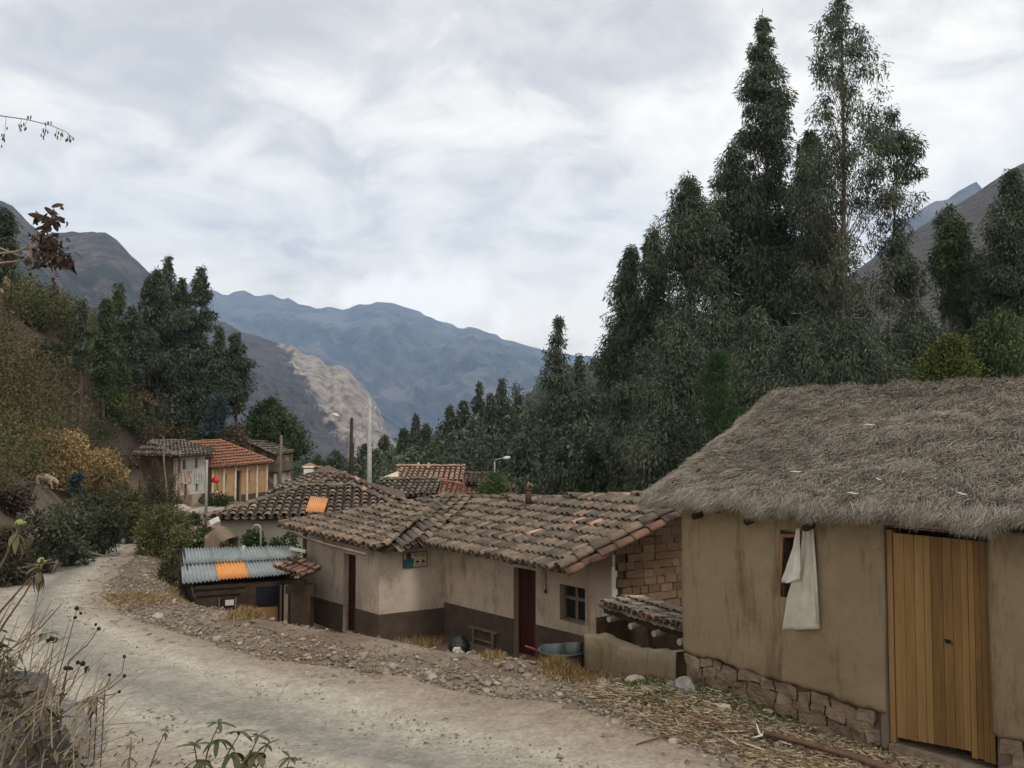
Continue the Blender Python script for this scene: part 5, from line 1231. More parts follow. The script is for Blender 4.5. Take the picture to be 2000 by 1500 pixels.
# ------------------------------------------------------------------ middle distance trees (near valley side)
GV = 'eucalyptus trees in the valley behind the roofs'
mids = [  # px, Y, ytop, ybase, halfwidth px, label
 (1092, 82, 618, 985, 42, 'tall pointed eucalyptus with a bare reddish trunk behind the main tile roof'),
 (1132, 88, 694, 975, 26, 'shorter pointed eucalyptus leaning on the right of the bare-trunked one'),
 (980, 100, 740, 960, 28, 'twin-topped eucalyptus standing above the lamp with the white head'),
 (936, 102, 748, 960, 24, 'narrow-topped eucalyptus left of the twin-topped one'),
 (878, 105, 792, 955, 30, 'eucalyptus forming the left end of the dense dark wood'),
 (905, 104, 782, 955, 26, 'eucalyptus second from the left end of the dense dark wood'),
 (1012, 96, 772, 960, 20, 'slim eucalyptus spire between the twin-topped and the tall pointed one'),
 (958, 98, 770, 960, 24, 'eucalyptus in the dip left of the twin-topped one'),
 (1045, 90, 800, 965, 36, 'broad dark eucalyptus left of the tall bare trunk'),
 (1162, 80, 775, 970, 36, 'dark eucalyptus right of the bare reddish trunk'),
 (1205, 70, 745, 975, 42, 'dark eucalyptus beside the hooked street lamp'),
 (812, 110, 812, 950, 16, 'thin eucalyptus with an open wind-blown top and pale trunk'),
 (787, 112, 838, 950, 13, 'small pointed eucalyptus left of the wind-blown one'),
 (832, 110, 830, 950, 14, 'small pointed eucalyptus right of the wind-blown one'),
 (750, 96, 852, 950, 22, 'low bushy tree right of the concrete pole'),
 (715, 98, 868, 950, 22, 'low bushy tree just behind the concrete pole'),
 (845, 88, 868, 958, 28, 'round dark tree behind the pale tiled roof ridge'),
 (800, 84, 880, 955, 28, 'round dark tree left of the pale tiled roof ridge'),
 (1105, 62, 862, 985, 34, 'young eucalyptus below the bare reddish trunk'),
 (1020, 66, 850, 980, 36, 'dark tree behind the right end of the pale tiled roofs'),
 (1160, 56, 860, 985, 40, 'young eucalyptus left of the hooked lamp'),
 (1240, 50, 800, 985, 46, 'dark young eucalyptus right of the hooked lamp'),
 (1290, 44, 850, 985, 46, 'leafy young tree just above the tip of the thatch'),
 (655, 130, 880, 930, 20, 'small tree behind the dark wooden lamp pole'),
 (620, 135, 890, 930, 18, 'small tree above the far reddish pyramid roof'),
]
base_t = {}
for k, (px, Y, yt, yb, hw, lab) in enumerate(mids):
    b = P(px, yb, Y); H = P(px, yt, Y)[2] - b[2]; kk = Y / F; r = hw * kk
    g_ = min(b[2], hz(b[0], b[1]) - .05); H0, H, dz_ = H, H + b[2] - g_, b[2] - g_; b[2] = g_
    red = px == 1092; thin = px in (812,)
    pr = [(.32 if red else (.5 if thin else .12), r * .75), (.5, r), (.68, r * .85), (.82, r * .5), (.93, r * .26), (1.0, .1)]
    if hw > 30 and H < 9: pr = [(.05, r * .9), (.4, r), (.7, r * .85), (.9, r * .5), (1, r * .15)]
    pr = [((f_ * H0 + dz_) / H, q_) for f_, q_ in pr]
    make_tree('eucalyptus_tree' if yt < 860 else 'leafy_tree', lab, b, H, pr, 60 if thin else 110 if H > 9 else 70, 75, .42, .13, 200 + k, pal=EUC if k % 4 or k == 0 else EUCG, bark='bark_red' if red else 'bark', r0=.24 if red else .16, group=GV, nb=24, rc=.30)
# dead branches standing in the wood: pale bare sapling trunks
for k, (x0, y0, x1, y1, Y) in enumerate(((955, 962, 935, 925, 70), (1133, 965, 1136, 880, 66), (970, 960, 972, 925, 72))):
    a, b = P(x0, y0, Y), P(x1, y1, Y); m = MB(); m.tube([a, (a + b) / 2 + [.1, 0, 0], b], [.07, .05, .03], 5); o = m.build('bare_trunk', M['bark_pale'], None, True)
    tag(o, ['bare pale stick leaning left in the dark wood behind the roofs', 'thin pale upright trunk right of the bare reddish one', 'thin pale trunk beside the white-headed street lamp'][k], 'tree')

# left side
GL = 'eucalyptus trees above the left-hand houses'
lefts = [
 (322, 92, 503, 880, [(520, 9), (560, 14), (620, 22), (720, 40), (820, 45)], 'thin-topped eucalyptus, tallest above the left-hand houses', 90, 150),
 (300, 90, 528, 880, [(545, 14), (580, 34), (640, 50), (720, 58), (800, 55)], 'dense dark eucalyptus, leftmost of the tall clump', 160, 170),
 (350, 94, 545, 880, [(575, 16), (620, 36), (700, 46), (800, 50)], 'dense dark eucalyptus in the middle of the tall clump', 140, 170),
 (388, 96, 522, 880, [(545, 12), (590, 22), (650, 34), (740, 42), (820, 44)], 'slim pale-tipped eucalyptus, right spire of the tall clump', 130, 170),
 (458, 92, 652, 885, [(665, 14), (690, 26), (720, 32), (745, 36), (770, 22), (800, 18)], 'open eucalyptus with separate leaf clumps, rightmost above the houses', 50, 190),
 (425, 90, 640, 880, [(690, 14), (740, 26), (800, 32)], 'narrow dark eucalyptus between the pale-tipped spire and the open one', 80, 150),
 (228, 80, 556, 760, [(570, 8), (600, 14), (640, 20), (700, 24), (770, 20)], 'slender olive eucalyptus on the scrubby hillside', 50, 120),
 (203, 76, 585, 750, [(600, 12), (640, 18), (700, 24), (770, 20)], 'second olive eucalyptus, left of the slender one', 50, 120),
 (156, 70, 588, 700, [(600, 8), (625, 14), (650, 16), (720, 16)], 'small dark spire alone on the scrubby hillside', 30, 120),
 (255, 84, 600, 770, [(620, 14), (680, 22), (730, 24)], 'grey-green eucalyptus left of the tall clump', 60, 120),
 (2, 42, 412, 600, [(430, 14), (470, 22), (530, 26)], 'dark green tree cut by the left edge high on the hillside', 70, 160),
]
for k, (px, Y, yt, yb, pr, lab, ncl, nl) in enumerate(lefts):
    hero(lab, px, Y, yt, yb, pr, ncl, nl, 300 + k, pal=(EUCG if k in (6, 7) else EUC), group=GL, Ll=.20, Lw=.055, r0=.2, nb=50 if k == 4 else 20, rc=.26)
hero('round grey-green leafy tree behind the house with the balcony', 530, 98, 782, 900, [(800, 30), (830, 52), (860, 55), (885, 45)], 120, 130, 330, pal=EUCG, name='leafy_tree', Ll=.2, Lw=.08, hang=.1)
hero('blue-grey spiky shrub between the tall clump and the round tree', 424, 84, 772, 860, [(785, 12), (810, 20), (840, 20)], 40, 60, 331, pal=BLUEG, name='shrub', cat='shrub', hang=-.3, Ll=.28, Lw=.05, r0=.05)
hero('green bush behind the ridge of the orange-roofed house', 395, 86, 838, 885, [(845, 22), (860, 30), (875, 30)], 50, 90, 332, pal=GREENB, name='bush', cat='bush', hang=0., Ll=.18, Lw=.08, r0=.05)
hero('brownish bush climbing behind the two orange and brown roofs', 455, 86, 836, 890, [(845, 18), (860, 32), (880, 34)], 50, 90, 333, pal=BROWN, name='bush', cat='bush', hang=0., Ll=.18, Lw=.08, r0=.05, leafmat='scrub')
hero('green shrub in front of the middle roofs', 966, 38, 932, 975, [(940, 14), (955, 26), (968, 28)], 50, 90, 334, pal=[(.04, .065, .02), (.08, .12, .04), (.13, .18, .07)], name='shrub', cat='shrub', hang=0., Ll=.14, Lw=.06, r0=.03)

# ------------------------------------------------------------------ distant woods as masses (stuff)
def wood(name, pts, nl, Ll, Lw, pal, seed, kind='stuff', mat='leaf'):
    """pts: (x, y, z, H, r)"""
    rg = np.random.default_rng(seed); Cs, Ds, Cl = [], [], []
    for (x, y, z, H, r) in pts:
        if name != 'hillside_wood': g0_ = min(z, hz(x, y)); H += z - g0_; z = g0_
        ncl = 9
        f = rg.random(ncl) ** .8; rr = r * np.interp(f, [0, .3, .6, 1], [.8, 1, .75, .12]) * rg.random(ncl) ** .5; a = rg.random(ncl) * 6.283
        c = np.stack([x + rr * np.cos(a), y + rr * np.sin(a), z + f * H], 1)
        n = nl // ncl; p = rg.normal(0, 1, (ncl, n, 3)) * (r * .28); q = (c[:, None] + p).reshape(-1, 3)
        d = rg.normal(0, .6, q.shape); d[:, 2] -= .5; d /= np.linalg.norm(d, axis=1)[:, None]
        Cs.append(q); Ds.append(d); Cl.append(np.full(len(q), rg.random()))
    C, D, Cl = np.concatenate(Cs), np.concatenate(Ds), np.concatenate(Cl); n = len(C)
    V, Q = leaf_arrays(C, D, Ll * rg.uniform(.6, 1.3, n), Lw * rg.uniform(.7, 1.3, n), rg)
    o = link(name, nmesh(name, V, Q, hue(pal, n, rg, Cl, .6)), M[mat]); tag(o, kind=kind); return o
wh_me = bpy.data.objects['wooded_hill'].data; cw = np.empty(len(wh_me.vertices) * 3, np.float32); wh_me.vertices.foreach_get('co', cw); cw = cw.reshape(-1, 3)
rgw = np.random.default_rng(5)
ok = cw[(cw[:, 1] < 425) & (cw[:, 0] < 260) & (cw[:, 1] > 120)]
sel = ok[rgw.choice(len(ok), min(620, len(ok)), replace=False)] + rgw.normal(0, 2.5, (min(620, len(ok)), 3)) * [1, 1, 0]
pts = [(p[0], p[1], p[2] - 1, (4 + 6 * rgw.random()) , (1.6 + 2.0 * rgw.random())) for p in sel]
wood('hillside_wood', pts, 150, 1.1, .55, EUC, 11)
pts = []
for k in range(330):    # valley floor wood behind the roofs
    px = rgw.uniform(700, 1330); Y = rgw.uniform(75, 190)
    yt = np.interp(px, [700, 780, 860, 930, 1000, 1080, 1200, 1330], [905, 888, 850, 815, 810, 790, 740, 700]) + rgw.uniform(0, 70)
    g_ = P(px, 968, Y); tp = P(px, yt, Y); pts.append((g_[0], g_[1], g_[2], max(2.5, tp[2] - g_[2]), 1.6 + 1.6 * rgw.random() + Y * .006))
wood('valley_wood', pts, 260, .62, .26, EUC, 12)
pts = []
for k in range(90):     # low green at the far end of the street
    px = rgw.uniform(555, 760); Y = rgw.uniform(110, 260); g_ = P(px, 935, Y); tp = P(px, rgw.uniform(885, 915), Y); pts.append((g_[0], g_[1], g_[2] - 2, max(2, tp[2] - g_[2]), 2.0 + Y * .006))
wood('far_street_trees', pts, 120, .9, .4, GREENB, 13)
pts = []
for k in range(160):    # right-hand slope foot
    px = rgw.uniform(1700, 2150); Y = rgw.uniform(70, 200); g_ = P(px, 850, Y); tp = P(px, rgw.uniform(600, 720), Y); pts.append((g_[0], g_[1], g_[2], max(2, tp[2] - g_[2]), 2.0 + Y * .01))
wood('slope_wood', pts, 170, .8, .3, EUC, 14)

pts = []
for k in range(190):    # brush filling the ground under the grove
    x, y = rgw.uniform(4, 60), rgw.uniform(27, 62)
    if x / y < .02: continue
    pts.append((x, y, hz(x, y) - .2, rgw.uniform(1.2, 3.4), rgw.uniform(.9, 1.9)))
wood('grove_undergrowth', pts, 240, .34, .13, [(.03, .04, .022), (.06, .07, .036), (.095, .095, .05), (.14, .12, .07)], 15)
# ------------------------------------------------------------------ scrub on the left hillside (uncountable)
def scrub(name, n, region, seed, size, leafn, Ll, Lw, palf, hfun=hgt, zof=.0, squash=.75, mat='scrub', hang=-.15):
    rg = np.random.default_rng(seed); Cs, Ds, Tn = [], [], []
    k = 0; tries = 0
    while k < n and tries < n * 20:
        tries += 1; x, y = region(rg)
        if x is None: continue
        z = hz(x, y) + zof; s = size(rg, x, y); pal = palf(rg, x, y); m_ = int(leafn * rg.uniform(.6, 1.3)); d0 = math.hypot(x, y)
        nb = 6; cc = rg.normal(0, .45, (nb, 3)) * s * np.array([1, 1, .5]); cc[:, 2] = np.abs(cc[:, 2]) + s * .35
        w_ = rg.integers(0, nb, m_); p = rg.normal(0, 1, (m_, 3)); p /= np.linalg.norm(p, axis=1)[:, None]; p *= (rg.random(m_) ** .4 * s * .5)[:, None] * np.array([1, 1, squash])
        q = np.array([x, y, z]) + cc[w_] + p; q[:, 2] = np.maximum(q[:, 2], z - .1)
        d = p / (s * .5) * .8 + rg.normal(0, .5, (m_, 3)); d[:, 2] -= hang; d /= np.linalg.norm(d, axis=1)[:, None]
        Cs.append(q); Ds.append(d); Tn.append(hue(pal, m_, rg, np.full(m_, rg.random()), .5)); k += 1
        # leaf scale grows with distance
        if k == 1: Ls = []
        Ls.append(np.full(m_, max(.6, d0 / 40)))
    C, D, T_, Ls = np.concatenate(Cs), np.concatenate(Ds), np.concatenate(Tn), np.concatenate(Ls); n = len(C)
    V, Q = leaf_arrays(C, D, Ll * Ls * rg.uniform(.6, 1.4, n), Lw * Ls * rg.uniform(.7, 1.3, n), rg)
    return V, Q, T_
def hill_region(rg):
    y = rg.uniform(20, 105) if rg.random() < .75 else rg.uniform(15, 50); x = -rg.uniform(.20, .80) * y
    d = float(sdist(np.array([x]), np.array([y]), HC)[0])
    ppx = 1000 + F * x / y
    return (x, y) if (4.2 < d < 26 or (2.6 < d and (ppx < 45 or ppx > 150) and y > 14) or (1.2 < d and ppx < -20 and y > 18)) and d < 26 else (None, None)
def hill_pal(rg, x, y):
    v = 1.35 * mn.noise((x * .16, y * .10, 3.0)) + rg.normal(0, .13)
    return BROWN if v < -.13 else OLIVE if v < .12 else GREENB if v < .36 else [(.10, .085, .03), (.15, .135, .05), (.19, .17, .07)]
V, Q, T_ = scrub('x', 1050, hill_region, 21, lambda rg, x, y: rg.uniform(.6, 2.1) * (1 + y * .006), 370, .13, .06, hill_pal)
o = link('hillside_scrub', nmesh('hillside_scrub', V, Q, T_), M['scrub']); tag(o, kind='stuff')
# individual bushes: (px, ybase, Y or None, halfwidth px, height px, palette, label, name)
def bush(px, py, Y, hw, hh, pal, label, seed, n=1500, Ll=.10, Lw=.05, mat='scrub', name='bush', hang=.0, group=None, sk=True, flowers=None):
    b = P(px, py, Y); k = Y / F; r, H = hw * k, hh * k; g_ = hz(b[0], b[1]) - .03; H += max(0, b[2] - g_); b[2] = min(b[2], g_); rg = np.random.default_rng(seed); t = empty(name, b, label, 'bush', group)
    nb = 22; cc = np.stack([rg.uniform(-1, 1, nb) * r * .72, rg.uniform(-1, 1, nb) * r * .72, rg.uniform(.12, .82, nb) * H], 1)
    cc[:, :2] *= np.sqrt(np.clip(1.15 - (cc[:, 2] / H) ** 2, .1, 1))[:, None]
    w_ = rg.integers(0, nb, n); p = rg.normal(0, 1, (n, 3)); p /= np.linalg.norm(p, axis=1)[:, None]; s = min(r, H) * .36; p *= (rg.random(n) ** .4 * s)[:, None]
    q = cc[w_] + p; q[:, 2] = np.maximum(q[:, 2], -.05); d = p / s * .7 + rg.normal(0, .5, (n, 3)); d[:, 2] -= hang; d /= np.linalg.norm(d, axis=1)[:, None]
    V, Q = leaf_arrays(q, d, Ll * rg.uniform(.6, 1.4, n), Lw * rg.uniform(.6, 1.3, n), rg); tn = hue(pal, n, rg, rg.random(nb)[w_], .5)
    if flowers is not None: fm = rg.random(n) < flowers[0]; tn[fm] = np.array(flowers[1]) * rg.uniform(.8, 1.15, (fm.sum(), 1))
    link('foliage', nmesh('foliage', V, Q, tn), M[mat], t)
    if sk:
        m = MB()
        for c in cc: m.tube([(c[0] * .1, c[1] * .1, -.1), tuple(c * [.6, .6, .6]), tuple(c)], [.02 * k * 60, .012, .005], 4, cap=False)
        m.build('stems', M['bark'], t)
    return t
bush(318, 1078, 25.5, 62, 90, [(.05, .05, .02), (.08, .085, .03), (.11, .12, .045), (.13, .11, .05)], 'big olive-green bush on the inside of the road bend', 401, 5200, .12, .05)
bush(352, 1075, 24.5, 26, 62, [(.12, .12, .05), (.17, .17, .07), (.10, .11, .05)], 'yellowish twiggy shrub on the right of the big bend bush', 402, 1400, .10, .04)
bush(385, 1068, 25.5, 38, 62, GREENB, 'leafy green shrub with pale flowers between bush and tile roof', 403, 2600, .12, .08, mat='leaf', flowers=(.05, (.5, .5, .4)))
bush(505, 1082, 24.0, 46, 66, GREENB, 'round-leaved green shrub behind the corrugated roof left of the hooked pipe', 404, 2600, .12, .10, mat='leaf', flowers=(.03, (.35, .38, .22)))
bush(556, 1082, 23.6, 34, 58, GREENB, 'round-leaved green shrub between the hooked pipe and the cream house', 405, 2000, .12, .10, mat='leaf', flowers=(.03, (.35, .38, .22)))
bush(438, 1078, 24.0, 26, 40, [(.05, .055, .02), (.09, .07, .04), (.07, .08, .03)], 'creeper sprawling over the mud stump behind the shed', 406, 1200, .10, .07)
bush(330, 1150, 20.5, 22, 75, [(.05, .06, .03), (.08, .085, .045), (.12, .10, .06)], 'greyish weed clump at the left corner of the shed', 407, 1300, .09, .04)
bush(425, 995, 62, 30, 28, GREENB, 'weedy hedge in front of the ochre house', 408, 900, .25, .12, sk=False)
bush(380, 1015, 40, 16, 16, GREENB, 'small weed patch at the foot of the grey pole', 409, 500, .14, .07, sk=False)
DUST = [(.034, .040, .025), (.06, .068, .042), (.09, .098, .062), (.135, .14, .095)]
sh = [(95, 1052, 20.5, 50, 75, DUST, 'dark green roadside bush left of the bend'), (140, 1042, 22, 40, 60, DUST, 'mid-green roadside bush below the pig'),
      (195, 1030, 25, 42, 62, [(.03, .04, .025), (.055, .07, .04), (.09, .10, .055)], 'grey-green roadside bush below the dry vines'), (250, 1020, 29, 42, 70, OLIVE, 'olive roadside bush right of the grey-green one'),
      (290, 1005, 36, 44, 90, [(.04, .042, .028), (.065, .065, .04), (.09, .085, .055)], 'tall dull bush hiding the corner of the painted house'), (150, 960, 30, 22, 52, BLUEG, 'round blue-grey shrub right of the pig'),
      (30, 1068, 18.5, 44, 60, [(.045, .045, .03), (.075, .07, .045), (.10, .09, .06)], 'dull scrubby bush by the road at the left edge'), (225, 960, 38, 42, 60, OLIVE, 'olive bush above the road below the dead vines'),
      (330, 960, 56, 22, 42, BROWN, 'brown dry bush leaning on the side wall of the painted house'), (175, 1000, 27, 34, 50, DUST, 'dusty green bush in the middle of the roadside row'), (120, 1015, 24, 40, 52, OLIVE, 'dusty olive bush behind the dark green one on the bank'), (235, 990, 32, 36, 50, DUST, 'dusty dark bush behind the olive roadside one'), (15, 1000, 24, 40, 60, [(.05, .042, .03), (.085, .07, .05), (.12, .10, .075)], 'brownish scrubby bush on the bank at the left edge'), (60, 880, 36, 44, 60, [(.03, .028, .02), (.05, .045, .03), (.07, .06, .04)], 'dark hollow thicket left of the dead vines')]
for k, (px, py, Y, hw, hh, pal, lab) in enumerate(sh): bush(px, py, Y, hw, hh, pal, lab, 420 + k, 2600, .13, .06, group='roadside bushes on the bank')
vine = bush(100, 900, 34, 88, 56, GOLD, 'heap of golden dry vines on the bank above the pig', 450, 6500, .16, .08, name='dry_vines', hang=.5)
vine2 = bush(196, 905, 36, 58, 46, GOLD, 'second heap of dry golden leaves right of the vine heap', 451, 4000, .16, .08, name='dry_vines', hang=.5)
bush(205, 945, 33, 40, 52, [(.14, .10, .05), (.2, .15, .075), (.12, .11, .05)], 'half-dry yellowish bush under the golden leaves', 452, 2600, .14, .06)

# ------------------------------------------------------------------ stones and rubble
ICO = None
def chips(name, pos, size, colr, rg, flat=.5, kind='stuff', mat='stone_bits'):
    """angular bits: jittered boxes. pos (n,3)"""
    n = len(pos); b = np.array([(-1, -1, -1), (1, -1, -1), (1, 1, -1), (-1, 1, -1), (-1, -1, 1), (1, -1, 1), (1, 1, 1), (-1, 1, 1)], float) * .5
    v = b[None] * (1 + rg.uniform(-.45, .25, (n, 8, 1))) + rg.normal(0, .08, (n, 8, 3))
    v = v * (size[:, None, None] * np.stack([rg.uniform(.7, 1.5, n), rg.uniform(.6, 1.1, n), rg.uniform(.25, .8, n) * flat * 2], -1)[:, None])
    a = rg.random(n) * 6.283; ca, sa = np.cos(a), np.sin(a); t = rg.normal(0, .35, n); ct, st = np.cos(t), np.sin(t)
    x, y, z = v[..., 0], v[..., 1], v[..., 2]; y, z = y * ct[:, None] - z * st[:, None], y * st[:, None] + z * ct[:, None]; x, y = x * ca[:, None] - y * sa[:, None], x * sa[:, None] + y * ca[:, None]
    V = (np.stack([x, y, z], -1) + pos[:, None]).reshape(-1, 3)
    f = np.array([(0, 3, 2, 1), (4, 5, 6, 7), (0, 1, 5, 4), (1, 2, 6, 5), (2, 3, 7, 6), (3, 0, 4, 7)]); Q = (np.arange(n)[:, None, None] * 8 + f[None]).reshape(-1, 4)
    o = link(name, nmesh(name, V, Q, np.repeat(colr, 6, 0)), M[mat]); tag(o, kind=kind); return o
rg = np.random.default_rng(77)
def roadz(x, y):
    return hgt(x, y) + .03
# rubble band between road and hollow
pp = []
while len(pp) < 20000:
    t = rg.random() ** .9; i = t * (len(Rr) - 22) + 6; k = int(i); f = i - k
    if k >= len(Rr) - 1: continue
    p = Rr[k] * (1 - f) + Rr[k + 1] * f
    if p[1] > 34 or p[1] < 5.5: continue
    q = EC; 
    o_ = rg.random(); d_ = unit(Rr[min(k + 1, len(Rr) - 1)] - Rr[k]); nn = np.array([d_[1], -d_[0]])
    w_ = abs(rg.normal(.7, .8)) - .55; x, y = p + nn * w_
    pp.append((x, y))
pp = np.array(pp); e = -sdist(pp[:, 0], pp[:, 1], EC); inhut = (sdist(pp[:, 0], pp[:, 1], np.array([hC, hA[:2]])) < .05) & (pp[:, 0] > hA[0] - .1)
pp = pp[(e < 1.6) & ~inhut & (pp[:, 1] > 6)]
n = len(pp); sz = np.clip(rg.lognormal(-3.95, .6, n), .008, .12)
z = hgt(pp[:, 0], pp[:, 1]) + .02
tt_ = rg.random((n, 1)) ** 1.6; base_c = np.array([[.19, .15, .115]]) * (1 - tt_) + np.array([[.37, .325, .265]]) * tt_; base_c *= rg.uniform(.75, 1.2, (n, 1))
chips('roadside_rubble', np.stack([pp[:, 0], pp[:, 1], z], 1), sz, base_c, rg)
# gravel on the road itself
n = 26000; si = rg.random(n) ** .8 * .62; ii = si * (len(Lr) - 1); k = ii.astype(int); f = (ii - k)[:, None]
l_ = Lr[k] * (1 - f) + Lr[k + 1] * f; r2_ = Rr[k] * (1 - f) + Rr[k + 1] * f; t = rg.random((n, 1)); q = l_ * (1 - t) + r2_ * t
keep = rg.random(n) < (.25 + .9 * np.exp(-((t[:, 0] - .5) / .10) ** 2) + .8 * (t[:, 0] > .88) + .6 * (t[:, 0] < .1) + .15)
q = q[keep]; n = len(q); sz = np.clip(rg.lognormal(-4.5, .5, n), .005, .045)
gc = np.array([[.22, .19, .155]]) * rg.uniform(.6, 1.9, (n, 1))
chips('road_gravel', np.stack([q[:, 0], q[:, 1], hgt(q[:, 0], q[:, 1]) + .022], 1), sz, gc, rg)
# leaf and bark litter along the left verge
n = 5000; si = rg.random(n) * .5; ii = si * (len(Lr) - 1); k = ii.astype(int); f = (ii - k)[:, None]; l_ = Lr[k] * (1 - f) + Lr[k + 1] * f; q = l_ + rg.normal(0, .45, (n, 2)); 
C = np.stack([q[:, 0], q[:, 1], hgt(q[:, 0], q[:, 1]) + .03], 1); D = rg.normal(0, 1, (n, 3)) * [1, 1, .15]; D /= np.linalg.norm(D, axis=1)[:, None]
V, Q = leaf_arrays(C, D, rg.uniform(.03, .09, n), rg.uniform(.01, .025, n), rg); o = link('verge_litter', nmesh('verge_litter', V, Q, hue([(.05, .035, .02), (.13, .09, .05), (.26, .19, .11)], n, rg)), M['straw']); tag(o, kind='stuff')
# chopped yellow stalks in front of the hut
a0, a1, a2, a3 = G(1130, 1350)[:2], G(1480, 1395)[:2], G(1800, 1560)[:2], G(1330, 1440)[:2]
n = 12000; u = rg.random(n); v = rg.random(n)
q = (a0[None] * (1 - u)[:, None] + a1[None] * u[:, None]) * (1 - v)[:, None] + (G(1260, 1420)[:2][None] * (1 - u)[:, None] + G(1830, 1590)[:2][None] * u[:, None]) * v[:, None]
q2 = G(1480, 1400)[:2] * (1 - u[:, None]) + G(1880, 1500)[:2] * u[:, None]; m_ = rg.random(n) < .40; q[m_] = (q2 + (G(1560, 1500)[:2] - G(1560, 1420)[:2]) * v[:, None] * 1.2)[m_]
q += rg.normal(0, .10, q.shape); kp = (np.sin(q[:, 0] * 5.1 + 2 * np.sin(q[:, 1] * 3.3)) * np.sin(q[:, 1] * 4.7 + q[:, 0] * 2) > -.35) | (rg.random(n) < .25); q = q[kp]; n = len(q); C = np.stack([q[:, 0], q[:, 1], hgt(q[:, 0], q[:, 1]) + .035 + .03 * rg.random(n)], 1)
pref = unit(np.array([-1.0, .75])); an = rg.normal(0, .7, n) + math.atan2(pref[1], pref[0]); D = np.stack([np.cos(an), np.sin(an), rg.normal(0, .12, n)], 1); D /= np.linalg.norm(D, axis=1)[:, None]
V, Q = leaf_arrays(C, D, np.clip(rg.lognormal(-2.9, .6, n), .02, .28), rg.uniform(.005, .016, n), rg); o = link('chopped_stalks', nmesh('chopped_stalks', V, Q, hue([(.13, .09, .055), (.27, .20, .12), (.40, .32, .21), (.50, .43, .31)], n, rg)), M['straw']); tag(o, kind='stuff')
# poles lying on the ground
def lying(pts, rad, mat, label, name='pole'):
    m = MB(); P_ = [];
    for (px, py) in pts: g_ = G(px, py); P_.append((g_[0], g_[1], hz(g_[0], g_[1]) + .055 + .02 * (rad[0] > .015)))
    m.tube(P_, rad, 8); o = m.build(name, M[mat], None, True); tag(o, label, 'pole'); return o
M['polebrown'] = ramp_mat('peeled_pole', [(.3, (.085, .05, .036)), (.7, (.17, .10, .07))], scale=8, stretch=(1, 1, 1), bump=.4, bscale=30)
lying([(1492, 1448), (1580, 1470), (1680, 1500), (1800, 1545)], [.020, .028, .034, .04], 'polebrown', 'thick brown pole lying on the chopped stalks, running out at the bottom')
lying([(1150, 1354), (1230, 1366), (1310, 1392), (1400, 1424), (1480, 1445)], [.006, .010, .013, .018, .022], 'polebrown', 'long thin bent branch lying on the stalks towards the hut')
lying([(1243, 1466), (1275, 1456), (1312, 1447)], [.008, .008, .006], 'polebrown', 'short loose stick lying on the bare road', 'stick')
m = MB(); g_ = G(1484, 1448); zz = hz(g_[0], g_[1]); 
m.tube([(g_[0] - .03, g_[1], zz + .16), (g_[0] - .01, g_[1] - .01, zz + .08), (g_[0] + .02, g_[1] - .02, zz + .06)], [.003, .012, .006], 5); m.tube([(g_[0] + .04, g_[1], zz + .09), (g_[0] + .01, g_[1] - .02, zz + .06), (g_[0] - .09, g_[1] - .05, zz + .05)], [.004, .011, .003], 5)
o = m.build('pale_husk', M['clothw'], None, True); tag(o, 'pale curled husk standing up beside the thick brown pole', 'husk')
# individual rocks
def rock(px, py, wpx_, hpx, mat, label, seed, group=None, Y=None):
    g_ = G(px, py) if Y is None else P(px, py, Y); k = g_[1] / F; r = np.array([wpx_ * k / 2, wpx_ * k / 2 * .8, hpx * k * .62])
    bm = bmesh.new(); bmesh.ops.create_icosphere(bm, subdivisions=3, radius=1)
    for v in bm.verts:
        p = v.co.copy(); s = Vector((seed * 3.1, seed, 0)); kk = 1 + .28 * mn.noise(p * 1.3 + s) + .12 * mn.noise(p * 3.5 + s) + .05 * mn.noise(p * 9 + s)
        q = Vector((round(p.x * 2.6) / 2.6, round(p.y * 2.6) / 2.6, round(p.z * 2.2) / 2.2)); p = p.lerp(q, .35); v.co = Vector((p.x * r[0], p.y * r[1], p.z * r[2])) * kk
    me = bpy.data.meshes.new('rock'); bm.to_mesh(me); bm.free(); o = link('rock', me, M[mat]); o.rotation_euler = (0, 0, seed)
    o.location = (g_[0], g_[1], (hz(g_[0], g_[1]) if Y is None else g_[2]) + r[2] * .45); tag(o, label, 'rock', group); return o
rock(1336, 1352, 48, 30, 'rock', 'rounded grey boulder at the left foot of the thatched hut', 1)
rock(1312, 1344, 26, 16, 'rock', 'small grey stone touching the rounded boulder on its left', 2)
rock(1413, 1388, 30, 14, 'rockp', 'flat whitish stone on the grass in front of the hut wall', 3)
rock(1518, 1375, 34, 26, 'rockp', 'upright pale stone leaning on the hut footing', 4)
rock(1550, 1392, 52, 24, 'rockp', 'broad pale block beside the upright stone', 5)
rock(1584, 1400, 24, 24, 'footing', 'brown stone at the right end of the pale block', 6)
rock(1240, 1335, 44, 16, 'rockp', 'long pale slab half sunk in the grass by the broken wall', 7)
rock(1622, 1412, 34, 16, 'footing', 'low tan stone nearer the door post', 8)
rock(1680, 1428, 26, 12, 'rockp', 'small flat tan stone just left of the door post', 9)
rock(1188, 1318, 30, 12, 'rockp', 'pale stone in the weeds under the broken wall', 10)
rock(309, 1208, 26, 12, 'rockp', 'large pale stone on the shoulder left of the shed', 11)
rock(476, 1206, 14, 9, 'rockp', 'pale stone in front of the dry grass by the shed', 12)
rock(741, 1236, 22, 12, 'rock', 'grey stone on the brink below the projecting corner of the house', 13)
rock(893, 1275, 22, 12, 'rockp', 'pale stone on the brink in front of the refuse bag', 14)
rock(925, 1278, 16, 9, 'rockp', 'small pale stone on the brink in front of the bench', 15)
rock(985, 1284, 18, 11, 'rockp', 'pointed pale stone on the brink right of the bench', 16)
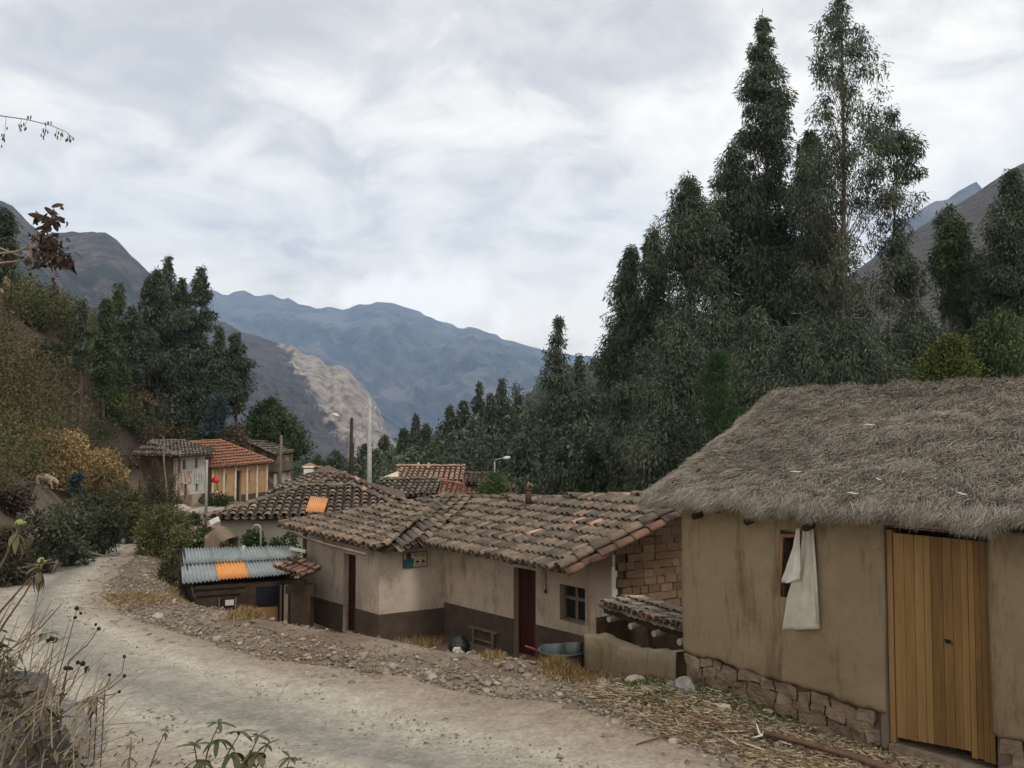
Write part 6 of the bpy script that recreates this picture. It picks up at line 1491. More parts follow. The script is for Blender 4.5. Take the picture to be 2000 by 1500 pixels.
rock(1110, 1312, 18, 16, 'rock', 'dull stone standing at the foot of the rusty drum', 17)
rock(560, 1415, 10, 6, 'rock', 'small dark stone alone on the near road', 18)
# grass: dry tufts and green patches
def grass(name, spots, pal, seed, mat='straw', kind='stuff'):
    rg = np.random.default_rng(seed); Cs, Ds, Ls = [], [], []
    for (px, py, rp, n, h) in spots:
        g_ = G(px, py); r = rp * g_[1] / F; x = g_[0] + rg.normal(0, r * .55, n); y = g_[1] + rg.normal(0, r * .9, n)
        Cs.append(np.stack([x, y, hgt(x, y) + .0], 1)); d = rg.normal(0, .42, (n, 3)); d[:, 2] = 1; Ds.append(d / np.linalg.norm(d, axis=1)[:, None]); Ls.append(h * rg.uniform(.4, 1.2, n))
    C, D, Lg = np.concatenate(Cs), np.concatenate(Ds), np.concatenate(Ls); n = len(C); V, Q = leaf_arrays(C, D, Lg, .010 + .0006 * np.abs(C[:, 1]), rg)
    o = link(name, nmesh(name, V, Q, hue(pal, n, rg)), M[mat]); tag(o, kind=kind); return o
DRY = [(.16, .10, .04), (.26, .175, .075), (.36, .26, .13)]
grass('dry_grass', [(440, 1180, 40, 1500, .14), (300, 1170, 60, 1200, .08), (500, 1200, 30, 900, .20), (480, 1205, 26, 700, .18), (380, 1178, 50, 1500, .12), (760, 1240, 26, 180, .15), (800, 1243, 40, 220, .14), (835, 1262, 16, 120, .22), (960, 1285, 20, 200, .12), (1100, 1316, 30, 700, .14), (1145, 1325, 40, 1100, .10), (1200, 1322, 50, 1200, .09), (1085, 1308, 16, 300, .2), (430, 1172, 30, 900, .2), (560, 1300, 120, 300, .05), (240, 1170, 40, 500, .1), (1250, 1330, 60, 700, .08)], DRY, 31)
grass('green_grass', [(1270, 1345, 50, 1500, .07), (1330, 1365, 60, 1500, .06), (1390, 1372, 50, 900, .06), (1240, 1325, 40, 700, .08), (1480, 1392, 60, 700, .05), (1640, 1420, 60, 400, .06), (1560, 1440, 80, 250, .05)], [(.05, .075, .02), (.09, .12, .04), (.15, .17, .08)], 32)
# golden straw heap by the drum
rg = np.random.default_rng(33); g_ = P(1052, 1302, 11.6); n = 1500; p = rg.normal(0, 1, (n, 3)); p /= np.linalg.norm(p, axis=1)[:, None]; p *= rg.random((n, 1)) ** .3; C = p * [.24, .22, .17]; C[:, 2] = np.abs(C[:, 2]) + .0
D = rg.normal(0, 1, (n, 3)); D /= np.linalg.norm(D, axis=1)[:, None]; V, Q = leaf_arrays(C, D, rg.uniform(.05, .16, n), .010, rg); o = link('straw_heap', nmesh('straw_heap', V, Q, hue([(.36, .22, .07), (.52, .34, .13), (.62, .46, .22)], n, rg)), M['straw']); o.location = (g_[0], g_[1], hz(g_[0], g_[1]) + .0); tag(o, 'small tangled heap of golden straw beside the rusty drum', 'straw')
# strap-leaved plant by the hut corner
t = empty('strap_leaved_plant', G(1305, 1318), 'clump of long dark strap-shaped leaves at the hut corner', 'plant'); t.location.z = hz(t.location.x, t.location.y)
rg = np.random.default_rng(34)
def strap(name, parent, base_, az, L_, h, w_, mat):
    m = MB(); n = 7; az_ = np.array([math.cos(az), math.sin(az), 0]); sd = np.array([-az_[1], az_[0], 0])
    for i in range(n + 1):
        t_ = i / n; c = np.asarray(base_) + az_ * L_ * t_ * (.4 + .6 * t_) + np.array([0, 0, h * (1.9 * t_ - 1.25 * t_ * t_)]); ww = w_ * math.sin(math.pi * (t_ * .86 + .12)) * .5
        m.v += [tuple(c - sd * ww + [0, 0, ww * .5]), tuple(c), tuple(c + sd * ww + [0, 0, ww * .5])]
    for i in range(n): a = 3 * i; m.f += [(a, a + 1, a + 4, a + 3), (a + 1, a + 2, a + 5, a + 4)]
    return m.build(name, mat, parent, True)
gm = ramp_mat('strap_leaf', [(.3, (.025, .042, .016)), (.7, (.065, .09, .035))], scale=8, rough=.45, spec=.4)
for k in range(34): strap('leaf', t, (rg.normal(0, .05), rg.normal(0, .05), 0), rg.random() * 6.283, rg.uniform(.12, .34), rg.uniform(.15, .42), .026, gm)
# ------------------------------------------------------------------ neighbouring house with the orange sheet
def simple_tiles(parent, poly, up2, mat, colw, roww, scale, over=.08, limit=300, pans=True, lift=0.0, capsl=(), nm='roof', cw=1.1):
    rf = deck(nm, [poly], M['darkwood'], parent, .07)
    t_ = roof_face(parent, None, poly, up2, colw=colw, roww=roww, scale=scale, over=over, pans=pans, lift=lift)
    for c_ in capsl: t_ += caps(c_, scale=cw * scale)
    place_tiles(rf, t_, mat, limit=limit); return rf
A, B, C_, D_ = P(405, 1012, 25.2), P(822, 1010, 24.2), P(690, 951, 27.8), P(592, 953, 28.2)
h2 = empty('tiled_house', (A[0], A[1] + 1, -6.0), 'white-walled house with a hipped tile roof and an orange skylight sheet', 'house')
simple_tiles(h2, [A, B, C_, D_], (-.18, 1), 'tile', .235, .36, 1.12, capsl=[[A, D_], [D_, C_], [C_, B]])
bkA, bkB = P(470, 985, 33), P(800, 985, 32)
deck('rear_roof', [[A, D_, bkA], [D_, C_, bkB, bkA], [C_, B, bkB]], M['tile_far'], h2)
w_a, w_b = A + [.55, .5, 0], B + [-.3, .5, 0]
mkwall('wall', w_a, w_b, A[2] - .05, [], 'plaster_white', parent=h2, zb=-6.6)
mkwall('wall', w_a + [0, .02, 0], bkA + [1.2, -.8, 0], A[2] - .1, [], 'plaster_white', parent=h2, zb=-6.6, zt1=bkA[2] - .35)
n_ = np.cross(B - A, D_ - A); n_ = unit(n_) * (1 if n_[2] > 0 else -1)
qd = [PH(x, y, A + n_ * .20, n_) for x, y in ((607, 969), (642, 973), (633, 1001), (597, 999))]
o = corr(qd, 8, h2, 'skylight_sheet', 'orange', 0, .02, 2)
# roof behind it
ap = P(667, 927, 33); a, b = P(588, 958, 31), P(795, 982, 30)
h3 = empty('hip_roof_house', (ap[0], ap[1], -6.3), 'house with a steep tiled hip roof rising behind the skylight roof', 'house')
simple_tiles(h3, [a, b, ap], (.05, 1), 'tile_far', .24, .36, 1.15, limit=60, capsl=[[a, ap], [ap, b]])
deck('rear_roof', [[a, ap, P(620, 940, 38)], [ap, b, P(790, 960, 37), P(620, 940, 38)]], M['tile_far'], h3)
m = MB(); m.box((ap[0], 33.5, -5.2), (2.6, 4, 3.4)); o = m.build('wall', M['adobe_far'], h3); offs(o, h3)
a, b, c, d = P(520, 962, 35), P(640, 950, 36), P(662, 926, 38), P(592, 930, 38)
h4 = empty('low_tiled_house', (a[0] + 1, 37, -6.4), 'low dull-tiled house squeezed between the ochre house and the hip roof', 'house')
simple_tiles(h4, [a, b, c, d], (.1, 1), 'tile_old', .24, .36, 1.3, limit=0)
deck('rear_roof', [[d, c, P(650, 935, 42), P(570, 940, 42)]], M['tile_far'], h4)
m = MB(); c_ = (a + b) / 2; m.box((c_[0] + .3, 38, -5.3), (2.4, 3.6, 3.2)); o = m.build('wall', M['adobe_far'], h4); offs(o, h4)
# cluster of roofs beyond the main ridge
def block(name, label, eaveL, eaveR, ridR, ridL, up, mat, sc_=1.0, depth=4.0, zb=-8.2, wall='adobe_far', limit=0, ops=None, inset=.35, nm='hut'):
    h = empty(name, (eaveL[0], eaveL[1], zb), label, 'house')
    simple_tiles(h, [eaveL, eaveR, ridR, ridL], up, mat, .25, .38, sc_, limit=limit, capsl=[[ridL, ridR]])
    bk_ = np.array([up[0], up[1], 0]) / np.hypot(*up) * (depth * .5) + [0, 0, -.7]
    deck('rear_roof', [[ridL, ridR, ridR + bk_, ridL + bk_]], M['tile_far'], h)
    a_, b_ = eaveL + [inset, inset, 0], eaveR + [-inset, inset, 0]; zt_ = min(a_[2], b_[2]) - .05
    W = wplane(a_, b_); oo = []
    for q in (ops or []):
        s0_, z1_ = wpx(W, q[0], q[1]); s1_, z0_ = wpx(W, q[2], q[3]); oo.append((s0_, s1_, z0_, z1_))
    mkwall('wall', a_, b_, zt_, oo, wall, parent=h, zb=zb)
    for q in oo: 
        m = MB(); wbox(m, W, q[0] + .01, q[1] - .01, q[2] + .01, min(q[3], zt_) - .01, -.2, -.25); o = m.build('window', M['black'], h); offs(o, h)
    up_ = unit([up[0], up[1]]); r_ = np.array([*up_, 0]) * depth
    for e_ in (a_, b_):
        e2_ = e_ + r_; mid_ = (e_ + e2_) / 2; dd = up_; m = MB(); m.box((mid_[0], mid_[1], (zb + zt_) / 2), (depth - .4, .3, zt_ - zb - .02), np.array([[*dd, 0], [-dd[1], dd[0], 0], [0, 0, 1]])); o = m.build('side_wall', M[wall], h); offs(o, h)
    return h
block('ridge_house', 'house with a broad pale ribbed tile roof, highest of the roof cluster', P(777, 938, 46), P(910, 941, 46), P(906, 912, 48.5), P(777, 912, 48.5), (0, 1), 'tile_pink', 1.2)
block('front_shed', 'tiled shed with a dark open front in the middle of the roof cluster', P(765, 969, 40), P(852, 967, 40), P(858, 936, 42.3), P(744, 937, 42.3), (.05, 1), 'tile_old', 1.1, wall='darkwood')
block('right_house', 'house with a reddish-grey tile roof and one black window, behind the green shrub', P(906, 944, 47), P(990, 948, 47), P(968, 926, 49.5), P(903, 925, 49.5), (0, 1), 'tile_far', 1.1, ops=[(932, 949, 944, 961)])
block('end_house', 'small tiled house at the right end of the roof cluster', P(972, 955, 45), P(1011, 957, 44), P(990, 938, 46.5), P(960, 938, 46.5), (0, 1), 'tile_old', 1.0, depth=2.5)
block('red_roof_shed', 'low shed with a smooth reddish tile slope right of the open-fronted shed', P(858, 968, 39), P(936, 968, 39), P(905, 948, 41.5), P(861, 940, 41.5), (0, 1), 'tile_new', 1.0, depth=2.5)
pb = [P(742, 934, 45), P(778, 934, 45), P(778, 920, 46.2)]
h = empty('pale_board_roof', (pb[0][0], pb[0][1], -8), 'flat pale board roof corner left of the broad ribbed roof', 'roof'); deck('board', [pb], M['cream'], h, .08); m = MB(); c = pb[1]; m.box((c[0] - .3, c[1] + .8, (c[2] - 8) / 2 - .05), (.8, 1.0, 8 + c[2] - .1)); o = m.build('wall', M['adobe_far'], h); offs(o, h)
# far end of the street
def pyramid(label, apx, apy, x0, x1, ey, Y, mat, wmat='adobe_far', zb=-10.5):
    ap_ = P(apx, apy, Y); l, r_ = P(x0, ey, Y - 1.6), P(x1, ey, Y - 1.6); dd = np.array([0, 3.2, 0]); lb_, rb_ = P(x0 + 3, ey, Y + 1.8), P(x1 - 3, ey, Y + 1.8)
    h = empty('far_house', (ap_[0], ap_[1], zb), label, 'house'); deck('roof', [[l, r_, ap_], [r_, rb_, ap_], [rb_, lb_, ap_], [lb_, l, ap_]], M[mat], h)
    m = MB(); m.box(((l[0] + r_[0]) / 2, Y, (l[2] - .1 + zb) / 2), (abs(r_[0] - l[0]) * .82, 2.6, l[2] - .1 - zb)); o = m.build('wall', M[wmat], h); offs(o, h)
pyramid('small far house with a reddish pyramid roof at the end of the street', 605, 903, 588, 622, 911, 92, 'tile_new')
pyramid('far house with a low dark hipped roof at the end of the street', 640, 908, 608, 672, 922, 80, 'tile_far')
m = MB(); c = P(603, 921, 76); m.box(c, (.8, .5, .5)); m.box(c + [0, 0, .42], (.95, .65, .12)); m.box((c[0], c[1], (c[2] - .25 + hz(c[0], c[1])) / 2), (.5, .4, c[2] - .26 - hz(c[0], c[1]))); o = m.build('water_tank', M['white'], None); tag(o, 'small white water tank standing below the reddish pyramid roof', 'tank')

# ------------------------------------------------------------------ painted two-storey adobe house
zb1 = -6.9; c0_ = P(345, 893, 62); c1_ = P(401, 889, 64.5); cl_ = P(272, 893, 66.5)
h5 = empty('painted_adobe_house', (c0_[0], c0_[1], zb1), 'two-storey whitewashed adobe house with big painted red letters', 'house')
W5 = wplane(c0_, c1_); ops = []
for (x0, y0, x1, y1) in ((357, 898, 363, 917), (381, 896, 386, 914), (360, 946, 366, 978), (382, 945, 387, 960)):
    s0_, z1_ = wpx(W5, x0, y0); s1_, z0_ = wpx(W5, x1, y1); ops.append((s0_, s1_, z0_, z1_))
zt5 = c0_[2]
mkwall('wall', c0_, c1_, zt5, ops, 'whitewash', parent=h5, zb=zb1)
mkwall('side_wall', cl_, c0_ + [-.02, .02, 0], zt5, [], 'adobe_far', parent=h5, zb=zb1, off=.0)
_, zd5 = wpx(W5, 370, 966); mkwall('dado', c0_, c1_, zd5, ops[2:3], 'adobe_far', thick=.02, off=.025, parent=h5, zb=zb1)
for k, q in enumerate(ops):
    m = MB(); wbox(m, W5, q[0] + .01, q[1] - .01, q[2] + .01, q[3] - .01, -.18, -.24); o = m.build('door' if k == 2 else 'window', M['darkwood'], h5); offs(o, h5)
    m = MB(); wbox(m, W5, (q[0] + q[1]) / 2 - .03, (q[0] + q[1]) / 2 + .03, q[2] + .02, q[3] - .02, -.14, -.175); o2 = m.build('frame', M['framewood'], o); offs(o2, o)
e0, e1, e2_, e3_ = P(257, 888, 65.8), P(347, 891, 60.8), P(410, 886, 64.3), P(420, 875, 72)
r0_, r1_ = P(295, 862, 66.5), P(362, 861, 69.5)
rf = deck('roof', [[e0, e1, r0_], [e1, e2_, r1_, r0_], [e2_, e3_, r1_], [e0, r0_, r1_, e3_]], M['darkwood'], h5, .12)
tl = roof_face(h5, None, [e0, e1, r0_], (.0, 1), colw=.30, roww=.5, scale=1.25) + roof_face(h5, None, [e1, e2_, r1_, r0_], (-.75, .66), colw=.30, roww=.5, scale=1.25)
tl += caps([e1, r0_], scale=1.3) + caps([r0_, r1_], scale=1.3); place_tiles(rf, tl, 'tile_old', limit=0)
# lettering
def text_on(W, txt, s, z, size, mat, parent, off=.03, name='lettering', sx=1.0):
    cu = bpy.data.curves.new(name, 'FONT'); cu.body = txt; cu.size = size; cu.extrude = .006; to = bpy.data.objects.new(name, cu); col.objects.link(to)
    dg = bpy.context.evaluated_depsgraph_get(); me = bpy.data.meshes.new_from_object(to.evaluated_get(dg)); bpy.data.objects.remove(to)
    _, p0_, d_, n_ = W; ax = Vector((d_[0], d_[1], 0)); 
    if (d_[0] < 0): ax = -ax
    mt = Matrix.Translation(Vector(onwall(W, s, z, off)) - roof_world(parent)) @ Matrix((ax * sx, Vector((0, 0, 1)), Vector((n_[0], n_[1], 0)))).transposed().to_4x4()
    me.transform(mt); return link(name, me, M[mat], parent)
s0_, z0_ = wpx(W5, 345.5, 947)
sE, _ = wpx(W5, 375, 947)
hz_ = wpx(W5, 345, 919)[1] - z0_
M['redfaint'] = flat('faded_red_paint', (.36, .16, .14), var=.5, scale=3); M['bluefaint'] = flat('faded_blue_paint', (.20, .29, .32), var=.4, scale=3)
text_on(W5, 'ELVIS', s0_ + .03, z0_, hz_ * 1.34, 'redfaint', h5, sx=(sE - s0_) / (hz_ * 1.34 * 2.45))
# small block lettering in pale blue, too worn to read: strokes only
for k in range(5):
    s_, z_ = wpx(W5, 350, 900 + k * 4.2); m = MB(); wbox(m, W5, s_ - .10, s_ + .12, z_ - .05, z_, .012, .03); wbox(m, W5, s_ - .02 + .05 * (k % 2), s_ + .03 + .05 * (k % 2), z_ - .13, z_ - .052, .012, .03); o = m.build('painted_mark', M['teal'], h5); offs(o, h5)
for k in range(4):
    s_, z_ = wpx(W5, 379 + k * 4.6, 936 - (k % 2) * 2); m = MB(); wbox(m, W5, s_, s_ + .05, z_ - .45, z_ + .45, .012, .03); wbox(m, W5, s_ + .052, s_ + .16, z_ + .05 * k, z_ + .05 * k + .06, .012, .03); o = m.build('painted_mark', M['bluefaint'], h5); offs(o, h5)

# ------------------------------------------------------------------ ochre house
zb2 = -7.6; f0, f1 = P(417, 914, 69.5), P(523, 903, 76.5)
h6 = empty('ochre_house', (f0[0], f0[1], zb2), 'long single-storey ochre house with cream pilasters and a bright orange tile roof', 'house')
W6 = wplane(f0, f1); ops = []
for (x0, y0, x1, y1) in ((416.5, 927, 420.5, 952), (439, 925, 442.5, 950), (461, 920, 471, 981), (485, 919, 488, 943), (504, 917, 506.5, 940)):
    s0_, z1_ = wpx(W6, x0, y0); s1_, z0_ = wpx(W6, x1, y1); ops.append((s0_, s1_, z0_, z1_))
zt6 = f0[2] - .02
mkwall('wall', f0, f1, zt6, ops, 'orange_wall', parent=h6, zb=zb2)
_, zd6 = wpx(W6, 460, 968); mkwall('dado', f0, f1, zd6, [ops[2]], 'dado', thick=.02, off=.025, parent=h6, zb=zb2)
bl_ = P(401, 908, 72.5); mkwall('side_wall', bl_ + [-.3, 1.5, 0], f0 + [-.02, .02, 0], zt6, [], 'orange_wall', parent=h6, zb=zb2)
for k, q in enumerate(ops):
    m = MB(); wbox(m, W6, q[0] + .01, q[1] - .01, q[2] + .01, q[3] - .01, -.2, -.26); o = m.build('door' if k == 2 else 'window', M['darkwood'], h6); offs(o, h6)
for x in (414, 436, 458.5, 481.5, 501, 520):
    s_, _ = wpx(W6, x, 940); m = MB(); wbox(m, W6, s_ - .11, s_ + .11, zb2 + .3, zt6 - .02, .026, .10); o = m.build('pilaster', M['cream'], h6); offs(o, h6)
a, b, c, d = P(411, 914, 68.6), P(534, 902, 76.6), P(430, 860, 77.5), P(370, 864, 73.5)
lf = P(398, 903, 70.3)
rf = deck('roof', [[a, b, c, d], [lf, a, d], [b, P(515, 890, 84), c]], M['darkwood'], h6, .12)
tl = roof_face(h6, None, [a, b, c, d], (-.75, .66), colw=.30, roww=.5, scale=1.25, sag=.06) + roof_face(h6, None, [lf, a, d], (-.4, 1), colw=.3, roww=.5, scale=1.25)
tl += caps([d, c], scale=1.3) + caps([c, b], scale=1.2) + caps([a, d], scale=1.2); place_tiles(rf, tl, 'tile_new', limit=0)

# ------------------------------------------------------------------ brown house with the balcony
zb3 = -8.6; g0_, g1_ = P(541, 889, 88), P(568, 884, 92); gl_ = P(440, 900, 92)
h7 = empty('balcony_house', (g0_[0], g0_[1], zb3), 'brown two-storey adobe house with a wooden slatted balcony', 'house')
apx_ = P(480, 863, 91)
m = MB(); f_ = [P(448, 872, 92), P(480, 866, 91), P(541, 889, 88)]; base_ = [(f_[2][0], f_[2][1], zb3), (f_[0][0], f_[0][1], zb3)]
m.add([*f_, *base_, *[np.array(q) + [.1, .4, 0] for q in (*f_, *base_)]], [(0, 1, 2, 3, 4), (9, 8, 7, 6, 5), (0, 1, 6, 5), (1, 2, 7, 6), (2, 3, 8, 7), (4, 0, 5, 9)]); o = m.build('gable_wall', M['adobe_far'], h7); offs(o, h7)
a, b, c, d = P(537, 888, 87.2), P(574, 882, 92.5), P(532, 864, 97), P(479, 861, 90.6)
rf = deck('roof', [[a, b, c, d], [P(444, 871, 91.5), d, c]], M['darkwood'], h7, .15); tl = roof_face(h7, None, [a, b, c, d], (-.85, .6), colw=.34, roww=.6, scale=1.5) + caps([d, c], scale=1.5) + caps([a, d], scale=1.3); place_tiles(rf, tl, 'tile_old', limit=0)
W7 = wplane(g0_, g1_); mkwall('wall', g0_ + [0, .9, 0], g1_ + [0, .9, 0], g0_[2] - .1, [], 'adobe_far', parent=h7, zb=zb3)
mkwall('lower_wall', g0_, g1_, P(541, 925, 88)[2], [], 'whitewash', parent=h7, zb=zb3)
L7 = np.linalg.norm((g1_ - g0_)[:2]); _, zf7 = wpx(W7, 541, 923); _, zr7 = wpx(W7, 541, 903)
m = MB(); wbox(m, W7, -.1, L7 + .1, zf7, zf7 + .1, -.9, .25); o = m.build('balcony_floor', M['darkwood'], h7); offs(o, h7)
m = MB(); wbox(m, W7, -.1, L7 + .1, zr7 - .08, zr7, .12, .2); rl = m.build('balcony_rail', M['framewood'], h7); offs(rl, h7)
for k in range(12):
    s_ = L7 * (k + .5) / 12; m = MB(); wbox(m, W7, s_ - .07, s_ + .07, zf7 + .12, zr7 - .09, .13, .17); o = m.build('slat', M['greywood'], rl); offs(o, rl)
for s_ in (0, L7 * .5, L7): m = MB(); wbox(m, W7, s_ - .07, s_ + .07, zr7, g0_[2] - .12, .1, .22); o = m.build('balcony_post', M['greywood'], h7); offs(o, h7)

# ------------------------------------------------------------------ poles, lamps and wires
def pole(name, label, a, b, r0, r1, mat, cat='pole', arms=(), lamp=None):
    a_o = np.array(a); a = np.array(a); a[2] = min(a[2], hz(a[0], a[1]) - .2)
    t = empty(name, a, label, cat); m = MB(); m.tube([a - a, b - a], [r0, r1], 8); m.build('shaft', M[mat], t, True)
    for (z, l0, l1) in arms:
        p = a_o + (b - a_o) * z - a; m = MB(); m.box(p + [(l0 + l1) / 2, 0, 0], (l1 - l0, .045, .045)); m.build('crossarm', M[mat], t)
        for x in (l0 + .05, l1 - .05): m = MB(); m.tube([p + [x, 0, .024], p + [x, 0, .12]], .025, 6); m.build('insulator', M['white'], t)
    if lamp is not None:
        pts = [np.asarray(q) - a for q in lamp]; m = MB(); m.tube(pts, .035, 6); m.build('arm', M['steel'], t, True)
        e_ = pts[-1]; dd = unit(pts[-1] - pts[-2]); m = MB(); m.tube([e_, e_ + dd * .25, e_ + dd * .5], [.07, .13, .06], 8); m.build('lamp_head', M['white'], t, True)
    return t
a, b = P(722, 948, 42), P(722, 778, 42)
cp = pole('concrete_pole', 'tall pale concrete utility pole with thin crossarms above the tile roofs', a, b, .15, .10, 'concrete', arms=((.64, -.55, .65), (.88, -.2, .35)))
a, b = P(684, 922, 60), P(687, 816, 60); pole('wooden_lamp_pole', 'dark wooden pole with a white street lamp on a long arm', a, b, .15, .11, 'darkwood', 'lamp post', lamp=[P(687, 832, 60), P(676, 818, 60), P(662, 813, 60)])
a, b = P(546, 948, 66), P(549.5, 850, 66); pole('wooden_pole', 'leaning bare wooden pole in front of the balcony house', a, b, .14, .10, 'greywood')
a, b = P(402, 1015, 40), P(404, 898, 40); pole('painted_pole', 'grey-green pole at the corner of the painted adobe house', a, b, .075, .06, 'steel', arms=((.66, -.5, .0),))
a, b = P(333, 1010, 40), P(319, 852, 42); a[2] = min(a[2], hz(a[0], a[1]) - .1); t = empty('crooked_pole', a, 'thin crooked brown pole before the side wall of the painted house', 'pole'); m = MB(); m.tube([a - a, P(325, 950, 41) - a, P(320, 900, 41.5) - a, b - a], [.05, .045, .04, .03], 6); m.build('shaft', M['greywood'], t, True)
a, b = P(966, 935, 58), P(966, 902, 58); pole('street_lamp', 'street lamp with a white head above the right end of the roof cluster', a, b, .06, .05, 'steel', 'lamp post', lamp=[b, P(968, 898, 58), P(975, 896, 58), P(983, 895, 58)])
a, b = P(1184, 970, 56), P(1184, 932, 56); pole('street_lamp', 'hooked street lamp against the dark wood right of the bare trunk', a, b, .05, .04, 'steel', 'lamp post', lamp=[b, P(1186, 926, 56), P(1191, 922, 56), P(1196, 922, 56)])
a, b = P(687, 925, 78), P(690.5, 866, 78); pole('distant_pole', 'small distant dark pole just right of the wooden lamp pole', a, b, .10, .08, 'darkwood')
m = MB(); a, b = P(722, 838, 42), P(687, 822, 60); m.tube([a * (1 - t_) + b * t_ + [0, 0, -.9 * math.sin(math.pi * t_)] for t_ in np.linspace(0, 1, 10)], .012, 4); o = m.build('wire', M['darkwood']); tag(o, 'sagging wire between the concrete pole and the wooden lamp pole', 'wire')
def wire(a, b, sag, label, mat='darkwood', r=.010):
    m = MB(); m.tube([a * (1 - t_) + b * t_ + [0, 0, -sag * 4 * t_ * (1 - t_)] for t_ in np.linspace(0, 1, 14)], r, 4); o = m.build('wire', M[mat]); tag(o, label, 'wire')
wire(P(728, 838, 42), P(966, 899, 58), .5, 'thin wire from the concrete pole to the white-headed street lamp')
wire(P(404, 908, 40), P(549, 856, 66), .6, 'thin wire from the grey-green pole to the leaning wooden pole')
wire(P(722, 795, 42), P(1034, 950, 20), .3, 'thin service wire dropping from the concrete pole to the cream house ridge')
m = MB(); a, b = P(330, 866, 42), P(365, 885, 62); m.tube([a, (a + b) / 2 + [0, 0, -.3], b], .018, 4); o = m.build('wire', M['steel']); tag(o, 'wire from the crooked brown pole to the painted adobe house', 'wire')
# red bag on a pole (chicha sign)
a, b = P(429, 975, 66.5), P(422, 938, 66.0)
t = empty('red_bag_sign', a, 'red plastic bag tied on a leaning pole before the ochre house', 'sign'); m = MB(); m.tube([a - a, b - a], .035, 6); m.build('pole', M['darkwood'], t, True)
redp = ramp_mat('red_plastic', [(.3, (.42, .02, .015)), (.7, (.60, .04, .03))], scale=5, rough=.35, spec=.5)
o = lumpbag('bag', (b - a) + np.array([-.05, 0, .0]), (.30, .26, .36), redp, 8); o.parent = t
# motorbike
a = P(411, 984, 63); t = empty('motorbike', a, 'blue and black motorbike parked beside the grey-green pole', 'motorbike')
def torus(cx, cz, r, w_, nm, par, mat):
    m = MB(); pts = [(cx + r * math.cos(q), 0, cz + r * math.sin(q)) for q in np.linspace(0, 2 * math.pi, 19)]; m.tube(pts, w_, 6, cap=False); return m.build(nm, mat, par, True)
for x in (-.52, .52):
    wv = torus(x, .3, .25, .055, 'wheel', t, M['black']); m = MB(); m.tube([(x, -.05, .3), (x, .05, .3)], .06, 8)
    for q in np.linspace(0, math.pi, 5)[:-1]: m.tube([(x - .23 * math.cos(q), 0, .3 - .23 * math.sin(q)), (x + .23 * math.cos(q), 0, .3 + .23 * math.sin(q))], .008, 4)
    m.build('rim', M['steel'], wv)
bl = flat('blue_paint', (.04, .07, .16), rough=.35)
m = MB(); m.ball((.08, 0, .72), (.25, .12, .13), 10, 6); m.build('tank', bl, t, True)
m = MB(); m.box((-.30, 0, .72), (.55, .2, .09), jit=.02); m.build('seat', M['black'], t)
m = MB(); m.tube([(.52, 0, .3), (.34, 0, .95)], .03, 6); m.build('fork', M['steel'], t)
m = MB(); m.tube([(.26, -.32, .98), (.34, 0, .95), (.26, .32, .98)], .02, 6); m.build('handlebar', M['black'], t)
m = MB(); m.box((.0, 0, .42), (.36, .22, .3), jit=.04); m.build('engine', M['darkwood'], t)
m = MB(); m.tube([(-.5, 0, .3), (0, 0, .35), (.2, 0, .7), (-.5, 0, .65)], .028, 6); m.build('frame', bl, t)
m = MB(); m.ball((.47, 0, .88), (.08, .09, .09), 8, 5); m.build('headlight', M['white'], t, True)
t.rotation_euler = (0, 0, R(25))

# ------------------------------------------------------------------ figures grown with the skin modifier
def skinned(name, verts, edges, radii, mat, parent=None, sub=1, root=0):
    me = bpy.data.meshes.new(name); me.from_pydata(verts, edges, []); o = link(name, me, None, parent)
    sk = o.modifiers.new('skin', 'SKIN'); sk.use_smooth_shade = True
    for i, r in enumerate(radii):
        sv = me.skin_vertices[0].data[i]; sv.radius = (r, r) if not hasattr(r, '__len__') else r; sv.use_root = (i == root)
    sb = o.modifiers.new('sub', 'SUBSURF'); sb.levels = sub; sb.render_levels = sub
    dg = bpy.context.evaluated_depsgraph_get(); m2 = bpy.data.meshes.new_from_object(o.evaluated_get(dg)); m2.name = name
    o.modifiers.clear(); o.data = m2; m2.materials.clear(); m2.materials.append(mat); return o
skinc = flat('skin', (.16, .085, .055)); dcl = flat('dark_clothes', (.018, .018, .024)); drs = flat('dark_skirt', (.02, .016, .03))
pp_ = P(467, 979, 75.0); per = empty('person', pp_, 'person in dark clothes and a wide skirt standing at the ochre house doorway', 'person')
V_ = [(0, 0, .92), (0, 0, 1.15), (0, 0, 1.34), (0, -.01, 1.44), (0, -.02, 1.54), (0, -.02, 1.62),
      (-.18, 0, 1.33), (-.24, -.04, 1.08), (-.17, -.18, .94), (-.12, -.22, .93), (.18, 0, 1.33), (.25, -.02, 1.08), (.22, -.12, .86), (.21, -.15, .80),
      (-.09, 0, .88), (-.10, -.01, .48), (-.10, 0, .08), (-.10, -.14, .04), (.09, 0, .88), (.10, .01, .48), (.10, .02, .08), (.10, -.12, .04)]
E_ = [(0, 1), (1, 2), (2, 3), (3, 4), (4, 5), (2, 6), (6, 7), (7, 8), (8, 9), (2, 10), (10, 11), (11, 12), (12, 13), (0, 14), (14, 15), (15, 16), (16, 17), (0, 18), (18, 19), (19, 20), (20, 21)]
r_ = [.14, .12, .14, .06, .09, .075, .06, .045, .038, .04, .06, .045, .038, .04, .09, .065, .045, .04, .09, .065, .045, .04]
skinned('body', V_, E_, r_, dcl, per)
m = MB(); m.tube([(0, 0, .98), (0, 0, .7), (0, 0, .36)], [.15, .23, .29], 12); m.build('skirt', drs, per, True)
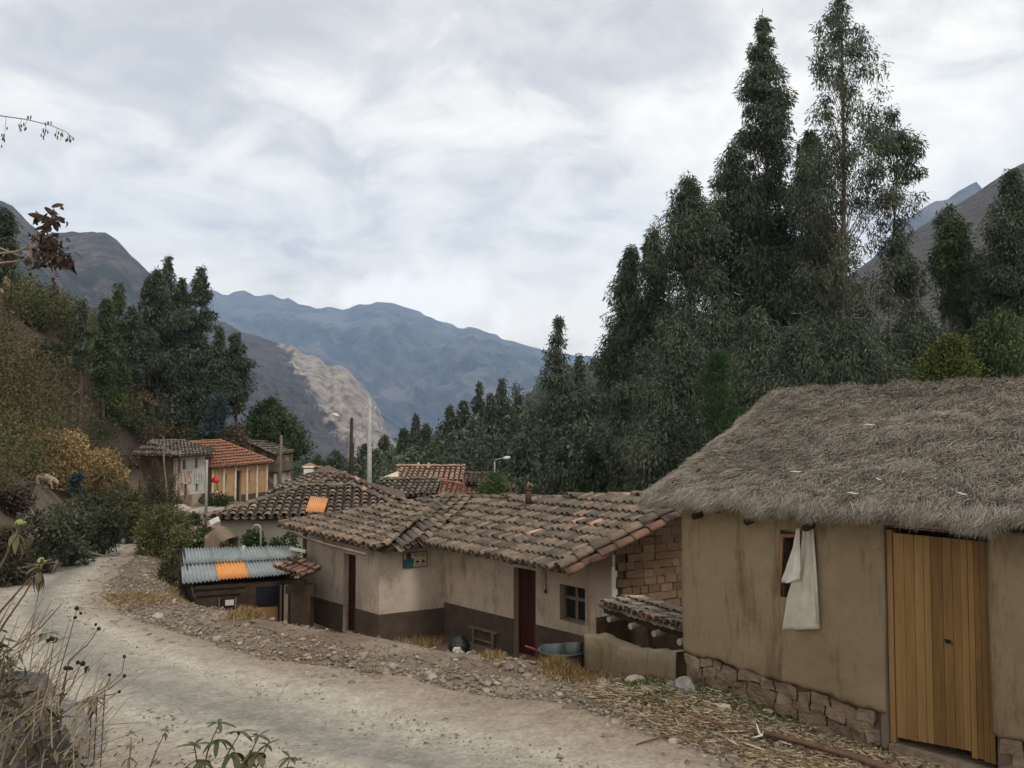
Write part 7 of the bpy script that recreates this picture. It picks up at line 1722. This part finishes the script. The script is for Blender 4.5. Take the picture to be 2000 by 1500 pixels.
m = MB(); m.ball((0, -.03, 1.57), (.082, .09, .105), 10, 7); m.ball((0, -.125, 1.555), (.014, .018, .02), 6, 4); m.ball((-.085, -.02, 1.56), (.014, .02, .028), 6, 4); m.ball((.085, -.02, 1.56), (.014, .02, .028), 6, 4); m.build('face', skinc, per, True)
m = MB(); m.tube([(0, -.01, 1.63), (0, -.01, 1.645)], .19, 14); m.tube([(0, 0, 1.646), (0, 0, 1.74)], [.10, .085], 12); m.build('hat', M['darkwood'], per, True)
per.rotation_euler = (0, 0, R(-20))
# pig
pc = P(88, 947, 30); pz = hz(pc[0], pc[1]); pig = empty('pig', (pc[0], pc[1], pz), 'cream-coloured pig rooting on the dark bank among the bushes', 'pig')
V_ = [(-.30, 0, .50), (-.12, 0, .53), (.08, 0, .54), (.26, 0, .50), (.40, 0, .43), (.50, 0, .33), (.58, 0, .22),
      (-.30, .10, .36), (-.33, .10, .20), (-.36, .10, .14), (-.33, .10, .02), (-.27, -.10, .36), (-.24, -.10, .20), (-.27, -.10, .13), (-.24, -.10, .02),
      (.24, .09, .34), (.20, .09, .17), (.19, .09, .02), (.28, -.09, .34), (.34, -.09, .18), (.38, -.09, .02), (-.40, 0, .50), (-.45, 0, .42)]
E_ = [(0, 1), (1, 2), (2, 3), (3, 4), (4, 5), (5, 6), (0, 7), (7, 8), (8, 9), (9, 10), (0, 11), (11, 12), (12, 13), (13, 14), (3, 15), (15, 16), (16, 17), (3, 18), (18, 19), (19, 20), (0, 21), (21, 22)]
r_ = [.155, .165, .165, .15, .115, .085, .05, .08, .045, .033, .03, .08, .045, .033, .03, .065, .038, .028, .065, .038, .028, .02, .012]
pm = ramp_mat('pig_skin', [(.3, (.28, .22, .16)), (.7, (.42, .35, .27))], scale=6)
skinned('body', V_, E_, r_, pm, pig, sub=2, root=1)
for s_ in (-1, 1): m = MB(); m.add([(.36, .06 * s_, .52), (.40, .12 * s_, .50), (.46, .12 * s_, .42), (.42, .06 * s_, .46), (.37, .07 * s_, .50)], [(0, 1, 2, 3), (4, 3, 2, 1), (0, 3, 4), (0, 4, 1)]); m.build('ear', pm, pig, True)
pig.scale = (.84,) * 3
# fallen branch and marker on the roadside
a, b = P(146, 1022, 25), P(215, 1034, 24); m = MB(); za = hz(a[0], a[1]); m.tube([(a[0], a[1], za + .35), ((a[0] + b[0]) / 2, (a[1] + b[1]) / 2, hz((a[0] + b[0]) / 2, (a[1] + b[1]) / 2) + .15), (b[0], b[1], hz(b[0], b[1]) + .05)], [.05, .04, .02], 6); o = m.build('fallen_branch', M['bark_pale']); tag(o, 'bare fallen branch lying along the road verge below the bushes', 'branch')
a = P(54, 1062, 18.6); zz = hz(a[0], a[1]); m = MB(); m.tube([(a[0], a[1], zz - .1), (a[0], a[1], zz + .28)], [.11, .09], 8); m.ball((a[0], a[1], zz + .28), (.09, .09, .04), 8, 4); o = m.build('marker_post', flat('faded_pink', (.19, .10, .08)), None, True); tag(o, 'stubby faded reddish marker post at the road edge by the left bushes', 'post')
# mud stump wall behind the shed
a, b = P(405, 1075, 24.5), P(455, 1078, 24.3)
mudwall('mud_stump_wall', [(a[0], a[1], -5.2, P(405, 1042, 24.5)[2]), ((a[0] * .6 + b[0] * .4), a[1], -5.2, P(425, 1028, 24.4)[2]), (b[0], b[1], -5.2, P(455, 1050, 24.3)[2])], .5, 'eroded reddish mud wall stump behind the corrugated shed', 'footing', 9)
o = MB(); c = P(419, 1017, 24.6); o.box(c, (.26, .12, .15), unit_ax := np.array([unit([1, 0, .5]), [0, 1, 0], unit([-.5, 0, 1])])); o = o.build('white_floodlight', M['white']); tag(o, 'small white box lamp tilted under the tile eave behind the shed', 'lamp')
# pale washed stones where the street begins
for k, (px, py, Y, w_) in enumerate(((362, 1000, 50, 30), (378, 1006, 48, 26), (352, 995, 52, 26))): rock(px, py, w_, 12, 'rockp', ['pale stone block where the side street begins', 'pale stone block nearest the grey-green pole', 'pale stone block by the foot of the painted house'][k], 30 + k, Y=Y)

# ------------------------------------------------------------------ foreground plants on the near bank
LV = {'green': ramp_mat('weed_leaf', [(.3, (.045, .055, .022)), (.7, (.10, .11, .05))], scale=40, rough=.6), 'dull': ramp_mat('weed_leaf_dull', [(.3, (.07, .065, .035)), (.7, (.14, .13, .07))], scale=40, rough=.7),
      'dead': ramp_mat('weed_leaf_dead', [(.3, (.035, .025, .02)), (.7, (.09, .065, .05))], scale=40), 'stem': ramp_mat('weed_stem', [(.3, (.07, .055, .035)), (.7, (.15, .12, .08))], scale=30),
      'seed': flat('seed_head', (.02, .014, .012), scale=60), 'pale': ramp_mat('dry_twig', [(.3, (.15, .115, .08)), (.7, (.29, .235, .17))], scale=30), 'flower': ramp_mat('flower_buds', [(.3, (.16, .18, .05)), (.7, (.36, .36, .14))], scale=120)}
def blade(p, d, n_, L_, w_, curl, fold=.25):
    """a curved pointed leaf: returns verts, faces"""
    p, d, n_ = np.asarray(p, float), unit(d), np.asarray(n_, float); n_ = unit(n_ - d * d.dot(n_)); s = np.cross(d, n_); vs, fs = [], []; K = 6
    for i in range(K + 1):
        t_ = i / K; c = p + d * L_ * t_ * (1 - .12 * curl * t_) - n_ * curl * L_ * .5 * t_ * t_; ww = w_ * .5 * math.sin(math.pi * min(1, t_ * .9 + .08)) ** .8 if i < K else .0004
        vs += [c - s * ww + n_ * ww * fold, c, c + s * ww + n_ * ww * fold]
    for i in range(K): a = 3 * i; fs += [(a, a + 1, a + 4, a + 3), (a + 1, a + 2, a + 5, a + 4)]
    return vs, fs
def weed(label, stempx, Y0, Y1, r, leaves=(), mat='green', heads=(), whorls=(), seed=0, cat='plant', name='weed', stemmat='stem', group=None):
    """stempx: list of stems, each a list of pixel points (base first). whorls: (px, py, Y, n, L, W, droop, matkey)"""
    rg = random.Random(seed); b = P(*stempx[0][0], Y0); t = empty(name, b, label, cat, group); tv = np.array(b)
    m = MB()
    for st in stempx:
        n = len(st); pts = [P(x, y, Y0 + (Y1 - Y0) * i / max(1, n - 1)) - tv for i, (x, y) in enumerate(st)]
        q0 = pts[0] + tv; gz = hz(q0[0], q0[1])
        if gz < q0[2] - .02 and st[0][1] > 1270: pts = [np.array([q0[0] - .04, q0[1] + .02, gz - .02]) - tv] + pts; n += 1
        fin = []; 
        for i in range(n - 1):
            for q in (0, .5): fin.append(pts[i] * (1 - q) + pts[i + 1] * q + np.array([rg.uniform(-1, 1), rg.uniform(-1, 1), 0]) * r * .8 * (q > 0))
        fin.append(pts[-1]); m.tube(fin, [r * (1 - .65 * i / len(fin)) for i in range(len(fin))], 5)
    m.build('stem', LV[stemmat], t, True)
    for (x, y, Y, n, L_, W_, dr, mk) in whorls:
        c = P(x, y, Y) - tv; 
        for k in range(n):
            az = 6.283 * k / n + rg.uniform(-.4, .4); el = rg.uniform(-.2, .5) - dr; d = np.array([math.cos(az) * math.cos(el), math.sin(az) * math.cos(el), math.sin(el)])
            vs, fs = blade(c, d, (0, 0, 1), L_ * .8 * rg.uniform(.6, 1.15), W_ * .8 * rg.uniform(.8, 1.2), .35 + .6 * dr + rg.uniform(-.1, .3)); mm = MB(); mm.add(vs, fs); mm.build('leaf', LV[mk], t, True)
    for (x, y, Y, rr, mk) in heads:
        c = P(x, y, Y) - tv; mm = MB()
        if mk == 'flower':
            for q in range(16): a_ = rg.random() * 6.283; e_ = rg.random() ** .6 * 1.4; mm.ball(c + np.array([math.cos(a_) * math.sin(e_), math.sin(a_) * math.sin(e_), math.cos(e_)]) * rr * .8, rr * .28, 6, 4)
        else: mm.ball(c, rr * .72, 8, 6, .35)
        mm.build('flower_head' if mk == 'flower' else 'seed_head', LV[mk], t, True)
    return t
weed('tall stem with a yellow-green flower cluster at the left edge over the road', [[(-40, 1140), (0, 1108), (20, 1065), (36, 1030)]], 1.5, 1.5, .004, heads=[(40, 1025, 1.5, .010, 'flower')], whorls=[(34, 1042, 1.5, 7, .05, .012, .6, 'dull'), (30, 1052, 1.5, 5, .045, .012, 1.0, 'dull')], seed=1)
weed('pair of stems ending in two yellowish buds and drooping narrow leaves over the road', [[(-60, 1300), (0, 1195), (40, 1150), (74, 1108)], [(-60, 1330), (10, 1215), (48, 1160), (76, 1118)]], 1.45, 1.45, .0028, heads=[(80, 1098, 1.45, .008, 'flower'), (74, 1110, 1.45, .007, 'flower')], whorls=[(78, 1106, 1.45, 8, .042, .009, .0, 'dull'), (76, 1116, 1.45, 7, .045, .011, 1.1, 'dull')], seed=2)
r_g = random.Random(5)
def wand(label, pts, Y, seed, heads=(), mk='dull', nl=0, r=.0028, wl=()):
    weed(label, [pts], Y, Y, r, heads=heads, whorls=wl, seed=seed, name='dry_weed', group='dry weeds on the near bank', stemmat='stem')
wand('dry branching weed with a yellow bud low on the left bank', [(-10, 1290), (40, 1255), (80, 1225), (120, 1180)], 1.9, 3, wl=[(88, 1238, 1.9, 6, .05, .012, .2, 'dull')], heads=[(88, 1232, 1.9, .007, 'flower')])
wand('tall dry weed with dark clustered seed heads nearest the left edge', [(60, 1420), (90, 1350), (105, 1255)], 2.3, 4, heads=[(107, 1250, 2.3, .012, 'seed'), (100, 1247, 2.3, .009, 'seed'), (94, 1251, 2.3, .008, 'seed')])
wand('tall dry weed with a seed tuft leaning over the road', [(95, 1400), (120, 1300), (150, 1190)], 2.4, 5, heads=[(150, 1188, 2.4, .009, 'seed'), (147, 1206, 2.4, .007, 'seed'), (158, 1198, 2.4, .006, 'seed')])
wand('slender dry weed reaching highest across the road', [(110, 1400), (135, 1290), (170, 1260), (192, 1228)], 2.4, 6, heads=[(193, 1228, 2.4, .008, 'seed'), (187, 1220, 2.4, .006, 'seed')])
wand('dry weed with knobbly dark heads in the middle of the bank', [(100, 1400), (140, 1340), (162, 1292)], 2.3, 7, heads=[(162, 1296, 2.3, .010, 'seed'), (152, 1294, 2.3, .008, 'seed'), (170, 1306, 2.3, .010, 'seed'), (168, 1312, 2.3, .007, 'seed')])
wand('dry weed with a flat dark seed cluster low on the bank', [(105, 1410), (125, 1350), (132, 1306)], 2.3, 8, heads=[(128, 1305, 2.3, .008, 'seed'), (136, 1305, 2.3, .008, 'seed'), (140, 1306, 2.3, .006, 'seed')])
weed('arching weed carrying four round black seed balls over the road', [[(120, 1385), (180, 1360), (215, 1335), (238, 1315), (243, 1285)], [(180, 1362), (215, 1345), (243, 1322)], [(205, 1342), (213, 1330), (214, 1320)], [(190, 1362), (220, 1356), (232, 1352)]], 2.3, 2.3, .0022, heads=[(243, 1282, 2.3, .0065, 'seed'), (243, 1320, 2.3, .0065, 'seed'), (214, 1318, 2.3, .006, 'seed'), (233, 1351, 2.3, .006, 'seed')], seed=9, name='seed_ball_weed')
weed('weed with curled dry leaves hanging at the tip beside the seed balls', [[(90, 1420), (140, 1380), (180, 1366)]], 2.1, 2.1, .003, whorls=[(182, 1366, 2.1, 7, .055, .014, .3, 'dull'), (180, 1372, 2.1, 7, .06, .015, 1.2, 'dead')], seed=10)
weed('leafy green weed at the bottom of the picture, left of the road centre', [[(395, 1540), (405, 1470), (428, 1415)], [(420, 1540), (440, 1480), (470, 1430)], [(450, 1540), (480, 1490), (505, 1440)], [(470, 1540), (500, 1500), (522, 1455)], [(380, 1540), (385, 1490), (378, 1450)]], 2.6, 2.6, .004,
     whorls=[(428, 1412, 2.6, 7, .075, .018, .0, 'green'), (470, 1430, 2.6, 7, .075, .02, .1, 'green'), (505, 1438, 2.6, 7, .07, .018, .0, 'green'), (380, 1456, 2.6, 6, .075, .018, .0, 'green'), (500, 1470, 2.6, 6, .08, .03, .5, 'dull'), (425, 1445, 2.6, 6, .08, .026, .5, 'green'), (455, 1470, 2.6, 6, .085, .028, .6, 'green'), (392, 1485, 2.6, 6, .08, .026, .6, 'green'), (480, 1490, 2.6, 6, .08, .026, .3, 'green'), (522, 1455, 2.6, 5, .06, .016, .0, 'green')], seed=11, name='leafy_weed')
weed('small leafy sprig right of the leafy green weed at the bottom edge', [[(555, 1530), (560, 1500), (566, 1480)]], 2.6, 2.6, .003, whorls=[(566, 1480, 2.6, 7, .06, .018, .1, 'green'), (558, 1500, 2.6, 4, .06, .02, .5, 'green')], seed=12, name='leafy_weed')
weed('thin upright weed with a star of small leaves left of the leafy one', [[(290, 1510), (308, 1460), (324, 1428)]], 2.9, 2.9, .003, whorls=[(324, 1426, 2.9, 8, .038, .008, .0, 'green'), (322, 1432, 2.9, 6, .03, .008, .6, 'dull')], seed=13, name='leafy_weed')
weed('dusty upright weed at the foot of the dark bank rock', [[(250, 1520), (254, 1475), (256, 1440)]], 2.9, 2.9, .003, whorls=[(256, 1432, 2.9, 8, .035, .009, .1, 'dull'), (254, 1455, 2.9, 7, .04, .01, .5, 'dull'), (252, 1480, 2.9, 6, .05, .012, .6, 'dull')], seed=14, name='leafy_weed')
# tangle of dry stems, uncountable
rg = np.random.default_rng(90); m = MB()
for k in range(230):
    x0, y0 = rg.uniform(-120, 190), rg.uniform(1380, 1560); Y = rg.uniform(1.7, 2.8); an = rg.normal(1.05, .38); ln = rg.uniform(60, 210) * (.6 if x0 > 90 else 1)
    pts = [P(x0 + ln * t_ * math.cos(an) + 10 * t_ * t_, y0 - ln * t_ * math.sin(an), Y + .1 * t_) for t_ in (0, .35, .7, 1)]; m.tube(pts, [.0018, .0015, .0012, .0007], 4, cap=False)
for k in range(60):
    x0, y0 = rg.uniform(-60, 150), rg.uniform(1180, 1330); Y = rg.uniform(1.7, 2.4); an = rg.normal(1.0, .35); ln = rg.uniform(40, 120); pts = [P(x0 - 60 + ln * t_ * math.cos(an), y0 + 60 - ln * t_ * math.sin(an), Y) for t_ in (0, .4, .7, 1)]; m.tube(pts, [.0016, .0014, .001, .0007], 4, cap=False)
o = m.build('dry_stem_tangle', LV['pale'], None, True); tag(o, kind='stuff')
n = 3000; x0, y0 = rg.uniform(-100, 200, n), rg.uniform(1230, 1530, n); keep = (y0 > 1225 + np.maximum(x0, 0) * 1.0 + 90 * rg.random(n)) & (rg.random(n) > np.clip(x0 / 190, 0, 1) ** 1.5); x0, y0 = x0[keep], y0[keep]; n = len(x0); Yd = rg.uniform(1.8, 3.0, n)
C = np.array([P(a, b, c) for a, b, c in zip(x0, y0, Yd)]); D = rg.normal(0, .7, (n, 3)); D[:, 2] -= .5; D /= np.linalg.norm(D, axis=1)[:, None]
V, Q = leaf_arrays(C, D, rg.uniform(.02, .06, n), rg.uniform(.005, .014, n), rg); o = link('dry_leaf_tangle', nmesh('dry_leaf_tangle', V, Q, hue([(.04, .03, .022), (.08, .06, .042), (.12, .105, .06), (.17, .14, .09)], n, rg)), M['scrub']); tag(o, kind='stuff')
# dark rocks of the bank
def bankrock(px, py, Y, w_, h_, label, seed, mat='rockd'):
    k = Y / F; c = P(px, py, Y); bm = bmesh.new(); bmesh.ops.create_icosphere(bm, subdivisions=4, radius=1)
    for v in bm.verts:
        p = v.co.copy(); s = Vector((seed, 0, 0)); kk = 1 + .3 * mn.noise(p * 1.4 + s) + .12 * mn.noise(p * 4 + s) + .05 * mn.noise(p * 12 + s); v.co = Vector((p.x * w_ * k, p.y * w_ * k * 1.2, p.z * h_ * k)) * kk
    me = bpy.data.meshes.new('rock'); bm.to_mesh(me); bm.free(); o = link('rock', me, M[mat]); o.location = c; o.rotation_euler = (0, R(24), 0); tag(o, label, 'rock')
bankrock(10, 1375, 2.9, 90, 40, 'dark slaty rock jutting from the bank behind the dry weeds', 2)
bankrock(80, 1440, 2.9, 100, 60, 'dark purplish rock at the foot of the near bank', 5, 'rock')
bankrock(-10, 1480, 2.3, 130, 80, 'blackish rock in the bottom left corner under the stems', 7)
# dry dead branch hanging in from the left, and a grass stalk above it
t = empty('dead_branch', P(-60, 520, 1.6), 'withered branch with hanging dead leaves against the left mountain', 'branch'); tv = np.array(P(-60, 520, 1.6)); m = MB()
for st in ([(-60, 500), (0, 495), (30, 492), (48, 486), (70, 465), (100, 440)], [(-60, 520), (0, 514), (35, 510), (52, 494)], [(-40, 470), (0, 485), (40, 500)], [(48, 486), (90, 480), (125, 490)], [(60, 476), (62, 505), (95, 520)], [(95, 440), (70, 413)]): m.tube([P(x, y, 1.6) - tv for x, y in st], [.0028 * (1 - .6 * i / len(st)) for i in range(len(st))], 5)
q0 = P(-60, 510, 1.6); m.tube([q0 - tv, q0 + [-.08, .02, -.3] - tv, q0 + [-.14, .05, -.9] - tv, np.array([q0[0] - .16, q0[1] + .06, hz(q0[0] - .16, q0[1])]) - tv], [.004, .006, .008, .010], 5)
m.build('twig', LV['pale'], t, True); rq = random.Random(3)
def hang(cx, cy, n, sx, sy, L_, W_, mk, down=1.0):
    for k in range(int(n * 2.2)):
        c = P(rq.gauss(cx, sx), rq.gauss(cy, sy), 1.6 + rq.uniform(-.02, .02)) - tv; d = np.array([rq.gauss(0, .5), rq.gauss(0, .5), -down + rq.gauss(0, .45)]); vs, fs = blade(c, d, (rq.gauss(0, 1), rq.gauss(0, 1), .3), L_ * .75 * rq.uniform(.6, 1.2), W_ * 1.0 * rq.uniform(.7, 1.3), rq.uniform(.2, 1.3), .45); mm = MB(); mm.add(vs, fs); mm.build('leaf', LV[mk], t, True)
hang(100, 425, 16, 12, 9, .035, .010, 'dead', .5); hang(96, 470, 40, 16, 18, .026, .007, 'dead', .6); hang(85, 500, 44, 22, 12, .020, .005, 'dead', .5); hang(112, 500, 24, 12, 9, .022, .005, 'dead', .5); hang(132, 505, 9, 8, 4, .035, .010, 'dead', 1.4); hang(104, 560, 12, 4, 14, .016, .006, 'dead', 1.0); hang(12, 550, 4, 6, 8, .02, .005, 'pale', .6)
t = empty('grass_stalk', P(-40, 222, 1.8), 'arching dry grass stalk with hanging seeds against the sky at the left edge', 'grass'); tv = np.array(P(-40, 222, 1.8)); m = MB()
st = [(-40, 222), (0, 226), (50, 233), (100, 245), (130, 258), (146, 273)]; m.tube([P(x, y, 1.8) - tv for x, y in st], [.0016, .0014, .0012, .001, .0007, .0004], 4)
for (x, y, h_) in ((12, 228, 50), (42, 232, 26), (52, 234, 20), (90, 243, 26), (112, 250, 20), (122, 254, 20), (134, 260, 14), (140, 266, 10)): m.tube([P(x, y, 1.8) - tv, P(x - 4, y + h_, 1.8) - tv], [.0006, .0004], 3)
q0 = P(-40, 222, 1.8); m.tube([q0 - tv, q0 + [-.1, 0, -.12] - tv, q0 + [-.16, .02, -.6] - tv, np.array([q0[0] - .18, q0[1], hz(q0[0] - .18, q0[1])]) - tv], [.0016, .002, .003, .004], 4)
m.build('stem', LV['pale'], t, True); m = MB()
for (x, y, h_) in ((12, 228, 50), (8, 240, 45), (42, 232, 26), (52, 234, 20), (84, 243, 26), (90, 243, 22), (112, 250, 20), (122, 254, 20), (134, 260, 14), (140, 266, 10), (60, 225, 6), (96, 238, 4)):
    for q in range(4): c = P(x + rq.gauss(-2, 3), y + h_ * rq.uniform(.4, 1.05), 1.8) - tv; m.ball(c, (.0016, .0016, .0042), 5, 4)
m.build('seeds', LV['dull'], t, True)['kind'] = 'stuff'
